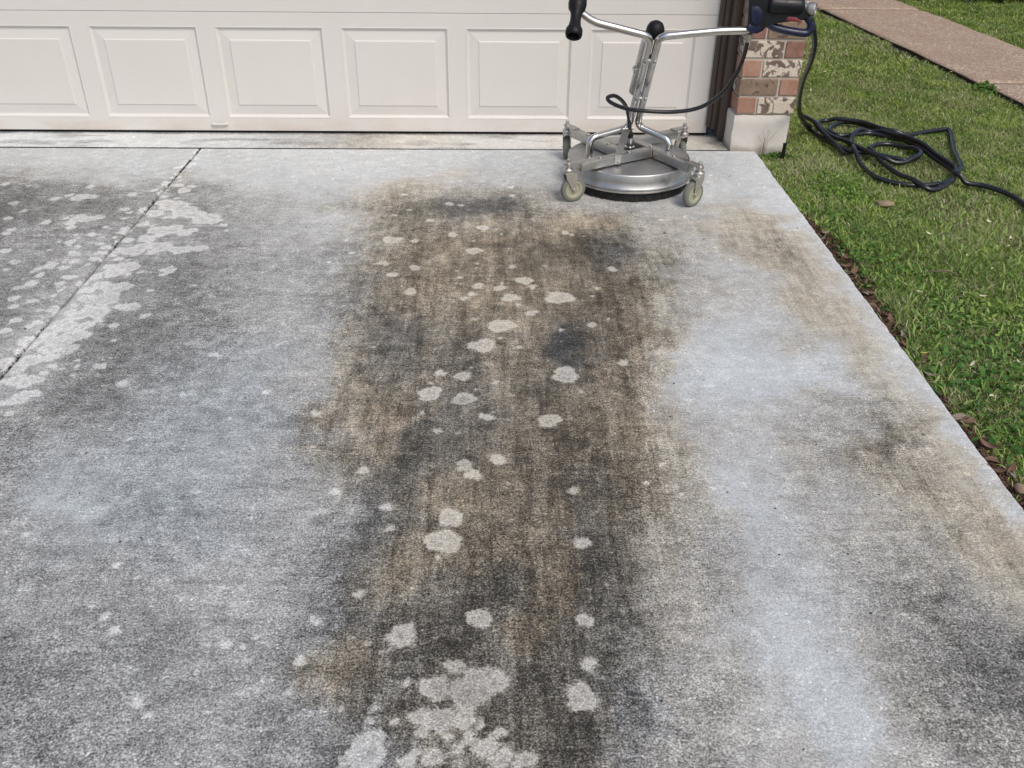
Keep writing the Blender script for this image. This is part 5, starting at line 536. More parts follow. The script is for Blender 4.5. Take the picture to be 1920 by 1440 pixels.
SPOTS=[(-0.166,-3.493,0.031),(-0.127,-3.442,0.021),(-0.074,-3.481,0.046),(-0.109,-3.506,0.036),(-0.187,-3.56,0.022),(-0.152,-3.566,0.03),(-0.106,-3.56,0.025),(-0.278,-3.627,0.04),(-0.204,-3.649,0.019),(-0.16,-3.644,0.021),(-0.067,-3.623,0.024),(-0.039,-3.645,0.024),(0.004,-3.65,0.024),(0.114,-3.516,0.034),(0.136,-3.437,0.017),(-0.082,-3.318,0.029),(-0.239,-3.363,0.032),(0.137,-3.322,0.02),(0.149,-3.088,0.021),(0.145,-2.897,0.015),(-0.158,-2.998,0.032),(-0.17,-3.082,0.042),(-0.177,-3.134,0.011),(-0.3,-3.036,0.014),(-0.314,-2.959,0.015),(-0.046,-2.772,0.024),(-0.13,-2.797,0.025),(-0.107,-2.835,0.022),(-0.389,-2.819,0.016),(-0.445,-2.902,0.014),(-0.422,-3.324,0.012),(-0.347,-3.367,0.01),(-0.344,-3.248,0.013),(-0.437,-3.425,0.014),(-0.44,-3.497,0.01),(-0.221,-3.481,0.01),(-0.307,-3.384,0.008),(-0.273,-3.402,0.006),(0.097,-2.593,0.034),(0.156,-2.356,0.043),(0.337,-2.285,0.02),(-0.085,-2.572,0.018),(-0.068,-2.583,0.015),(-0.212,-2.644,0.013),(-0.259,-2.559,0.01),(-0.141,-2.486,0.034),(-0.242,-2.459,0.037),(-0.149,-2.363,0.027),(-0.217,-2.348,0.018),(-0.242,-2.401,0.009),(-0.125,-2.311,0.008),(-0.553,-2.56,0.016),(-0.435,-2.193,0.01),(0.021,-2.192,0.013),(-0.052,-2.398,0.011),(-0.09,-2.182,0.04),(-0.125,-2.182,0.02),(-0.034,-2.05,0.044),(-0.121,-2.006,0.012),(0.068,-1.961,0.021),(-0.002,-1.851,0.031),(0.023,-1.903,0.013),(-0.037,-1.777,0.024),(0.049,-1.717,0.033),(0.076,-1.764,0.017),(-0.115,-1.761,0.023),(-0.136,-1.828,0.017),(-0.162,-1.86,0.017),(0.169,-1.85,0.048),(0.375,-1.622,0.022),(0.304,-1.776,0.013),(0.283,-1.838,0.011),(0.263,-2.045,0.019),(0.161,-2.081,0.01),(0.008,-1.601,0.016),(-0.183,-1.692,0.012),(-0.35,-1.808,0.026),(-0.427,-1.672,0.021),(-0.468,-1.577,0.022),(-0.495,-1.582,0.012),(-0.35,-1.613,0.023),(-0.137,-1.46,0.031),(-0.464,-1.361,0.035),(-0.435,-1.351,0.021),(-0.37,-1.366,0.019),(-0.227,-1.307,0.023),(0.223,-1.282,0.019),(0.247,-1.303,0.013),(-0.107,-1.236,0.026),(-0.325,-1.16,0.017),(-0.419,-1.05,0.011),(-0.474,-1.104,0.011),(-0.252,-0.976,0.02),(-0.204,-0.994,0.014),(-0.455,-0.871,0.014),(0.018,-0.872,0.016),(0.012,-0.773,0.017),(-0.599,-1.483,0.014),(-0.554,-1.453,0.008),(-0.673,-1.564,0.01),(-1.416,-1.006,0.056),(-1.354,-1.065,0.062),(-1.298,-1.106,0.048),(-1.242,-1.151,0.054),(-1.202,-1.179,0.03),(-1.388,-1.274,0.046),(-1.338,-1.263,0.042),(-1.285,-1.3,0.031),(-1.262,-1.273,0.025),(-1.414,-1.354,0.033),(-1.339,-1.429,0.045),(-1.4,-1.43,0.04),(-1.265,-1.458,0.036),(-1.231,-1.453,0.03),(-1.183,-1.443,0.03),(-1.459,-0.976,0.04),(-1.466,-1.096,0.039),(-1.423,-0.83,0.032),(-1.465,-0.764,0.024),(-1.401,-0.783,0.021),(-1.181,-1.162,0.015),(-1.153,-1.218,0.017),(-1.125,-1.272,0.011),(-1.233,-1.646,0.023),(-1.252,-1.677,0.015),(-1.427,-1.469,0.044),(-1.398,-1.611,0.044),(-1.431,-1.656,0.042),(-1.376,-1.785,0.048),(-1.439,-1.764,0.033),(-1.383,-1.866,0.049),(-1.446,-1.866,0.036),(-1.383,-1.963,0.046),(-1.429,-1.982,0.035),(-1.452,-2.055,0.045),(-1.39,-2.125,0.044),(-1.429,-2.193,0.043),(-1.51,-2.16,0.037),(-1.488,-2.091,0.034),(-1.427,-2.159,0.043),(-1.374,-2.209,0.03),(-1.383,-2.055,0.027),(-1.308,-1.925,0.027),(-1.273,-1.924,0.027),(-1.214,-1.989,0.019),(-1.292,-2.055,0.019),(-1.334,-2.048,0.01),(-1.242,-2.307,0.021),(-1.144,-2.406,0.02),(-1.322,-2.273,0.01),(-1.309,-2.31,0.011),(-1.3,-2.356,0.009),(-1.424,-2.394,0.034),(-1.397,-2.386,0.022),(-1.459,-2.386,0.031),(-1.402,-2.479,0.033),(-1.377,-2.46,0.024),(-1.427,-2.507,0.022),(-1.398,-2.56,0.012),(-1.411,-2.257,0.027),(-1.461,-2.273,0.035),(-1.488,-2.32,0.032),(-1.534,-2.289,0.029),(-1.393,-2.35,0.016),(-1.472,-1.21,0.026),(-1.481,-1.37,0.025),(-1.483,-1.47,0.028),(-1.466,-1.611,0.023),(-1.481,-1.7,0.023),(-1.497,-1.806,0.022),(-1.717,-1.787,0.02),(-1.689,-1.753,0.026),(-1.699,-1.868,0.022),(-1.627,-1.887,0.018),(-2.012,-1.072,0.017),(-2.093,-0.989,0.022),(-1.978,-1.269,0.019),(-2.232,-0.76,0.021),(-1.906,-1.473,0.022),(-1.766,-1.168,0.03),(-1.717,-1.156,0.037),(-1.68,-1.138,0.026),(-1.896,-0.893,0.02),(-1.841,-0.918,0.039),(-1.794,-0.911,0.027),(-1.682,-1.603,0.027),(-1.626,-1.621,0.021),(-1.688,-1.68,0.019),(-1.845,-0.788,0.021),(-1.622,-2.02,0.021),(-1.56,-2.063,0.017),(-1.624,-2.091,0.02),(-0.829,-3.348,0.014),(-0.863,-3.307,0.012),(-0.725,-3.522,0.016),(-0.695,-3.551,0.01),(-0.628,-3.386,0.01),(-0.595,-3.384,0.013),(-1.137,-3.057,0.01),(-0.835,-3.034,0.006),(-0.891,-3.158,0.011),(-1.354,-2.697,0.008),(-1.224,-2.673,0.006),(-0.953,-2.465,0.012),(-0.921,-2.24,0.016),(-0.902,-2.25,0.011),(-0.712,-2.451,0.011),(0.328,-2.868,0.008),(0.378,-2.791,0.007),(-0.338,-3.541,0.008),(-0.531,-3.504,0.006),(-1.52,-2.13,0.013),(-1.392,-1.376,0.021),(-1.543,-1.437,0.023),(-1.421,-1.911,0.01),(-1.671,-1.926,0.018),(-1.514,-1.967,0.017),(-1.468,-2.144,0.022),(-1.427,-0.926,0.013),(-1.509,-0.28,0.02),(-1.656,-1.416,0.007),(-1.424,-1.928,0.018),(-1.424,-1.861,0.009),(-1.642,-1.314,0.02),(-1.403,-2.111,0.02),(-1.647,-1.552,0.011),(-1.573,-1.844,0.013),(-1.465,-2.144,0.008),(-1.52,-0.669,0.015),(-1.411,-2.201,0.007),(-1.509,-1.278,0.016),(-1.496,-2.185,0.016),(-1.557,-1.616,0.006),(-1.461,-0.947,0.009),(-1.43,-1.331,0.018),(-1.741,-1.387,0.012),(-1.549,-1.593,0.012),(-1.486,-0.479,0.02),(-1.648,-1.569,0.013),(-1.364,-1.852,0.016),(-1.545,-2.033,0.016),(-1.476,-0.466,0.008),(-1.491,-0.9,0.016),(-1.548,-1.544,0.021),(-1.431,-1.222,0.012),(-1.512,-0.479,0.016),(-1.555,-1.014,0.007),(-1.49,-2.088,0.019),(-1.501,-2.156,0.028),(-1.328,-1.402,0.005),(-1.514,-0.464,0.006),(-1.481,-0.742,0.008),(-1.513,-0.305,0.017),(-1.529,-1.046,0.007),(-1.616,-1.397,0.008),(-1.543,-1.341,0.012),(-1.5,-1.376,0.017),(-1.471,-2.121,0.025),(-1.524,-1.483,0.009),(-1.475,-2.163,0.007),(-1.394,-1.877,0.006),(-1.553,-0.828,0.02),(-1.467,-0.581,0.006),(-1.604,-1.051,0.021),(-1.113,-1.767,0.011),(-1.668,-2.107,0.015),(-1.404,-1.625,0.008),(-1.471,-1.801,0.027),(-1.589,-1.753,0.018),(-1.354,-2.022,0.02),(-1.507,-0.522,0.006),(-1.528,-0.751,0.022),(-1.529,-1.292,0.021),(-1.407,-1.501,0.02),(-1.545,-1.919,0.007),(-1.589,-1.694,0.015),(-1.582,-1.782,0.008),(-1.26,-1.488,0.012),(-1.495,-0.661,0.013),(-1.444,-2.192,0.017),(-1.517,-2.217,0.024),(-1.487,-0.662,0.009),(-1.56,-1.783,0.006),(-1.478,-0.705,0.012),(-1.571,-1.699,0.021),(-1.725,-1.658,0.011),(-1.368,-1.506,0.005),(-1.544,-1.888,0.007),(-1.485,-0.653,0.006),(-1.531,-1.946,0.024),(-1.393,-2.075,0.021),(-1.55,-1.492,0.022),(-1.488,-0.766,0.01),(-1.258,-1.801,0.012),(-1.539,-0.789,0.011),(-1.482,-0.908,0.017),(-1.501,-0.35,0.013),(-1.363,-2.108,0.009),(-1.538,-0.533,0.019),(-1.258,-1.925,0.008),(-1.504,-0.265,0.011),(-1.567,-1.876,0.007),(-1.541,-2.149,0.022),(-1.508,-1.747,0.026),(-1.491,-1.512,0.019),(-1.671,-1.73,0.006),(-1.507,-0.377,0.019),(-1.513,-0.426,0.015),(-1.256,-2.153,0.009),(-1.486,-1.45,0.012),(-1.512,-1.541,0.015),(-1.384,-2.308,0.017),(-1.417,-1.629,0.011),(-1.35,-2.326,0.01),(-1.63,-2.045,0.008),(-1.462,-2.063,0.009),(-1.481,-1.694,0.025),(-1.615,-1.991,0.007),(-1.503,-1.468,0.008),(-1.388,-2.153,0.01),(-1.506,-1.254,0.013),(-1.387,-1.122,0.006),(-1.566,-1.807,0.012),(-1.383,-1.679,0.006),(-1.526,-0.728,0.021),(-1.416,-1.551,0.01),(-1.637,-1.771,0.007),(-1.576,-1.956,0.011),(-1.487,-0.403,0.015),(-1.571,-1.148,0.015),(-1.517,-0.609,0.012),(-1.513,-1.603,0.008),(-1.378,-1.671,0.017),(-1.5,-2.123,0.015),(-1.486,-0.524,0.012),(-1.467,-1.967,0.022),(-1.372,-1.835,0.02),(-1.671,-2.082,0.009),(-1.457,-2.289,0.018),(-1.53,-1.256,0.023),(-1.491,-0.363,0.008),(-1.522,-0.512,0.012),(-1.516,-1.548,0.009),(-1.575,-2.273,0.008),(-1.67,-2.101,0.005),(-1.503,-2.401,0.016),(-1.622,-1.506,0.012),(-1.509,-2.32,0.022),(-1.391,-1.806,0.012),(-1.408,-1.141,0.014),(-1.481,-2.325,0.024),(-1.247,-1.659,0.01),(-1.474,-1.918,0.015),(-1.443,-1.548,0.008),(-1.613,-2.251,0.009),(-1.463,-2.272,0.014),(-1.683,-1.554,0.008),(-1.491,-1.943,0.007),(-1.651,-1.488,0.016),(-1.512,-0.858,0.022),(-1.571,-1.086,0.014),(-0.386,-1.763,0.006),(0.393,-2.117,0.004),(-0.024,-2.885,0.004),(0.223,-3.299,0.004),(-0.035,-2.402,0.007),(-0.214,-2.832,0.003),(-0.113,-2.161,0.005),(0.154,-3.237,0.004),(-0.361,-1.897,0.005),(0.165,-1.291,0.009),(0.283,-2.201,0.003),(0.097,-3.534,0.004),(-0.135,-3.351,0.003),(0.115,-2.825,0.003),(-0.136,-2.863,0.004),(0.162,-3.292,0.002),(-0.022,-2.87,0.005),(0.368,-2.852,0.004),(-0.018,-2.592,0.006),(-0.212,-2.8,0.006),(0.299,-0.994,0.006),(0.151,-3.523,0.004),(-0.003,-2.466,0.005),(-0.031,-1.735,0.007),(0.32,-2.003,0.008),(-0.167,-3.365,0.004),(0.005,-1.808,0.007),(0.049,-3.178,0.004),(0.177,-1.212,0.005),(-0.019,-3.105,0.005),(0.156,-2.792,0.002),(-0.269,-1.172,0.005),(-0.034,-1.303,0.007),(-0.192,-3.105,0.005),(0.016,-2.027,0.004),(0.062,-3.051,0.005),(0.131,-1.594,0.006),(-0.111,-2.082,0.007),(-0.507,-2.412,0.006),(-0.134,-1.91,0.004),(-0.092,-1.859,0.005),(0.218,-3.365,0.004),(0.063,-3.449,0.002),(0.196,-2.448,0.007),(0.214,-2.066,0.003),(0.207,-3.111,0.003),(-0.081,-3.286,0.003),(0.185,-3.055,0.002),(-0.152,-3.0,0.005),(-0.126,-1.612,0.006),(0.208,-1.532,0.004),(0.101,-3.529,0.004),(0.121,-3.353,0.003),(0.061,-1.244,0.005),(-0.178,-1.744,0.003),(-0.001,-1.433,0.006),(-0.275,-3.26,0.004),(0.119,-3.482,0.002),(-0.023,-3.208,0.004),(-0.036,-2.134,0.007),(0.628,-1.147,0.01),(-0.072,-3.36,0.003),(0.085,-3.437,0.004),(-0.11,-1.753,0.007),(-0.172,-3.367,0.003),(-0.107,-2.436,0.007),(-0.192,-1.741,0.004),(-0.024,-3.473,0.003),(-0.148,-1.911,0.004),(-0.356,-1.918,0.003),(-0.188,-3.052,0.004),(-0.058,-2.554,0.006),(-0.017,-2.586,0.003),(-0.14,-1.366,0.008),(0.294,-1.315,0.006),(-0.29,-1.538,0.008),(0.398,-2.656,0.006),(-0.069,-3.29,0.003),(-0.123,-1.574,0.009),(-0.197,-2.485,0.005),(-0.172,-2.39,0.004),(-0.078,-1.704,0.008),(-0.153,-2.655,0.004),(-0.003,-2.293,0.005),(0.208,-0.969,0.004),(-0.578,-0.948,0.01),(-0.051,-3.16,0.002),(-0.034,-1.894,0.008),(0.367,-1.861,0.005),(-0.198,-1.641,0.008),(-1.715,-1.631,0.019),(-1.354,-1.481,0.022),(-1.511,-0.763,0.014),(-1.376,-1.319,0.024),(-1.755,-1.126,0.023),(-1.87,-1.193,0.023),(-1.689,-1.421,0.011),(-1.696,-1.686,0.01),(-2.12,-0.777,0.011),(-1.697,-1.386,0.023),(-1.375,-1.136,0.017),(-1.751,-1.245,0.023),(-1.644,-1.496,0.022),(-1.794,-1.126,0.01),(-1.457,-1.541,0.018),(-1.748,-1.462,0.012),(-1.335,-1.654,0.013),(-1.613,-1.236,0.014),(-1.456,-1.097,0.023),(-1.629,-0.881,0.024),(-1.806,-1.154,0.016),(-1.768,-1.205,0.021),(-1.941,-0.936,0.023),(-1.705,-1.315,0.011),(-1.512,-1.382,0.019),(-1.508,-0.838,0.019),(-2.04,-1.155,0.02),(-1.525,-1.058,0.025),(-1.266,-1.638,0.014),(-1.591,-1.256,0.01),(-1.703,-1.574,0.011),(-1.647,-1.437,0.015),(-1.59,-1.339,0.01),(-1.977,-1.304,0.019),(-1.481,-1.681,0.01),(-1.824,-1.573,0.022),(-1.242,-1.615,0.014),(-1.577,-1.404,0.017),(-1.613,-1.565,0.02),(-1.831,-1.637,0.014),(-0.486,-3.593,0.004),(-0.856,-3.199,0.004),(-1.192,-2.415,0.008),(-0.828,-2.96,0.004),(-0.64,-3.226,0.006),(-0.834,-3.194,0.005),(-0.845,-3.488,0.005),(-0.758,-3.079,0.005),(-0.807,-3.072,0.006),(-0.73,-3.382,0.002),(-0.768,-3.365,0.005),(-1.102,-2.826,0.005),(-0.705,-2.31,0.004),(-0.931,-2.907,0.006),(-0.735,-3.336,0.003),(-0.733,-3.398,0.004),(-0.782,-2.937,0.003),(-1.007,-2.146,0.004),(-0.535,-3.365,0.006),(-0.63,-2.895,0.004),(-1.093,-2.633,0.008),(-0.789,-3.091,0.005),(-0.946,-3.197,0.002),(-0.784,-2.585,0.009),(-0.673,-3.048,0.003),(-1.027,-2.682,0.008),(-0.74,-3.069,0.005),(-0.777,-3.277,0.004),(-0.642,-3.33,0.005),(-0.785,-3.536,0.003),(-0.582,-3.544,0.006),(-0.823,-3.13,0.005),(-0.972,-2.921,0.006),(-0.825,-3.379,0.006),(-0.841,-3.615,0.004),(-0.569,-3.047,0.005),(-1.177,-2.664,0.003),(-0.67,-3.267,0.004),(-0.404,-3.58,0.003),(-1.04,-2.519,0.004),(-0.56,-3.39,0.006),(-0.784,-2.906,0.008),(-1.029,-3.087,0.004),(-0.67,-2.77,0.003),(-0.375,-3.585,0.006),(-1.08,-2.761,0.005),(-0.804,-3.089,0.006),(-0.385,-3.379,0.005),(-0.873,-2.717,0.008),(-0.657,-3.587,0.005),(-0.052,-3.692,0.012),(-0.113,-3.653,0.011),(-0.116,-3.631,0.011),(-0.135,-3.602,0.013),(-0.116,-3.625,0.009),(-0.094,-3.614,0.006),(-0.101,-3.61,0.012),(-0.25,-3.615,0.011),(-0.285,-3.567,0.01),(-0.131,-3.629,0.009),(-0.186,-3.633,0.011),(-0.126,-3.571,0.012),(-0.236,-3.568,0.009),(-0.041,-3.593,0.013),(-0.298,-3.657,0.009),(-0.273,-3.536,0.01),(-0.207,-3.688,0.012),(-0.318,-3.657,0.012),(-0.097,-3.588,0.01),(-0.077,-3.574,0.008),(-0.081,-3.583,0.007),(-0.182,-3.591,0.014)]

TG = np.array(TONE, float)
BG = np.array(TINT, float)/2
def samp(G, x, y):
    u = np.clip((x-STAIN_X0)/STAIN_STEP, 0, G.shape[1]-1.001); v = np.clip((y-STAIN_Y0)/STAIN_STEP, 0, G.shape[0]-1.001)
    i, j = v.astype(int), u.astype(int); a, b = v-i, u-j; a = a*a*(3-2*a); b = b*b*(3-2*b)
    return (G[i, j]*(1-b)+G[i, j+1]*b)*(1-a)+(G[i+1, j]*(1-b)+G[i+1, j+1]*b)*a
def surface_attrs(x, y):
    wx = (fbm(x, y, 9, 21)-.5)*.16+(fbm(x, y, 40, 5, 2)-.5)*.05; wy = (fbm(x, y, 9, 31)-.5)*.16+(fbm(x, y, 40, 6, 2)-.5)*.05
    L = samp(TG, x+wx, y+wy); T = samp(BG, x+wx, y+wy)
    T = T-np.clip((L-172)/25, 0, 1)*1.6
    li = np.full(x.shape, -.06)
    for sx, sy, r in SPOTS:
        m = (np.abs(x-sx) < r+.06) & (np.abs(y-sy) < r+.06)
        if m.any():
            dx, dy = x[m]-sx, y[m]-sy; an = np.arctan2(dy, dx); ph = (sx*37+sy*91) % 6.28
            rr = r*(1+.10*np.sin(2*an+ph)+.07*np.sin(3*an+2*ph)+.05*np.sin(5*an+ph*3))
            li[m] = np.maximum(li[m], rr-np.hypot(dx, dy))
    return dict(tone=L/255, tint=T, lichen=np.clip(li, -.06, .08))

def axis(a, b, fine0, fine1, h, H, e0=True, e1=True):
    """grid coordinates from a to b, step h inside fine0..fine1, H outside, clustered at both edges"""
    P = [a]
    if e0: P += [a+.0025, a+.006, a+.011]
    x = P[-1]
    while x < b-.016:
        x += h if (fine0 <= x < fine1) else H
        if x < b-.016: P.append(x)
    if e1: P += [b-.011, b-.006, b-.0025]
    P.append(b); return np.array(P)
def slab(name, xs, ys, parent, attrf, wob=(0, 0, 0, 0), rr=.011, depth=.10, seed=1, **k):
    """wob: edge raggedness at x0,x1,y0,y1"""
    nx, ny = len(xs), len(ys); X, Y = np.meshgrid(xs, ys); x0, x1, y0, y1 = xs[0], xs[-1], ys[0], ys[-1]
    d = np.minimum.reduce([X-x0, x1-X, Y-y0, y1-Y]); t = np.clip(1-d/rr, 0, 1); Z = -rr*(1-np.sqrt(np.clip(1-t*t, 0, 1)))*.8
    Z = Z+(fbm(X, Y, 2.2, seed)-.5)*.004+(fbm(X, Y, 25, seed+4, 2)-.5)*.0012*(d > 0)
    fx = lambda q: np.clip(1-q/.05, 0, 1)
    n1 = (fbm(X*0+seed, Y, 22, seed+9, 4)-.5)*2; n2 = (fbm(X, Y*0+seed, 22, seed+11, 4)-.5)*2
    X2 = X+n1*(wob[0]*fx(X-x0)+wob[1]*fx(x1-X)); Y2 = Y+n2*(wob[2]*fx(Y-y0)+wob[3]*fx(y1-Y))
    V = np.stack([X2, Y2, Z], -1).reshape(-1, 3); at = attrf(X2.ravel(), Y2.ravel())
    I = np.arange(nx*ny).reshape(ny, nx); Fq = [np.stack([I[:-1, :-1], I[:-1, 1:], I[1:, 1:], I[1:, :-1]], -1).reshape(-1, 4)]
    ring = np.concatenate([I[0, :], I[1:, -1], I[-1, -2::-1], I[-2:0:-1, 0]]); B = V[ring].copy(); B[:, 2] = -depth
    nb = np.arange(len(ring))+len(V); r2, n2_ = np.roll(ring, -1), np.roll(nb, -1)
    Fq.append(np.stack([ring, nb, n2_, r2], -1)); V = np.concatenate([V, B])
    at = {a: np.concatenate([v, v[ring]]) for a, v in at.items()}
    return from_np(name, V, Fq, M['concrete'], parent, attrs=at, **k)

XR, XJ, YJ = 1.2355, -1.5136, -.2379
drive = thing('driveway', kind='structure')
xs = axis(XJ+.005, XR, -9, 9, .008, .05); ys = axis(-7.5, YJ-.0085, -3.85, 9, .008, .08)
slab('concrete_slab', xs, ys, drive, surface_attrs, (.0035, .0048, 0, .0015), seed=3)
xs = axis(-6.5, XJ-.005, -2.8, 9, .009, .08)
slab('concrete_slab', xs, ys, drive, surface_attrs, (0, .0035, 0, .0015), seed=8)
def apron_attrs(x, y):
    L = np.interp(x, [-2.6, -2, -1.4, -1.0, -.75, -.55, -.2, .1, .5, .9, 1.1], [212, 218, 212, 185, 175, 208, 212, 214, 205, 195, 180])
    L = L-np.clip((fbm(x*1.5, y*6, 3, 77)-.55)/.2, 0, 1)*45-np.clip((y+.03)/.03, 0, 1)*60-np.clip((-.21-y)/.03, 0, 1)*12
    T = np.interp(x, [-2.6, -1.2, -.7, 0, .6, 1.1], [-1.5, -1, 2, .5, 1.2, 2])
    return dict(tone=L/255, tint=T, lichen=np.full(x.shape, -.06))
xs = axis(-6.5, 1.103, -2.8, 9, .012, .08); ys = axis(YJ+.0065, .35, -.3, .05, .008, .05)
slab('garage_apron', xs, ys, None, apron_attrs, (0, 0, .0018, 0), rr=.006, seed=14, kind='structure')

bm = bmesh.new(); n = 160; top = []
for i in range(n+1):
    x = -6.5+7.6*i/n; w = .0075+.0035*mnoise.noise(Vector((x*9, 0, 0))); top.append((bm.verts.new((x, YJ-w, -.0032)), bm.verts.new((x, YJ+w*.9, -.0022))))
for a, b in zip(top, top[1:]): bm.faces.new((a[0], b[0], b[1], a[1]))
bm_obj('joint_filler', bm, M['debris'], kind='structure')
# ground sheet
g1 = np.concatenate([np.linspace(-70, -8, 16)[:-1], np.arange(-8, 1, .5), np.arange(1, 6, .05), np.linspace(6, 70, 16)])
g2 = np.concatenate([np.linspace(-70, -6, 16)[:-1], np.arange(-6, 6, .06), np.linspace(6, 90, 18)])
X, Y = np.meshgrid(g1, g2); Z = -.036+(fbm(X, Y, 1.1, 50)-.5)*.022+(fbm(X, Y, 14, 51, 3)-.5)*.012
I = np.arange(X.size).reshape(X.shape)
from_np('lawn_soil', np.stack([X, Y, Z], -1).reshape(-1, 3), [np.stack([I[:-1, :-1], I[:-1, 1:], I[1:, 1:], I[1:, :-1]], -1).reshape(-1, 4)], M['soil'], kind='structure')
def gz_(x, y): return -.036+(fbm(x, y, 1.1, 50)-.5)*.022

# ------------------------------------------------------------ aggregate footpath
PLx = lambda y: np.interp(y, [-4, -1, .63, 1.05, 1.6, 2.05, 2.93, 3.61, 5, 8], [3.35, 3.13, 3.018, 2.974, 2.919, 2.873, 2.784, 2.72, 2.5, 1.9])
PRx = lambda y: np.interp(y, [-4, -1, 1, 2.07, 2.46, 2.96, 3.53, 4.03, 5, 8], [4.1, 3.9, 3.79, 3.731, 3.70, 3.66, 3.60, 3.53, 3.3, 2.7])
fp = thing('footpath', kind='structure')
def path_slab(y0, y1):
    n = max(6, int((y1-y0)/.06)); v = np.linspace(y0, y1, n); u = np.linspace(0, 1, 20)
    Uu, Vv = np.meshgrid(u, v); a = PLx(Vv)+(fbm(Vv, Vv*0, 6, 60)-.5)*.02; b = PRx(Vv)+(fbm(Vv, Vv*0+3, 6, 61)-.5)*.03
    Xp = a+(b-a)*Uu; e = np.minimum.reduce([Uu*(b-a), (1-Uu)*(b-a)]); Z = -.008*np.clip(1-e/.05, 0, 1)**2+(fbm(Xp, Vv, 2, 63)-.5)*.006
    Z[0] -= .006; Z[-1] -= .006
    V = np.stack([Xp, Vv, Z+.004], -1).reshape(-1, 3); I = np.arange(len(V)).reshape(Uu.shape)
    Fq = [np.stack([I[:-1, :-1], I[:-1, 1:], I[1:, 1:], I[1:, :-1]], -1).reshape(-1, 4)]
    ring = np.concatenate([I[0, :], I[1:, -1], I[-1, -2::-1], I[-2:0:-1, 0]]); B = V[ring].copy(); B[:, 2] = -.10
    nb = np.arange(len(ring))+len(V); Fq.append(np.stack([ring, nb, np.roll(nb, -1), np.roll(ring, -1)], -1))
    from_np('path_slab', np.concatenate([V, B]), Fq, M['path'], fp)
for a, b in ((-3.9, -1.306), (-1.3, 1.112), (1.120, 3.578), (3.585, 6.0)): path_slab(a, b)

bm = bmesh.new(); prev = None
for i in range(70):
    y = .62+2.9*i/69; x = float(PLx(np.array([y]))[0])-.016+.004*mnoise.noise(Vector((y*4, 0, 0))); zt = .006+.006*mnoise.noise(Vector((y*2.3, 5, 0)))
    cur = [bm.verts.new(p) for p in ((x-.005, y, -.09), (x-.005, y, zt), (x+.005, y, zt), (x+.005, y, -.09))]
    if prev: [bm.faces.new((prev[k], cur[k], cur[k+1], prev[k+1])) for k in range(3)]
    prev = cur
bm_obj('path_edging', bm, M['debris'], label='thin dark edging strip along the near side of the footpath', cat='edging')
# ------------------------------------------------------------ garage door
DR, P0, PITCHX, PW, SH = 1.0323, -1.4252, .61, .526, .5766
DL = P0-4*PITCHX-(DR-(P0+3*PITCHX+PW)); ZB, ZT = .0656, .5104
door = thing('garage_door', 'off-white sectional garage door with raised rectangular panels, closed above the concrete apron', 'garage door', ((DL+DR)/2, 0, 0))
def section_mesh(z0):
    bm = bmesh.new(); xsn = [DL]; cells = []
    for i in range(-4, 4): x = P0+i*PITCHX; xsn += [x, x+PW]
    xsn.append(DR); g = .0018; zs = [z0+g, z0+ZB, z0+ZT, z0+SH-g]
    vt = [[bm.verts.new((x, 0, z)) for x in xsn] for z in zs]
    for r in range(3):
        for c in range(len(xsn)-1):
            if r == 1 and c % 2 == 1: continue
            bm.faces.new((vt[r][c], vt[r][c+1], vt[r+1][c+1], vt[r+1][c]))
    # rounded lips top and bottom, then the depth of the section
    for row, s in ((0, -1), (3, 1)):
        prev = vt[row]
        for dy, dz in ((.0025, .0), (.012, -s*.004), (.042, -s*.004)):
            cur = [bm.verts.new((v.co.x, dy, zs[row]+(dz if dy > .003 else s*.001))) for v in prev]
            for c in range(len(cur)-1): bm.faces.new((prev[c], prev[c+1], cur[c+1], cur[c]))
            prev = cur
    box(bm, (DL, .022, z0+.006), (DR, .04, z0+SH-.006))
    for x in (DL, DR-.0):
        a = bm.verts.new((x, 0, zs[0])); b = bm.verts.new((x, .04, zs[0])); c = bm.verts.new((x, .04, zs[3])); d = bm.verts.new((x, 0, zs[3])); bm.faces.new((a, b, c, d))
    return bm
PROF = [(0, 0), (.0015, -.0012), (.005, -.0012), (.0065, .001), (.0165, .0125), (.020, .0130), (.060, .0068), (.0625, .0062), (.0665, .0022), (.069, .0016)]
def panel_bm():
    bm = bmesh.new(); w, h = PW, ZT-ZB; rings = []
    for o, d in PROF:
        d *= .8
        rings.append([bm.verts.new(p) for p in ((o, d, o), (w-o, d, o), (w-o, d, h-o), (o, d, h-o))])
    for A, B in zip(rings, rings[1:]):
        for k in range(4): bm.faces.new((A[k], A[(k+1) % 4], B[(k+1) % 4], B[k]))
    bm.faces.new(rings[-1]); return bm
pme = None
for s in range(4):
    z0 = .012+s*SH if s else .012
    sec = bm_obj('door_section', section_mesh(z0), M['door'], door, angle=25)
    for i in range(-4, 4):
        if pme is None:
            bmq = panel_bm(); bmesh.ops.recalc_face_normals(bmq, faces=bmq.faces[:])
            pme = bpy.data.meshes.new('panel'); bmq.to_mesh(pme); bmq.free(); pme.materials.append(M['door'])
            if sum(p.normal.y for p in pme.polygons) > 0: pme.flip_normals()
        o = bpy.data.objects.new('raised_panel', pme); link(o, sec); o.location = (P0+i*PITCHX, 0, z0+ZB)
    if s < 3:
        bm = bmesh.new(); box(bm, (DL+.001, .006, z0+SH-.006), (DR-.001, .021, z0+SH+.006)); bm_obj('seam_strip', bm, M['door'], door)
bm = bmesh.new(); box(bm, (DL, .004, .0), (DR, .034, .015), .003); bm_obj('bottom_seal', bm, M['rubber'], door)
bm = bmesh.new()
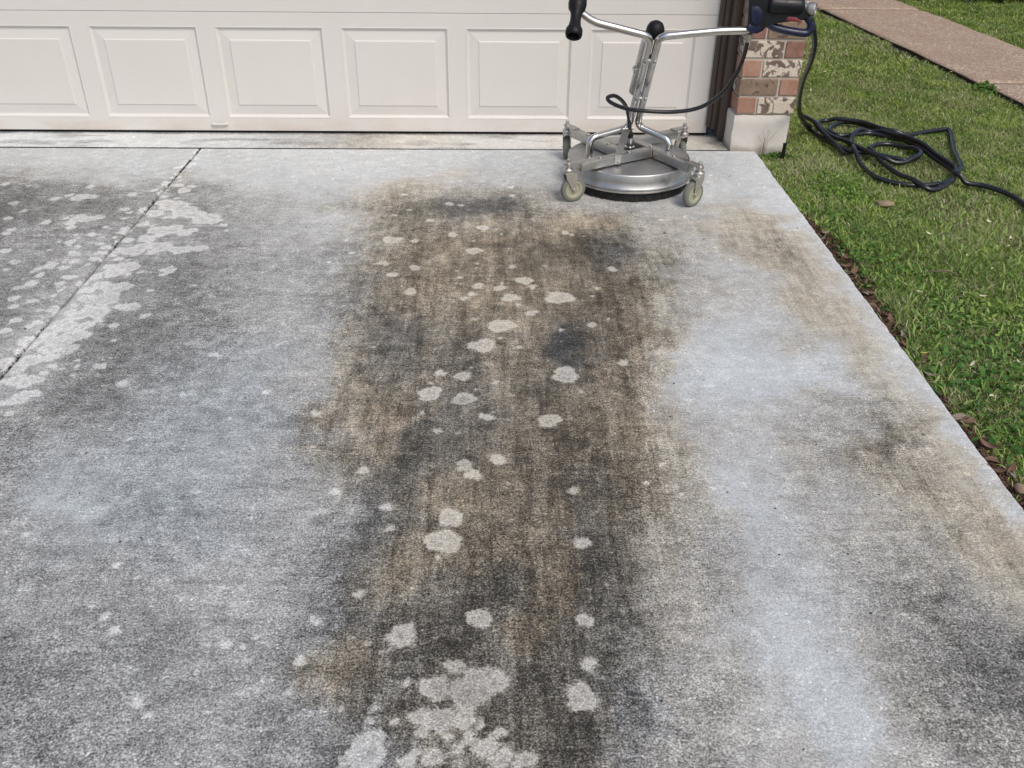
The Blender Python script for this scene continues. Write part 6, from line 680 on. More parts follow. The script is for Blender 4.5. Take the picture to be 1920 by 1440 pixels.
tube(bm, fillet([(-1.512, .0, .047), (-1.510, -.013, .048), (-1.435, -.013, .049), (-1.433, .0, .048)], .008), .006, 10, flat=(1, .7))
for x in (-1.506, -1.439): box(bm, (x-.008, -.004, .036), (x+.008, .001, .056), .002)
bm_obj('lift_handle', bm, M['white'], door)

# brown trim between the door and the pillar
fr = thing('door_frame_trim', 'dark brown stepped wooden trim between the garage door and the brick pillar', 'door trim', (1.07, -.05, 0))
for x0, x1, y0, z0 in ((1.026, 1.046, -.030, .052), (1.0465, 1.074, -.046, .044), (1.0745, 1.1145, -.100, .012)):
    bm = bmesh.new(); box(bm, (x0, y0, z0), (x1, .06, 2.36), .003); bm_obj('trim_board', bm, M['trim'], fr)

# ------------------------------------------------------------ brick pillar on its concrete footing
pil = thing('brick_pillar', 'mottled red and whitewashed brick pillar on a pale concrete footing at the driveway corner', 'brick pillar', (1.25, -.1, 0))
bm = bmesh.new(); box(bm, (1.121, -.231, .176), (1.389, .04, 2.36)); bm_obj('mortar', bm, M['mortar'], pil)
def rough_block(lo, hi, top_in, seed, amt=.004, n=(14, 10, 9)):
    bm = bmesh.new(); lo, hi = Vector(lo), Vector(hi); bmesh.ops.create_cube(bm, size=1)
    bmesh.ops.subdivide_edges(bm, edges=bm.edges[:], cuts=11, use_grid_fill=True)
    for v in bm.verts:
        p = Vector(((v.co.x+.5), (v.co.y+.5), (v.co.z+.5))); q = Vector((lo.x+(hi.x-lo.x)*p.x, lo.y+(hi.y-lo.y)*p.y, lo.z+(hi.z-lo.z)*p.z))
        ex = [min(p.x, 1-p.x)*(hi.x-lo.x), min(p.y, 1-p.y)*(hi.y-lo.y), min(p.z, 1-p.z)*(hi.z-lo.z)]
        nz = mnoise.noise_vector(q*22+Vector((seed, 0, 0)))*amt+mnoise.noise_vector(q*70)*amt*.4
        near = sorted(ex)[1]
        q += nz
        if near < .012: q += ((lo+hi)/2-q).normalized()*(.012-near)*.45
        v.co = q
    return bm
bm_obj('concrete_footing', rough_block((1.1045, -.243, -.09), (1.384, .05, .174), 0, 3), M['foundation'], pil, angle=60)
def brick_mesh(l, d, h, k):
    bm = bmesh.new(); frame_box(bm, (l/2, d/2, h/2), XYZ, (l/2, d/2, h/2), .0035, 1); r = random.Random(k)
    for v in bm.verts: v.co += Vector((r.uniform(-1, 1), r.uniform(-1, 1), r.uniform(-1, 1)))*.0011
    bmesh.ops.recalc_face_normals(bm, faces=bm.faces[:])
    me = bpy.data.meshes.new('brick'); bm.to_mesh(me); bm.free(); return me
BM = {}
def brick(x, y, z, l, d, kind):
    v = random.randrange(2); key = (round(l, 3), round(d, 3), kind, v)
    if key not in BM: BM[key] = brick_mesh(l, d, .0765, len(BM)); BM[key].materials.append(M['brick_'+kind])
    o = bpy.data.objects.new('brick', BM[key]); link(o, pil)
    o.location = (x+random.uniform(-1, 1)*.0012, y+random.uniform(-1.2, .8)*.0012, z+random.uniform(-1, 1)*.0008)
rowsK = [('red', 'mottled'), ('brown', 'red'), ('red', 'mottled'), ('mottled', 'rose'), ('rose', 'brown')]
CP = .0868
for r in range(25):
    z = .181+r*CP; ks = rowsK[r] if r < 5 else random.choices(['red', 'mottled', 'brown', 'rose', 'mottled'], k=2); kk = random.choice(['brown', 'rose', 'mottled'])
    if r % 2 == 0:
        brick(1.115, -.238, z, .088, .178, ks[0]); brick(1.213, -.238, z, .182, .088, ks[1]); brick(1.307, -.140, z, .088, .178, kk)
    else:
        brick(1.115, -.238, z, .182, .088, ks[0]); brick(1.307, -.238, z, .088, .178, ks[1]); brick(1.115, -.140, z, .088, .178, kk)

# house body behind the pillar and over the door
bm = bmesh.new(); box(bm, (1.125, .07, -.05), (1.38, 7, 2.36)); box(bm, (-4.6, .07, 2.34), (1.123, .35, 2.9)); box(bm, (-4.6, -.2, -.05), (DL-.06, .34, 2.339))
bm_obj('house_wall', bm, M['brick_rose'], smooth=False, kind='structure')

# ------------------------------------------------------------ rotary surface cleaner
C0 = Vector((.541, -.685, 0)); D1 = Vector((.857, .515, 0)).normalized(); N1 = Vector((D1.y, -D1.x, 0)); ZU = Vector((0, 0, 1))
W = lambda u, v, z: C0+D1*u+N1*v+ZU*z
sc = thing('surface_cleaner', 'round stainless steel pressure washer surface cleaner on casters standing in front of the garage door', 'surface cleaner', tuple(C0))
bm = bmesh.new(); DC = Vector((.541, -.681, 0))
lathe(bm, [(0, .1235), (.12, .1228), (.22, .1215), (.262, .1198), (.2675, .1188), (.2705, .1170), (.2722, .1135), (.2735, .085), (.2745, .060), (.2775, .0575), (.2805, .0570), (.2815, .0540), (.2805, .0510), (.276, .050), (.270, .054), (.268, .100), (0, .114)], DC, n=112)
bm_obj('deck', bm, M['steel_deck'], sc, angle=60)
bm = bmesh.new(); lathe(bm, [(.281, .050), (.285, .048), (.285, .043), (.281, .041), (.273, .041), (.273, .050)], DC, n=112); bm_obj('deck_rim', bm, M['zinc'], sc)
bm = bmesh.new(); rr = random.Random(4)
for ring in range(3):
    n = 420
    for k in range(n):
        a = 2*math.pi*(k+ring*.33)/n; r0 = .269-ring*.006; w = .0026; sp = rr.uniform(-.002, .006); zb = rr.uniform(.0, .004)
        c, s = math.cos(a), math.sin(a); t = Vector((-s, c, 0))*w; p = DC+Vector((c, s, 0))*r0; q = DC+Vector((c, s, 0))*(r0+sp)
        bm.faces.new([bm.verts.new(x) for x in (p-t+ZU*.045, p+t+ZU*.045, q+t*.8+ZU*zb, q-t*.8+ZU*zb)])
lathe(bm, [(.258, .044), (.254, .006)], DC, n=48)
bm_obj('brush_skirt', bm, M['bristle'], sc, smooth=False, kind='stuff')
AH = ((-.335, .072), (.072, .335), (.335, -.072), (-.072, -.335))
def arm(k):
    q = [Vector((-.34, .052, 0)), Vector((.049, .052, 0)), Vector((.049, .094, 0)), Vector((-.34, .094, 0))]
    def rot(p):
        u, v = p.x, p.y
        for _ in range(k): u, v = v, -u
        return u, v
    # pinwheel frame: tube, tongue plate, edge lines
    bm = bmesh.new(); a = W(*rot(Vector((-.140, .073, 0))), .1465); e1 = (W(*rot(Vector((1, 0, 0))), 0)-C0); e2 = (W(*rot(Vector((0, 1, 0))), 0)-C0)
    frame_box(bm, a, (e1, e2, ZU), (.188, .0205, .0185), .0025)
    pts = [(-.31, .0925), (-.31, .0535), (-.335, .0535), (-.375, .056), (-.395, .060), (-.402, .073), (-.395, .086), (-.375, .090), (-.335, .0925)]
    lo = [bm.verts.new(W(*rot(Vector((x, y, 0))), .1653)) for x, y in pts]; hi = [bm.verts.new(W(*rot(Vector((x, y, 0))), .1695)) for x, y in pts]; n = len(pts)
    bm.faces.new(lo); bm.faces.new(hi)
    for i in range(n): bm.faces.new((lo[i], lo[(i+1) % n], hi[(i+1) % n], hi[i]))
    o = bm_obj('frame_arm', bm, M['steel'], sc, angle=30)
    for u, v in ((-.215, .073), (-.06, .073)):
        bm = bmesh.new(); x, y = rot(Vector((u, v, 0))); p = W(x, y, .165); lathe(bm, [(0, .0075), (.004, .0072), (.0075, .005), (.0085, 0)], p, n=12); lathe(bm, [(.011, 0), (.011, .0012), (0, .0013)], p+ZU*.001, n=12)
        bm_obj('bolt', bm, M['chrome'], o)
    return o
for k in range(4): arm(k)
bm = bmesh.new(); frame_box(bm, W(.0485, .0948, .1465), (D1, N1, ZU), (.002, .0022, .018), .0008, 1); bm_obj('weld_seam', bm, M['brass'], sc)
def caster(p, heading):
    """heading: direction the wheel trails from the stem; the axle is across it"""
    h = Vector((math.cos(heading), math.sin(heading), 0)); a = Vector((-h.y, h.x, 0)); r = .0545
    wc = p+h*.026; wc.z = r
    bm = bmesh.new()
    lathe(bm, [(0, .190), (.006, .189), (.009, .186), (.009, .172), (.014, .171), (.016, .165), (.016, .160)], Vector((p.x, p.y, 0)), n=20)
    lathe(bm, [(.012, .163), (.012, .150), (.020, .148), (.023, .143), (.023, .136), (.020, .131), (.012, .129)], Vector((p.x, p.y, 0)), n=24)
    frame_box(bm, Vector((p.x, p.y, .128))+h*.008, (h, a, ZU), (.026, .019, .003), .002)
    fk = bm_obj('caster', bm, M['zinc'], sc, angle=40)
    bm = bmesh.new()
    for s in (-1, 1):
        pts = [(-.016, .129), (.034, .129), (.036, .115), (.034, .052), (.026, .044), (.018, .052), (-.012, .105)]
        A = [bm.verts.new(Vector((p.x, p.y, 0))+h*u+a*s*.0185+ZU*z) for u, z in pts]; B = [bm.verts.new(Vector((p.x, p.y, 0))+h*u+a*s*.0158+ZU*z) for u, z in pts]; n = len(pts)
        bm.faces.new(A); bm.faces.new(B)
        for i in range(n): bm.faces.new((A[i], A[(i+1) % n], B[(i+1) % n], B[i]))
    tube(bm, [wc-a*.023, wc+a*.023], .0055, 10)
    bm_obj('fork', bm, M['zinc'], fk, angle=30)
    bm = bmesh.new(); lathe(bm, [(.036, -.013), (.0475, -.0140), (.0515, -.0125), (r, -.008), (r+.0006, 0), (r, .008), (.0515, .0125), (.0475, .0140), (.036, .013)], wc, a, 40); bm_obj('tyre', bm, M['tyre'], fk)
    bm = bmesh.new(); lathe(bm, [(0, -.0150), (.010, -.0150), (.012, -.010), (.026, -.0085), (.030, -.0125), (.0385, -.0135), (.0395, -.011), (.0395, .011), (.0385, .0135), (.030, .0125), (.026, .0085), (.012, .010), (.010, .0150), (0, .0150)], wc, a, 40); bm_obj('hub', bm, M['hub'], fk, angle=30)
caster(W(-.382, .073, 0), rad(20)); caster(W(.073, .382, 0), rad(218)); caster(W(.382, -.073, 0), rad(100)); caster(W(-.073, -.382, 0), rad(80))
# handle: two bent tubes side by side
TR = .0150
PLt = fillet([(.356, -.742, .118), (.356, -.742, .214), (.522, -.668, .238), (.5365, -.672, .264), (.5415, -1.0, .690), (.318, -1.0, .742), (.268, -1.0, .775)], .035, 8)
PRt = fillet([(.706, -.742, .118), (.706, -.742, .207), (.586, -.668, .240), (.5705, -.672, .264), (.5745, -1.0, .690), (.80, -1.0, .712), (.915, -1.0, .716)], .035, 8)
for nm, P in (('handle_tube', PLt), ('handle_tube', PRt)):
    bm = bmesh.new(); tube(bm, P, TR, 20); bm_obj(nm, bm, M['chrome'], sc, angle=60)
for x in (.356, .706):
    bm = bmesh.new(); lathe(bm, [(.013, 0), (.018, .001), (.0175, .009), (.0135, .011)], (x, -.742, .120), n=24); bm_obj('tube_foot', bm, M['zinc'], sc)
# wide grey back tube with a black round cap
bm = bmesh.new(); A, B = Vector((.5295, -.772, .425)), Vector((.537, -.955, .662)); tube(bm, [A-(B-A).normalized()*.006, A, B], [.012, .0235, .0235], 24); bm_obj('back_tube', bm, M['steel'], sc, angle=50)
bm = bmesh.new(); ax = (B-A).normalized(); lathe(bm, [(.026, 0), (.034, .008), (.0365, .022), (.035, .038), (.029, .052), (.016, .063), (0, .066)], Vector((.571, -.905, .672)), Vector((0, -.45, .9)), 32); bm_obj('end_cap', bm, M['rubber'], sc)
al = Vector((0, -.328, .428)).normalized()
def clampat(t, w=.030):
    p = Vector((.5565, -.672, .262))+Vector((0, -.328, .428))*t; nrm = Vector((0, -al.z, al.y)).normalized()*-1
    nrm = al.cross(Vector((1, 0, 0))).normalized(); nrm = nrm if nrm.y < 0 else -nrm
    bm = bmesh.new(); frame_box(bm, p-nrm*.004, (Vector((1, 0, 0)), al, nrm), (w, .009, .0155), .002)
    for dx in (-.019, .019):
        tube(bm, [p+Vector((dx, 0, 0))+nrm*.010, p+Vector((dx, 0, 0))+nrm*.024], .0055, 8); tube(bm, [p+Vector((dx, 0, 0))+nrm*.018+al*-.001, p+Vector((dx, 0, 0))+nrm*.019+al*.016], .003, 6)
    bm_obj('tube_clamp', bm, M['chrome'], sc, angle=30)
clampat(.76); clampat(.33, .026)
bm = bmesh.new(); p = Vector((.517, -.885, .545)); tube(bm, [p, p+Vector((-.02, -.01, .0))], .007, 8); tube(bm, [p+Vector((-.012, -.005, -.02)), p+Vector((-.012, -.005, .012))], .004, 8); bm_obj('clamp_screw', bm, M['chrome'], sc)
# strap from the handle to the front arm
bm = bmesh.new(); a, kq, b = Vector((.521, -.690, .240)), W(-.140, .0985, .172), W(-.140, .0975, .130); sx = (D1+Vector((1, 0, 0))).normalized()
L_ = []
for p_, w_ in ((a, .019), (kq, .0165), (b+ZU*.008, .014), (b, .009)):
    nn = Vector((-.0, -.0022, .0012)); L_.append([bm.verts.new(p_+sx*w_*s+nn*t) for s, t in ((-1, 1), (1, 1), (1, -1), (-1, -1))])
for A_, B_ in zip(L_, L_[1:]):
    for k in range(4): bm.faces.new((A_[k], A_[(k+1) % 4], B_[(k+1) % 4], B_[k]))
bm.faces.new(L_[0]); bm.faces.new(L_[-1]); bm_obj('support_strap', bm, M['steel'], sc, angle=30)
bm = bmesh.new(); tube(bm, [b+ZU*.009-N1*.002, b+ZU*.009+N1*.008], .0055, 10); bm_obj('strap_bolt', bm, M['chrome'], sc, angle=30)
bm = bmesh.new(); tube(bm, [a-sx*.022, a+sx*.03], .007, 10); bm_obj('strap_pin', bm, M['steel'], sc, angle=30)
# swivel in the centre of the frame
cs = W(0, 0, 0)
bm = bmesh.new(); lathe(bm, [(.030, .121), (.030, .128), (.020, .130), (.020, .146), (.023, .147), (.023, .160), (.014, .162), (.014, .185), (.017, .186), (.017, .200), (.010, .202), (0, .202)], cs, n=24); bm_obj('swivel', bm, M['chrome'], sc, angle=30)
# machine hose, from the gun down around the poles to the swivel
H2 = [(.919, -1.0, .700), (.918, -.985, .626), (.903, -.95, .535), (.862, -.915, .45), (.788, -.885, .388), (.682, -.865, .364), (.561, -.855, .365), (.507, -.838, .366), (.464, -.81, .371), (.427, -.785, .383), (.420, -.765, .396), (.451, -.745, .397), (.487, -.725, .371), (.514, -.705, .330), (.530, -.695, .270), tuple(cs+Vector((0, 0, .205)))]
bm = bmesh.new(); tube(bm, catmull(H2, 8), .0084, 14); bm_obj('machine_hose', bm, M['hose'], sc, angle=60)
bm = bmesh.new(); lathe(bm, [(.008, 0), (.0125, .001), (.0125, .02), (.0105, .021), (.0105, .028), (.008, .03)], tuple(cs+Vector((0, 0, .195))), n=14); bm_obj('hose_ferrule', bm, M['black_plastic'], sc)
# left grip
bm = bmesh.new(); N, Fp = Vector((.236, -1.10, .707)), Vector((.272, -.905, .905)); ax = (Fp-N).normalized(); Lg = (Fp-N).length
lathe(bm, [(0, .03), (.020, .03), (.0205, .004), (.025, 0), (.030, .003), (.0325, .012), (.0315, .030), (.0235, .046), (.0205, .066), (.0205, .090), (.0225, .104), (.032, .118), (.035, .138), (.033, .175), (.026, Lg-.02), (.020, Lg), (0, Lg)], N, ax, 28)
bm_obj('hand_grip', bm, M['rubber'], sc, angle=50)
bm = bmesh.new(); tube(bm, [(.275, -1.0, .771), (.262, -1.0, .776)], .0155, 20); bm_obj('grip_collar', bm, M['chrome'], sc)
# trigger gun at the right end
bm = bmesh.new()
prism(bm, [(.896, .93), (.896, .83), (.899, .786), (.903, .748), (.906, .722), (.922, .708), (.948, .707), (.966, .716), (.978, .735), (.992, .752), (1.10, .757), (1.136, .758), (1.118, .782), (1.104, .80), (1.10, .845), (1.10, .93)], -1.024, -.976, .009, 3)
gun = bm_obj('trigger_gun', bm, M['black_plastic'], sc, angle=45)
bm = bmesh.new(); prism(bm, [(.908, .806), (.936, .805), (.955, .785), (.949, .752), (.937, .741), (.917, .750), (.909, .785)], -1.0275, -1.02, .002, 2); bm_obj('navy_panel', bm, M['navy'], gun, angle=45)
bm = bmesh.new(); prism(bm, [(.906, .744), (.918, .738), (.936, .731), (.950, .741), (.957, .722), (.946, .7075), (.921, .7085), (.905, .722)], -1.0262, -.974, .003, 2); bm_obj('grip_foot', bm, M['navy'], gun, angle=45)
bm = bmesh.new(); lathe(bm, [(0, 0), (.024, 0), (.030, .004), (.0325, .012), (.0325, .115), (.030, .128), (.024, .134), (0, .134)], (.972, -1.012, .812), (1, 0, -.04), 32); bm_obj('barrel', bm, M['black_plastic'], gun, angle=45)
bm = bmesh.new(); tube(bm, catmull([(.985, -1.0, .742), (1.012, -1.0, .728), (1.05, -1.0, .718), (1.10, -1.0, .710), (1.138, -1.0, .7075), (1.152, -1.0, .722), (1.150, -1.0, .745), (1.132, -1.0, .765)], 6), .0155, 14, flat=(1, 1.2)); bm_obj('hand_guard', bm, M['navy'], gun, angle=60)
bm = bmesh.new(); prism(bm, [(1.044, .756), (1.052, .771), (1.085, .768), (1.112, .752), (1.108, .748)], -1.0265, -.985, .003, 2); bm_obj('trigger', bm, M['red'], gun, angle=45)
bm = bmesh.new(); ax = Vector((.88, -.47, -.03)).normalized()
lathe(bm, [(.016, 0), (.022, .002), (.022, .022), (.019, .024), (.019, .030), (.0235, .032), (.025, .040), (.025, .058), (.0225, .061), (.0195, .061), (.0190, .056)], (1.105, -.978, .795), ax, 32); bm_obj('inlet_coupling', bm, M['zinc'], gun, angle=35)
bm = bmesh.new(); lathe(bm, [(0, .0565), (.0188, .0565), (.0188, .050)], (1.105, -.978, .795), ax, 32); bm_obj('coupling_bore', bm, M['hub_dark'], gun, angle=35)
bm = bmesh.new(); lathe(bm, [(.011, 0), (.011, .012), (.014, .013), (.014, .03), (.010, .032)], (.921, -1.0, .672), (0, 0, 1), 16); bm_obj('outlet_fitting', bm, M['fitting'], gun, angle=35)

# ------------------------------------------------------------ pressure hose: from the gun to the coil on the lawn
COIL = [(1.608, 0.103), (1.64, -0.095), (1.698, -0.234), (1.792, -0.278), (1.875, -0.343), (1.949, -0.374), (2.024, -0.319), (2.053, -0.159), (2.047, -0.04), (2.01, 0.021), (1.967, 0.114), (1.896, 0.226), (1.819, 0.23), (1.746, 0.162), (1.712, 0.084), (1.725, 0.009), (1.803, 0.017), (1.919, 0.044), (2.015, -0.065), (2.063, -0.229), (2.102, -0.446), (2.098, -0.569), (2.046, -0.658), (1.977, -0.697), (1.869, -0.718), (1.78, -0.69), (1.708, -0.614), (1.696, -0.452), (1.727, -0.234), (1.785, -0.044), (1.864, 0.061), (1.948, 0.063), (2.018, -0.077), (2.081, -0.273), (2.109, -0.446), (2.102, -0.569), (2.0, -0.722), (1.881, -0.77), (1.839, -0.642), (1.808, -0.451), (1.799, -0.278), (1.831, -0.191), (1.892, -0.139), (1.964, -0.142), (2.016, -0.218), (2.031, -0.319), (1.945, -0.402), (1.85, -0.412), (1.776, -0.322), (1.707, -0.094), (1.678, 0.104), (1.686, 0.209), (1.73, 0.263), (1.799, 0.243), (1.912, 0.181), (1.987, 0.063), (2.085, 0.02), (2.227, 0.088), (2.33, 0.131), (2.36, 0.121), (2.33, 0.014), (2.242, -0.226), (2.178, -0.445), (2.107, -0.589), (2.056, -0.645), (2.083, -0.683), (2.164, -0.723), (2.219, -0.815), (2.234, -0.955), (2.20, -1.20), (2.16, -1.6), (2.2, -2.2)]
H1 = [(1.140, -1.006, .772), (1.150, -1.006, .752), (1.175, -.98, .710), (1.208, -.92, .650), (1.245, -.8, .556), (1.287, -.62, .437), (1.349, -.42, .303), (1.419, -.25, .194), (1.498, -.1, .105), (1.56, .03, .045)]
hose = thing('pressure_hose', 'long black pressure hose hanging from the gun and lying in loose loops on the lawn', 'hose', (1.9, -.2, 0))
pts = catmull([(x, y, 0) for x, y in COIL], 8)
HZ = []; grid = {}
for i, p in enumerate(pts):
    base = float(gz_(np.array([p.x]), np.array([p.y]))[0])+.036; z = base
    for j, (qx, qy, qz) in enumerate(grid.values()):
        if j < i-26 and (qx-p.x)**2+(qy-p.y)**2 < .00032: z = max(z, qz+.0175)
    grid[i] = (p.x, p.y, z); HZ.append(z)
HZ = np.array(HZ); mx = np.array([HZ[max(0, i-3):i+4].max() for i in range(len(HZ))]); ker = np.hanning(9); ker /= ker.sum(); HZ = np.convolve(np.pad(mx, 4, 'edge'), ker, 'valid')
full = catmull(H1, 8)+[Vector((p.x, p.y, z)) for p, z in zip(pts, HZ)]
bm = bmesh.new(); tube(bm, full, .0114, 14); bm_obj('hose_line', bm, M['hose'], hose, angle=60)
bm = bmesh.new(); a, b = Vector((1.545, .0, .062)), Vector((1.60, .09, .022)); tube(bm, [a, a.lerp(b, .5), b], [.012, .0145, .0145], 12); bm_obj('hose_joiner', bm, M['black_plastic'], hose)
tail = [(1.600, .230, .040), (1.622, .10, .045), (1.632, .014, .030), (1.645, -.154, .020), (1.667, -.284, -.005)]
bm = bmesh.new(); tube(bm, catmull(tail, 8), .0112, 14); o = bm_obj('garden_hose_end', bm, M['hose'], angle=60); o['label'] = 'short thick black hose end lying under the left side of the hose loops'; o['category'] = 'hose end'

# ------------------------------------------------------------ vegetation
def in_lawn(x, y):
    a = (x > 1.245) & ~((y > -.25) & (x < 1.41)) & (x < PLx(y)-.012-.035*np.clip(fbm(y*2, y*0, 3, 151)*3-1, 0, 1)*(y > .5))
    b = (x > PRx(y)+.0) & (y > .3)
    return a | b
def blades(x, y, ln, w, col, lean, z0=None, seed=0):
    r = np.random.default_rng(seed); n = len(x); th = r.uniform(0, 2*np.pi, n); ph = r.uniform(0, 2*np.pi, n)
    dx, dy = np.cos(th), np.sin(th); sx, sy = np.cos(ph), np.sin(ph); z = gz_(x, y) if z0 is None else z0
    P = np.stack([x, y, z], -1); D = np.stack([dx, dy, 0*dx], -1)*lean[:, None]; S = np.stack([sx, sy, 0*sx], -1)*w[:, None]/2
    up = np.sqrt(np.clip(1-lean**2*.62, .12, 1)); Zu = np.array([0, 0, 1.])
    m1 = P+(D*.25+Zu*up[:, None]*.45)*ln[:, None]; m2 = P+(D*.62+Zu*up[:, None]*.80)*ln[:, None]; tp = P+(D*1.05+Zu*up[:, None]*.93)*ln[:, None]
    V = np.stack([P-S*.8, P+S*.8, m1-S, m1+S, m2-S*.72, m2+S*.72, tp], 1).reshape(-1, 3)
    k = (np.arange(n)*7)[:, None]; Q = np.concatenate([k+[0, 1, 3, 2], k+[2, 3, 5, 4]]); T = k+[4, 5, 6]
    C = np.repeat(np.concatenate([col, np.ones((n, 1))], 1), 7, 0)
    f = np.tile(np.array([.55, .55, .9, .9, 1.05, 1.05, 1.15]), n)[:, None]; C[:, :3] *= 1
    return V, Q, T, C
def scatter(n, x0, x1, y0, y1, dens=None, seed=0):
    r = np.random.default_rng(seed); y = r.uniform(y0, y1, n); x = r.uniform(x0, x1, n)
    m = in_lawn(x, y) & (x < 1.23+.494*(y+2.98)+.75)
    x, y = x[m], y[m]
    if dens is not None:
        k = r.random(len(x)) < dens(x, y); x, y = x[k], y[k]
    return x, y
def litter_zone(x, y):   # bare strip along the slab
    w = np.interp(y, [-3.4, -2.9, -2.5, -2.2, -2.05, -1.6, -1.25, -1.0, -.8, -.3], [.10, .085, .05, .03, .07, .085, .095, .05, .02, .015])
    return np.clip((w*(.35+1.3*fbm(x, y, 9, 71))-(x-XR))/.02, 0, 1)*(y < -.25)
def lawn_colour(x, y, r):
    dry = np.clip((fbm(x, y, 2.6, 81)-.50)/.14, 0, 1)+.7*np.exp(-((x-1.42)/.16)**2-((y+.55)/.4)**2); pal = np.clip((fbm(x, y, 7, 91, 3)-.45)/.25, 0, 1); n = len(x)
    deep = np.array([.085, .175, .028]); mid = np.array([.28, .40, .08]); dryc = np.array([.40, .41, .22]); lime = np.array([.44, .56, .11])
    c = deep+(mid-deep)*r.random(n)[:, None]; c = c+(lime-c)*(pal*r.random(n)*.7)[:, None]
    far = np.clip((x-PRx(y))/.05, 0, 1)*(y > .3)
    k = ((r.random(n) < (.16+.50*dry)*(1-far*.8))*r.uniform(.4, 1, n))[:, None]; c = c+(dryc-c)*k
    straw = (r.random(n) < .11)[:, None]; c = np.where(straw, np.array([.62, .55, .38])*r.uniform(.6, 1.1, n)[:, None], c)
    return c*r.uniform(.75, 1.2, n)[:, None]
VV, QQ, TT, CC = [], [], [], []; off = 0
def add(V, Q, T, C):
    global off
    VV.append(V); QQ.append(Q+off); TT.append(T+off); CC.append(C); off += len(V)
r = np.random.default_rng(11)
for (n, y0, y1, x0, x1, l0, l1, w0, w1, sd) in ((150000, -3.6, -1.2, 1.2, 2.9, .018, .040, .0022, .0040, 1), (330000, -1.2, 1.3, 1.2, 4.2, .020, .042, .0026, .0045, 2), (300000, 1.3, 4.3, 1.4, 5.6, .024, .048, .0038, .0065, 3)):
    dn = lambda x, y: np.clip(1.05-litter_zone(x, y), .02, 1)*np.clip(-.15+2.2*fbm(x, y, 5, 101), .22, 1)*(1-.55*np.exp(-((x-1.40)/.12)**2-((y+.55)/.3)**2))
    x, y = scatter(n, x0, x1, y0, y1, dn, sd); m = len(x)
    ln = r.uniform(l0, l1, m)*(.35+1.25*fbm(x, y, 4, 111)); add(*blades(x, y, ln, r.uniform(w0, w1, m), lawn_colour(x, y, r), r.uniform(.45, 1.2, m), seed=sd))
# broad runner-grass blades near the camera
x, y = scatter(17000, 1.2, 2.8, -3.6, -.35, lambda x, y: np.clip(1.0-litter_zone(x, y), .03, 1)*np.clip(.30+(-y-.8)*.35, .12, 1)*np.clip(fbm(x, y, 6, 121)*1.8-.3, .05, 1), 5); m = len(x)
c = np.array([.15, .28, .06])+(np.array([.34, .50, .12])-np.array([.15, .28, .06]))*r.random(m)[:, None]
add(*blades(x, y, r.uniform(.028, .062, m), r.uniform(.0042, .0078, m), c*r.uniform(.7, 1.15, m)[:, None], r.uniform(.4, 1.0, m), seed=6))
from_np('lawn_grass', np.concatenate(VV), [np.concatenate(QQ), np.concatenate(TT)], M['grass'], cols=np.concatenate(CC), kind='stuff', label='short mown green grass with dry patches beside the driveway', cat='grass')
# low broad-leaved weeds
def leaves(P, size, col, seed, flat=.5, asp=.62):
    r = np.random.default_rng(seed); n = len(P); nrm = r.normal(size=(n, 3)); nrm[:, 2] = np.abs(nrm[:, 2])+flat*2; nrm /= np.linalg.norm(nrm, axis=1)[:, None]
    t = r.normal(size=(n, 3)); t -= nrm*(t*nrm).sum(1)[:, None]; t /= np.linalg.norm(t, axis=1)[:, None]; b = np.cross(nrm, t); s = size[:, None]
    V = np.stack([P-t*s, P-t*.3*s+b*asp*s-nrm*.1*s, P+t*.45*s+b*asp*.8*s, P+t*s-nrm*.15*s, P+t*.45*s-b*asp*.8*s, P-t*.3*s-b*asp*s-nrm*.1*s], 1).reshape(-1, 3)
    k = (np.arange(n)*6)[:, None]; Q = np.concatenate([k+[0, 1, 2, 3], k+[0, 3, 4, 5]]); C = np.repeat(np.concatenate([col, np.ones((n, 1))], 1), 6, 0); return V, Q, C
def weed_patch(name, label, cx, cy, sx, sy, n, s0, s1, h, c1, c2, seed, filt=True):
    r = np.random.default_rng(seed); x = r.normal(cx, sx, n); y = r.normal(cy, sy, n)
    if filt:
        m = in_lawn(x, y) | ((y < -.245) & (x > 1.238)); x, y = x[m], y[m]
    n = len(x); hh = h*(.35+.65*np.exp(-((x-cx)/sx/1.4)**2-((y-cy)/sy/1.4)**2))*r.uniform(.5, 1.1, n); P = np.stack([x, y, gz_(x, y)+hh], -1)
    col = np.array(c1)+(np.array(c2)-np.array(c1))*r.random(n)[:, None]; V, Q, C = leaves(P, r.uniform(s0, s1, n), col*r.uniform(.75, 1.2, n)[:, None], seed)
    from_np(name, V, [Q], M['weed'], cols=C, kind='stuff', label=label, cat='weeds')
weed_patch('clover_weeds', 'bright green low clover patch on the lawn near the pillar corner', 1.50, -.72, .10, .17, 900, .005, .011, .045, (.10, .22, .025), (.22, .36, .05), 31)
weed_patch('footing_weeds', 'small green weeds growing against the foot of the concrete footing', 1.335, -.285, .05, .022, 420, .004, .008, .040, (.06, .14, .02), (.14, .24, .04), 32)
weed_patch('edge_weeds', 'broad-leaved weeds along the driveway edge below the clover', 1.40, -1.35, .10, .28, 520, .006, .013, .040, (.05, .14, .02), (.12, .24, .035), 33)
weed_patch('path_weeds', 'tuft of weeds overhanging the left edge of the footpath', 2.955, .98, .045, .07, 300, .008, .014, .07, (.08, .19, .03), (.17, .30, .05), 34, False)
weed_patch('lawn_weeds', 'darker broad-leaved weeds in the near corner of the lawn', 1.45, -2.45, .12, .38, 1000, .006, .014, .038, (.045, .14, .02), (.11, .24, .035), 35)
weed_patch('pale_weeds', 'pale lime runners sprawling in the middle of the near lawn', 1.60, -1.95, .10, .16, 380, .006, .012, .045, (.16, .28, .05), (.30, .42, .10), 36)
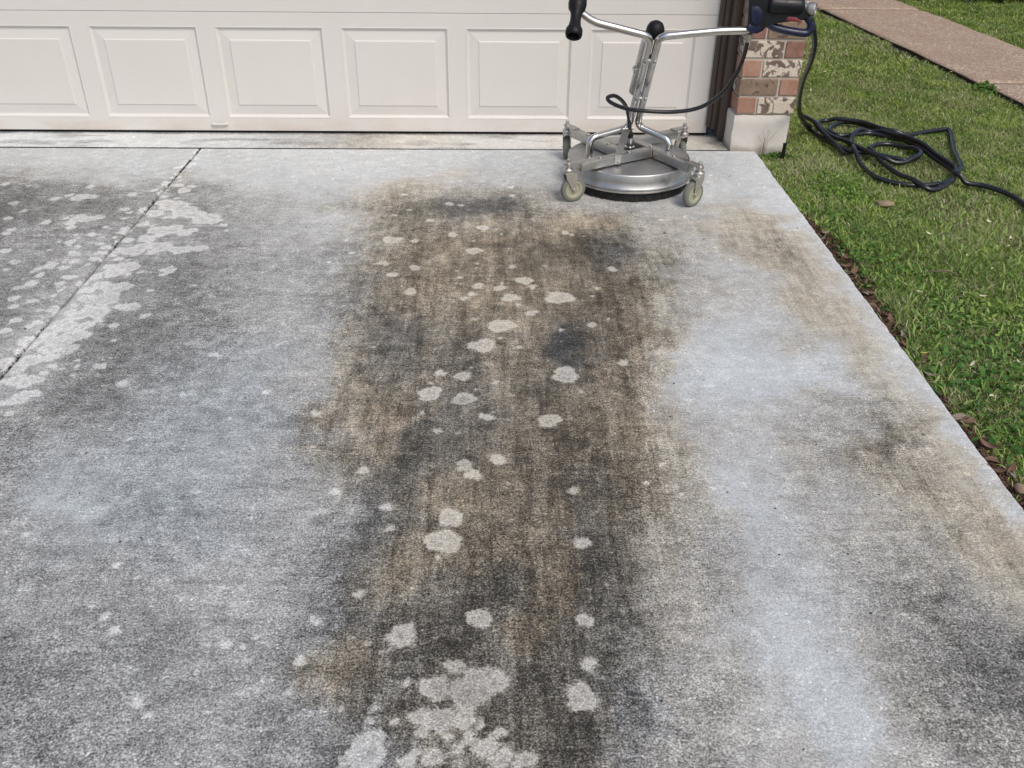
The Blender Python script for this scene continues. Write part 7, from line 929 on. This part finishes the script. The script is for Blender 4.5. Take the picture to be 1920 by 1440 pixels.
# joint weeds / mulch / gravel beside the path
def chips(name, label, cat, gen, mat, n, s0, s1, seed):
    r = np.random.default_rng(seed); x, y, zz = gen(r, n); n = len(x); c = np.stack([x, y, zz], -1); a = r.normal(size=(n, 3)); a[:, 2] *= .35; a /= np.linalg.norm(a, axis=1)[:, None]
    b = np.cross(a, r.normal(size=(n, 3))); b /= np.linalg.norm(b, axis=1)[:, None]; d = np.cross(a, b); s = r.uniform(s0, s1, n)[:, None]
    V = np.stack([c-a*s, c+b*s*.45, c+a*s, c-b*s*.45, c+d*s*.3, c-d*s*.3], 1).reshape(-1, 3); k = (np.arange(n)*6)[:, None]
    T = np.concatenate([k+f for f in ([0, 1, 4], [1, 2, 4], [2, 3, 4], [3, 0, 4], [1, 0, 5], [2, 1, 5], [3, 2, 5], [0, 3, 5])])
    from_np(name, V, [T], mat, smooth=False, kind='stuff', label=label, cat=cat)
def gm(r, n):
    y = r.uniform(-3.5, -.5, n); x = XR+.004+np.abs(r.normal(0, .05, n)); m = litter_zone(x, y) > .15; x, y = x[m], y[m]; return x, y, gz_(x, y)+r.uniform(0, .012, len(x))
chips('mulch_litter', 'brown leaf litter and bark bits in the bare strip beside the slab', 'litter', gm, M['mulch'], 5200, .004, .013, 41)
def gp(r, n):
    y = r.uniform(.7, 3.4, n); w = np.interp(y, [.7, 1.0, 1.5, 2.3, 2.7, 3.4], [.02, .10, .16, .05, .14, .02]); x = PLx(y)-.01-np.abs(r.normal(0, 1, n))*w*.6; return x, y, gz_(x, y)+.006+r.uniform(0, .018, n)
M['grit'] = plain('grey_grit', (.20, .20, .185), .9, var=.5, scale=70)
chips('path_grit', 'grey grit along the left edge of the footpath', 'gravel', gp, M['grit'], 2600, .004, .009, 42)
def gj(r, n):
    k = r.random(n) < .8; y = np.where(k, r.uniform(-3.4, -.25, n), YJ+r.normal(0, .002, n)); x = np.where(k, XJ+r.normal(0, .0035, n), r.uniform(-2.6, 1.1, n))
    m = fbm(x, y, 6, 131) > .47; return x[m], y[m], np.full(m.sum(), -.012)+r.uniform(-.006, .010, m.sum())
chips('joint_dirt', 'dark dirt and moss packed in the driveway joints', 'dirt', gj, M['debris'], 2600, .0025, .006, 43)
def gd(r, n):
    y = r.uniform(-3.7, -.26, n); x = r.uniform(-2.5, 1.2, n); return x, y, np.full(n, .0025)
chips('driveway_specks', 'tiny dark seeds and crumbs scattered on the driveway', 'debris', gd, M['debris'], 150, .0025, .0055, 44)

# single leaves, stones, twigs
def leaf_mesh(seed, L, Wd, curl):
    bm = bmesh.new(); n = 7; r = random.Random(seed); top = []; bot = []; mid = []
    for i in range(n+1):
        t = i/n; w = math.sin(math.pi*min(1, t*.94+.03))**.8*Wd/2*(1+r.uniform(-.08, .08)); x = (t-.5)*L; z = curl*((t-.5)**2)*L*2
        mid.append(bm.verts.new((x, curl*.2*L*math.sin(t*3), z))); top.append(bm.verts.new((x, w, z+w*abs(curl)*.9))); bot.append(bm.verts.new((x, -w, z+w*abs(curl)*.7)))
    for i in range(n): bm.faces.new((mid[i], mid[i+1], top[i+1], top[i])); bm.faces.new((bot[i], bot[i+1], mid[i+1], mid[i]))
    me = bpy.data.meshes.new('leaf'); bm.to_mesh(me); bm.free(); me.shade_smooth(); return me
def leafset(pts, variants, mat, label, group, dz, name='fallen_leaf'):
    ms = [leaf_mesh(*v) for v in variants]; [m.materials.append(mat) for m in ms]
    for i, (x, y) in enumerate(pts):
        o = bpy.data.objects.new(name, ms[i % len(ms)]); link(o, None, None, label, 'leaf', group)
        o.location = (x, y, float(gz_(np.array([x]), np.array([y]))[0])+dz+random.uniform(0, .006)); o.rotation_euler = (random.uniform(-.4, .4), random.uniform(-.4, .4), random.uniform(0, 6.28)); s = random.uniform(.8, 1.2); o.scale = (s, s, s)
E1 = [(1.274, -1.379), (1.299, -1.444), (1.274, -1.551), (1.279, -1.597), (1.285, -1.834), (1.268, -1.933), (1.281, -1.971), (1.266, -2.754), (1.256, -2.8)]
rr = random.Random(9)
E2 = [(XR+.018+rr.random()*.06, rr.uniform(-2.15, -1.15)) for _ in range(30)]+[(XR+.015+rr.random()*.05, rr.uniform(-3.1, -2.2)) for _ in range(16)]
leafset(E1+E2[::3], [(1, .050, .020, .5), (2, .042, .022, -.3), (3, .058, .016, .7)], M['leaf_brown'], 'dead reddish-brown leaf in the litter strip along the driveway edge', 'dead brown leaves along the driveway edge', .014)
leafset(E2[1::4], [(4, .046, .016, .4), (5, .052, .018, -.3)], M['leaf_grey'], 'bleached grey-tan leaf in the litter strip along the driveway edge', 'bleached leaves along the driveway edge', .016)
LW = [(1.561, -1.09), (1.892, -1.168), (1.685, -1.275), (1.994, -1.144), (1.752, -1.485), (1.413, -1.757), (1.434, -1.811), (1.952, -1.394), (1.996, -1.326), (1.406, -2.301), (1.386, -2.474), (1.556, -2.289), (1.823, .049), (1.854, .487), (1.847, .9), (1.643, -1.851), (1.787, -1.613), (2.07, 1.364), (2.909, 1.385)]
leafset(LW, [(6, .024, .010, .3), (7, .018, .009, -.2), (8, .030, .011, .4)], M['leaf_pale'], 'small pale fallen leaf lying on the grass', 'small pale leaves scattered on the lawn', .034)
leafset([(1.287, -2.231)], [(9, .034, .017, .3)], M['leaf_yellow'], 'single bright yellow leaf at the lawn edge beside the slab', None, .036)
def lump(name, label, cat, c, s, mat, seed, rotz=0):
    bm = bmesh.new(); bmesh.ops.create_icosphere(bm, subdivisions=3, radius=1)
    for v in bm.verts: v.co *= 1+.22*mnoise.noise(v.co*1.4+Vector((seed, 0, 0))); v.co = Vector((v.co.x*s[0], v.co.y*s[1], v.co.z*s[2]))
    o = bm_obj(name, bm, mat, label=label, cat=cat); o.location = c; o.rotation_euler = (0, 0, rotz)
lump('flat_stone', 'flat pinkish stone half sunk in the lawn below the hose loops', 'stone', (1.640, -.931, -.008), (.040, .024, .012), M['stone'], 3, .1)
lump('pebble', 'smooth reddish-brown pebble beside the driveway edge at the right border', 'pebble', (1.272, -2.885, -.006), (.013, .019, .011), M['pebble'], 5, .3)
bm = bmesh.new(); tube(bm, catmull([(1.535, -1.645, .006), (1.565, -1.66, .014), (1.60, -1.665, .016), (1.63, -1.685, .008)], 5), [.0035]*15+[.002], 7); o = bm_obj('twig', bm, M['twig'], label='thin dark twig lying on the near lawn', cat='twig')
bm = bmesh.new(); tube(bm, [(1.352, -.312, -.06), (1.3555, -.309, .012), (1.357, -.308, .052)], [.009, .009, .0085], 12); lathe(bm, [(.0095, 0), (.0095, .008), (0, .009)], (1.357, -.308, .050), n=12); bm_obj('black_stub_pipe', bm, M['rubber'], label='short black pipe stub sticking out of the ground beside the footing', cat='pipe')
bm = bmesh.new(); rr = random.Random(5)
for k in range(7):
    a = rr.uniform(-.6, .6); h = rr.uniform(.06, .12); x = 1.268+rr.uniform(-.006, .006); y = -.262
    tube(bm, [(x, y, -.03), (x+a*.02, y-.003, h*.5), (x+a*.09, y-.006, h)], [.0010, .0008, .0004], 5)
bm_obj('dry_stalks', bm, M['twig'], label='thin dry grass stalks standing against the concrete footing', cat='grass stalks')

# hedge beyond the path
hd = thing('hedge', 'dark green hedge beyond the footpath at the top right corner', 'hedge', (4.8, 4.2, -.03))
r = np.random.default_rng(77); n = 26000; t = r.random(n); L0, L1 = np.array([3.55, 4.12]), np.array([7.0, 3.55]); dv = L1-L0; nv = np.array([-dv[1], dv[0]])/np.hypot(*dv)
h = r.random(n)**.8*1.25; dp = r.uniform(0, .7, n)+.06*np.sin(t*60)+(fbm(t*8, h*4, 1.5, 141)-.5)*.25; P = np.stack([L0[0]+dv[0]*t+nv[0]*dp, L0[1]+dv[1]*t+nv[1]*dp, -.02+h], -1)
col = np.array([.012, .026, .008])+(np.array([.035, .070, .018])-np.array([.012, .026, .008]))*r.random(n)[:, None]; V, Q, C = leaves(P, r.uniform(.018, .034, n), col, 78, .1)
from_np('foliage', V, [Q], M['hedge'], hd, cols=C)
bm = bmesh.new()
for k in range(40):
    t = (k+.5)/40+random.uniform(-.01, .01); p = Vector((L0[0]+dv[0]*t+nv[0]*.2, L0[1]+dv[1]*t+nv[1]*.2, -.05)); q = p+Vector((random.uniform(-.1, .1), random.uniform(0, .2), 1.0)); tube(bm, [p, p.lerp(q, .5), q], [.012, .009, .004], 7)
bm_obj('stems', bm, M['twig'], hd)
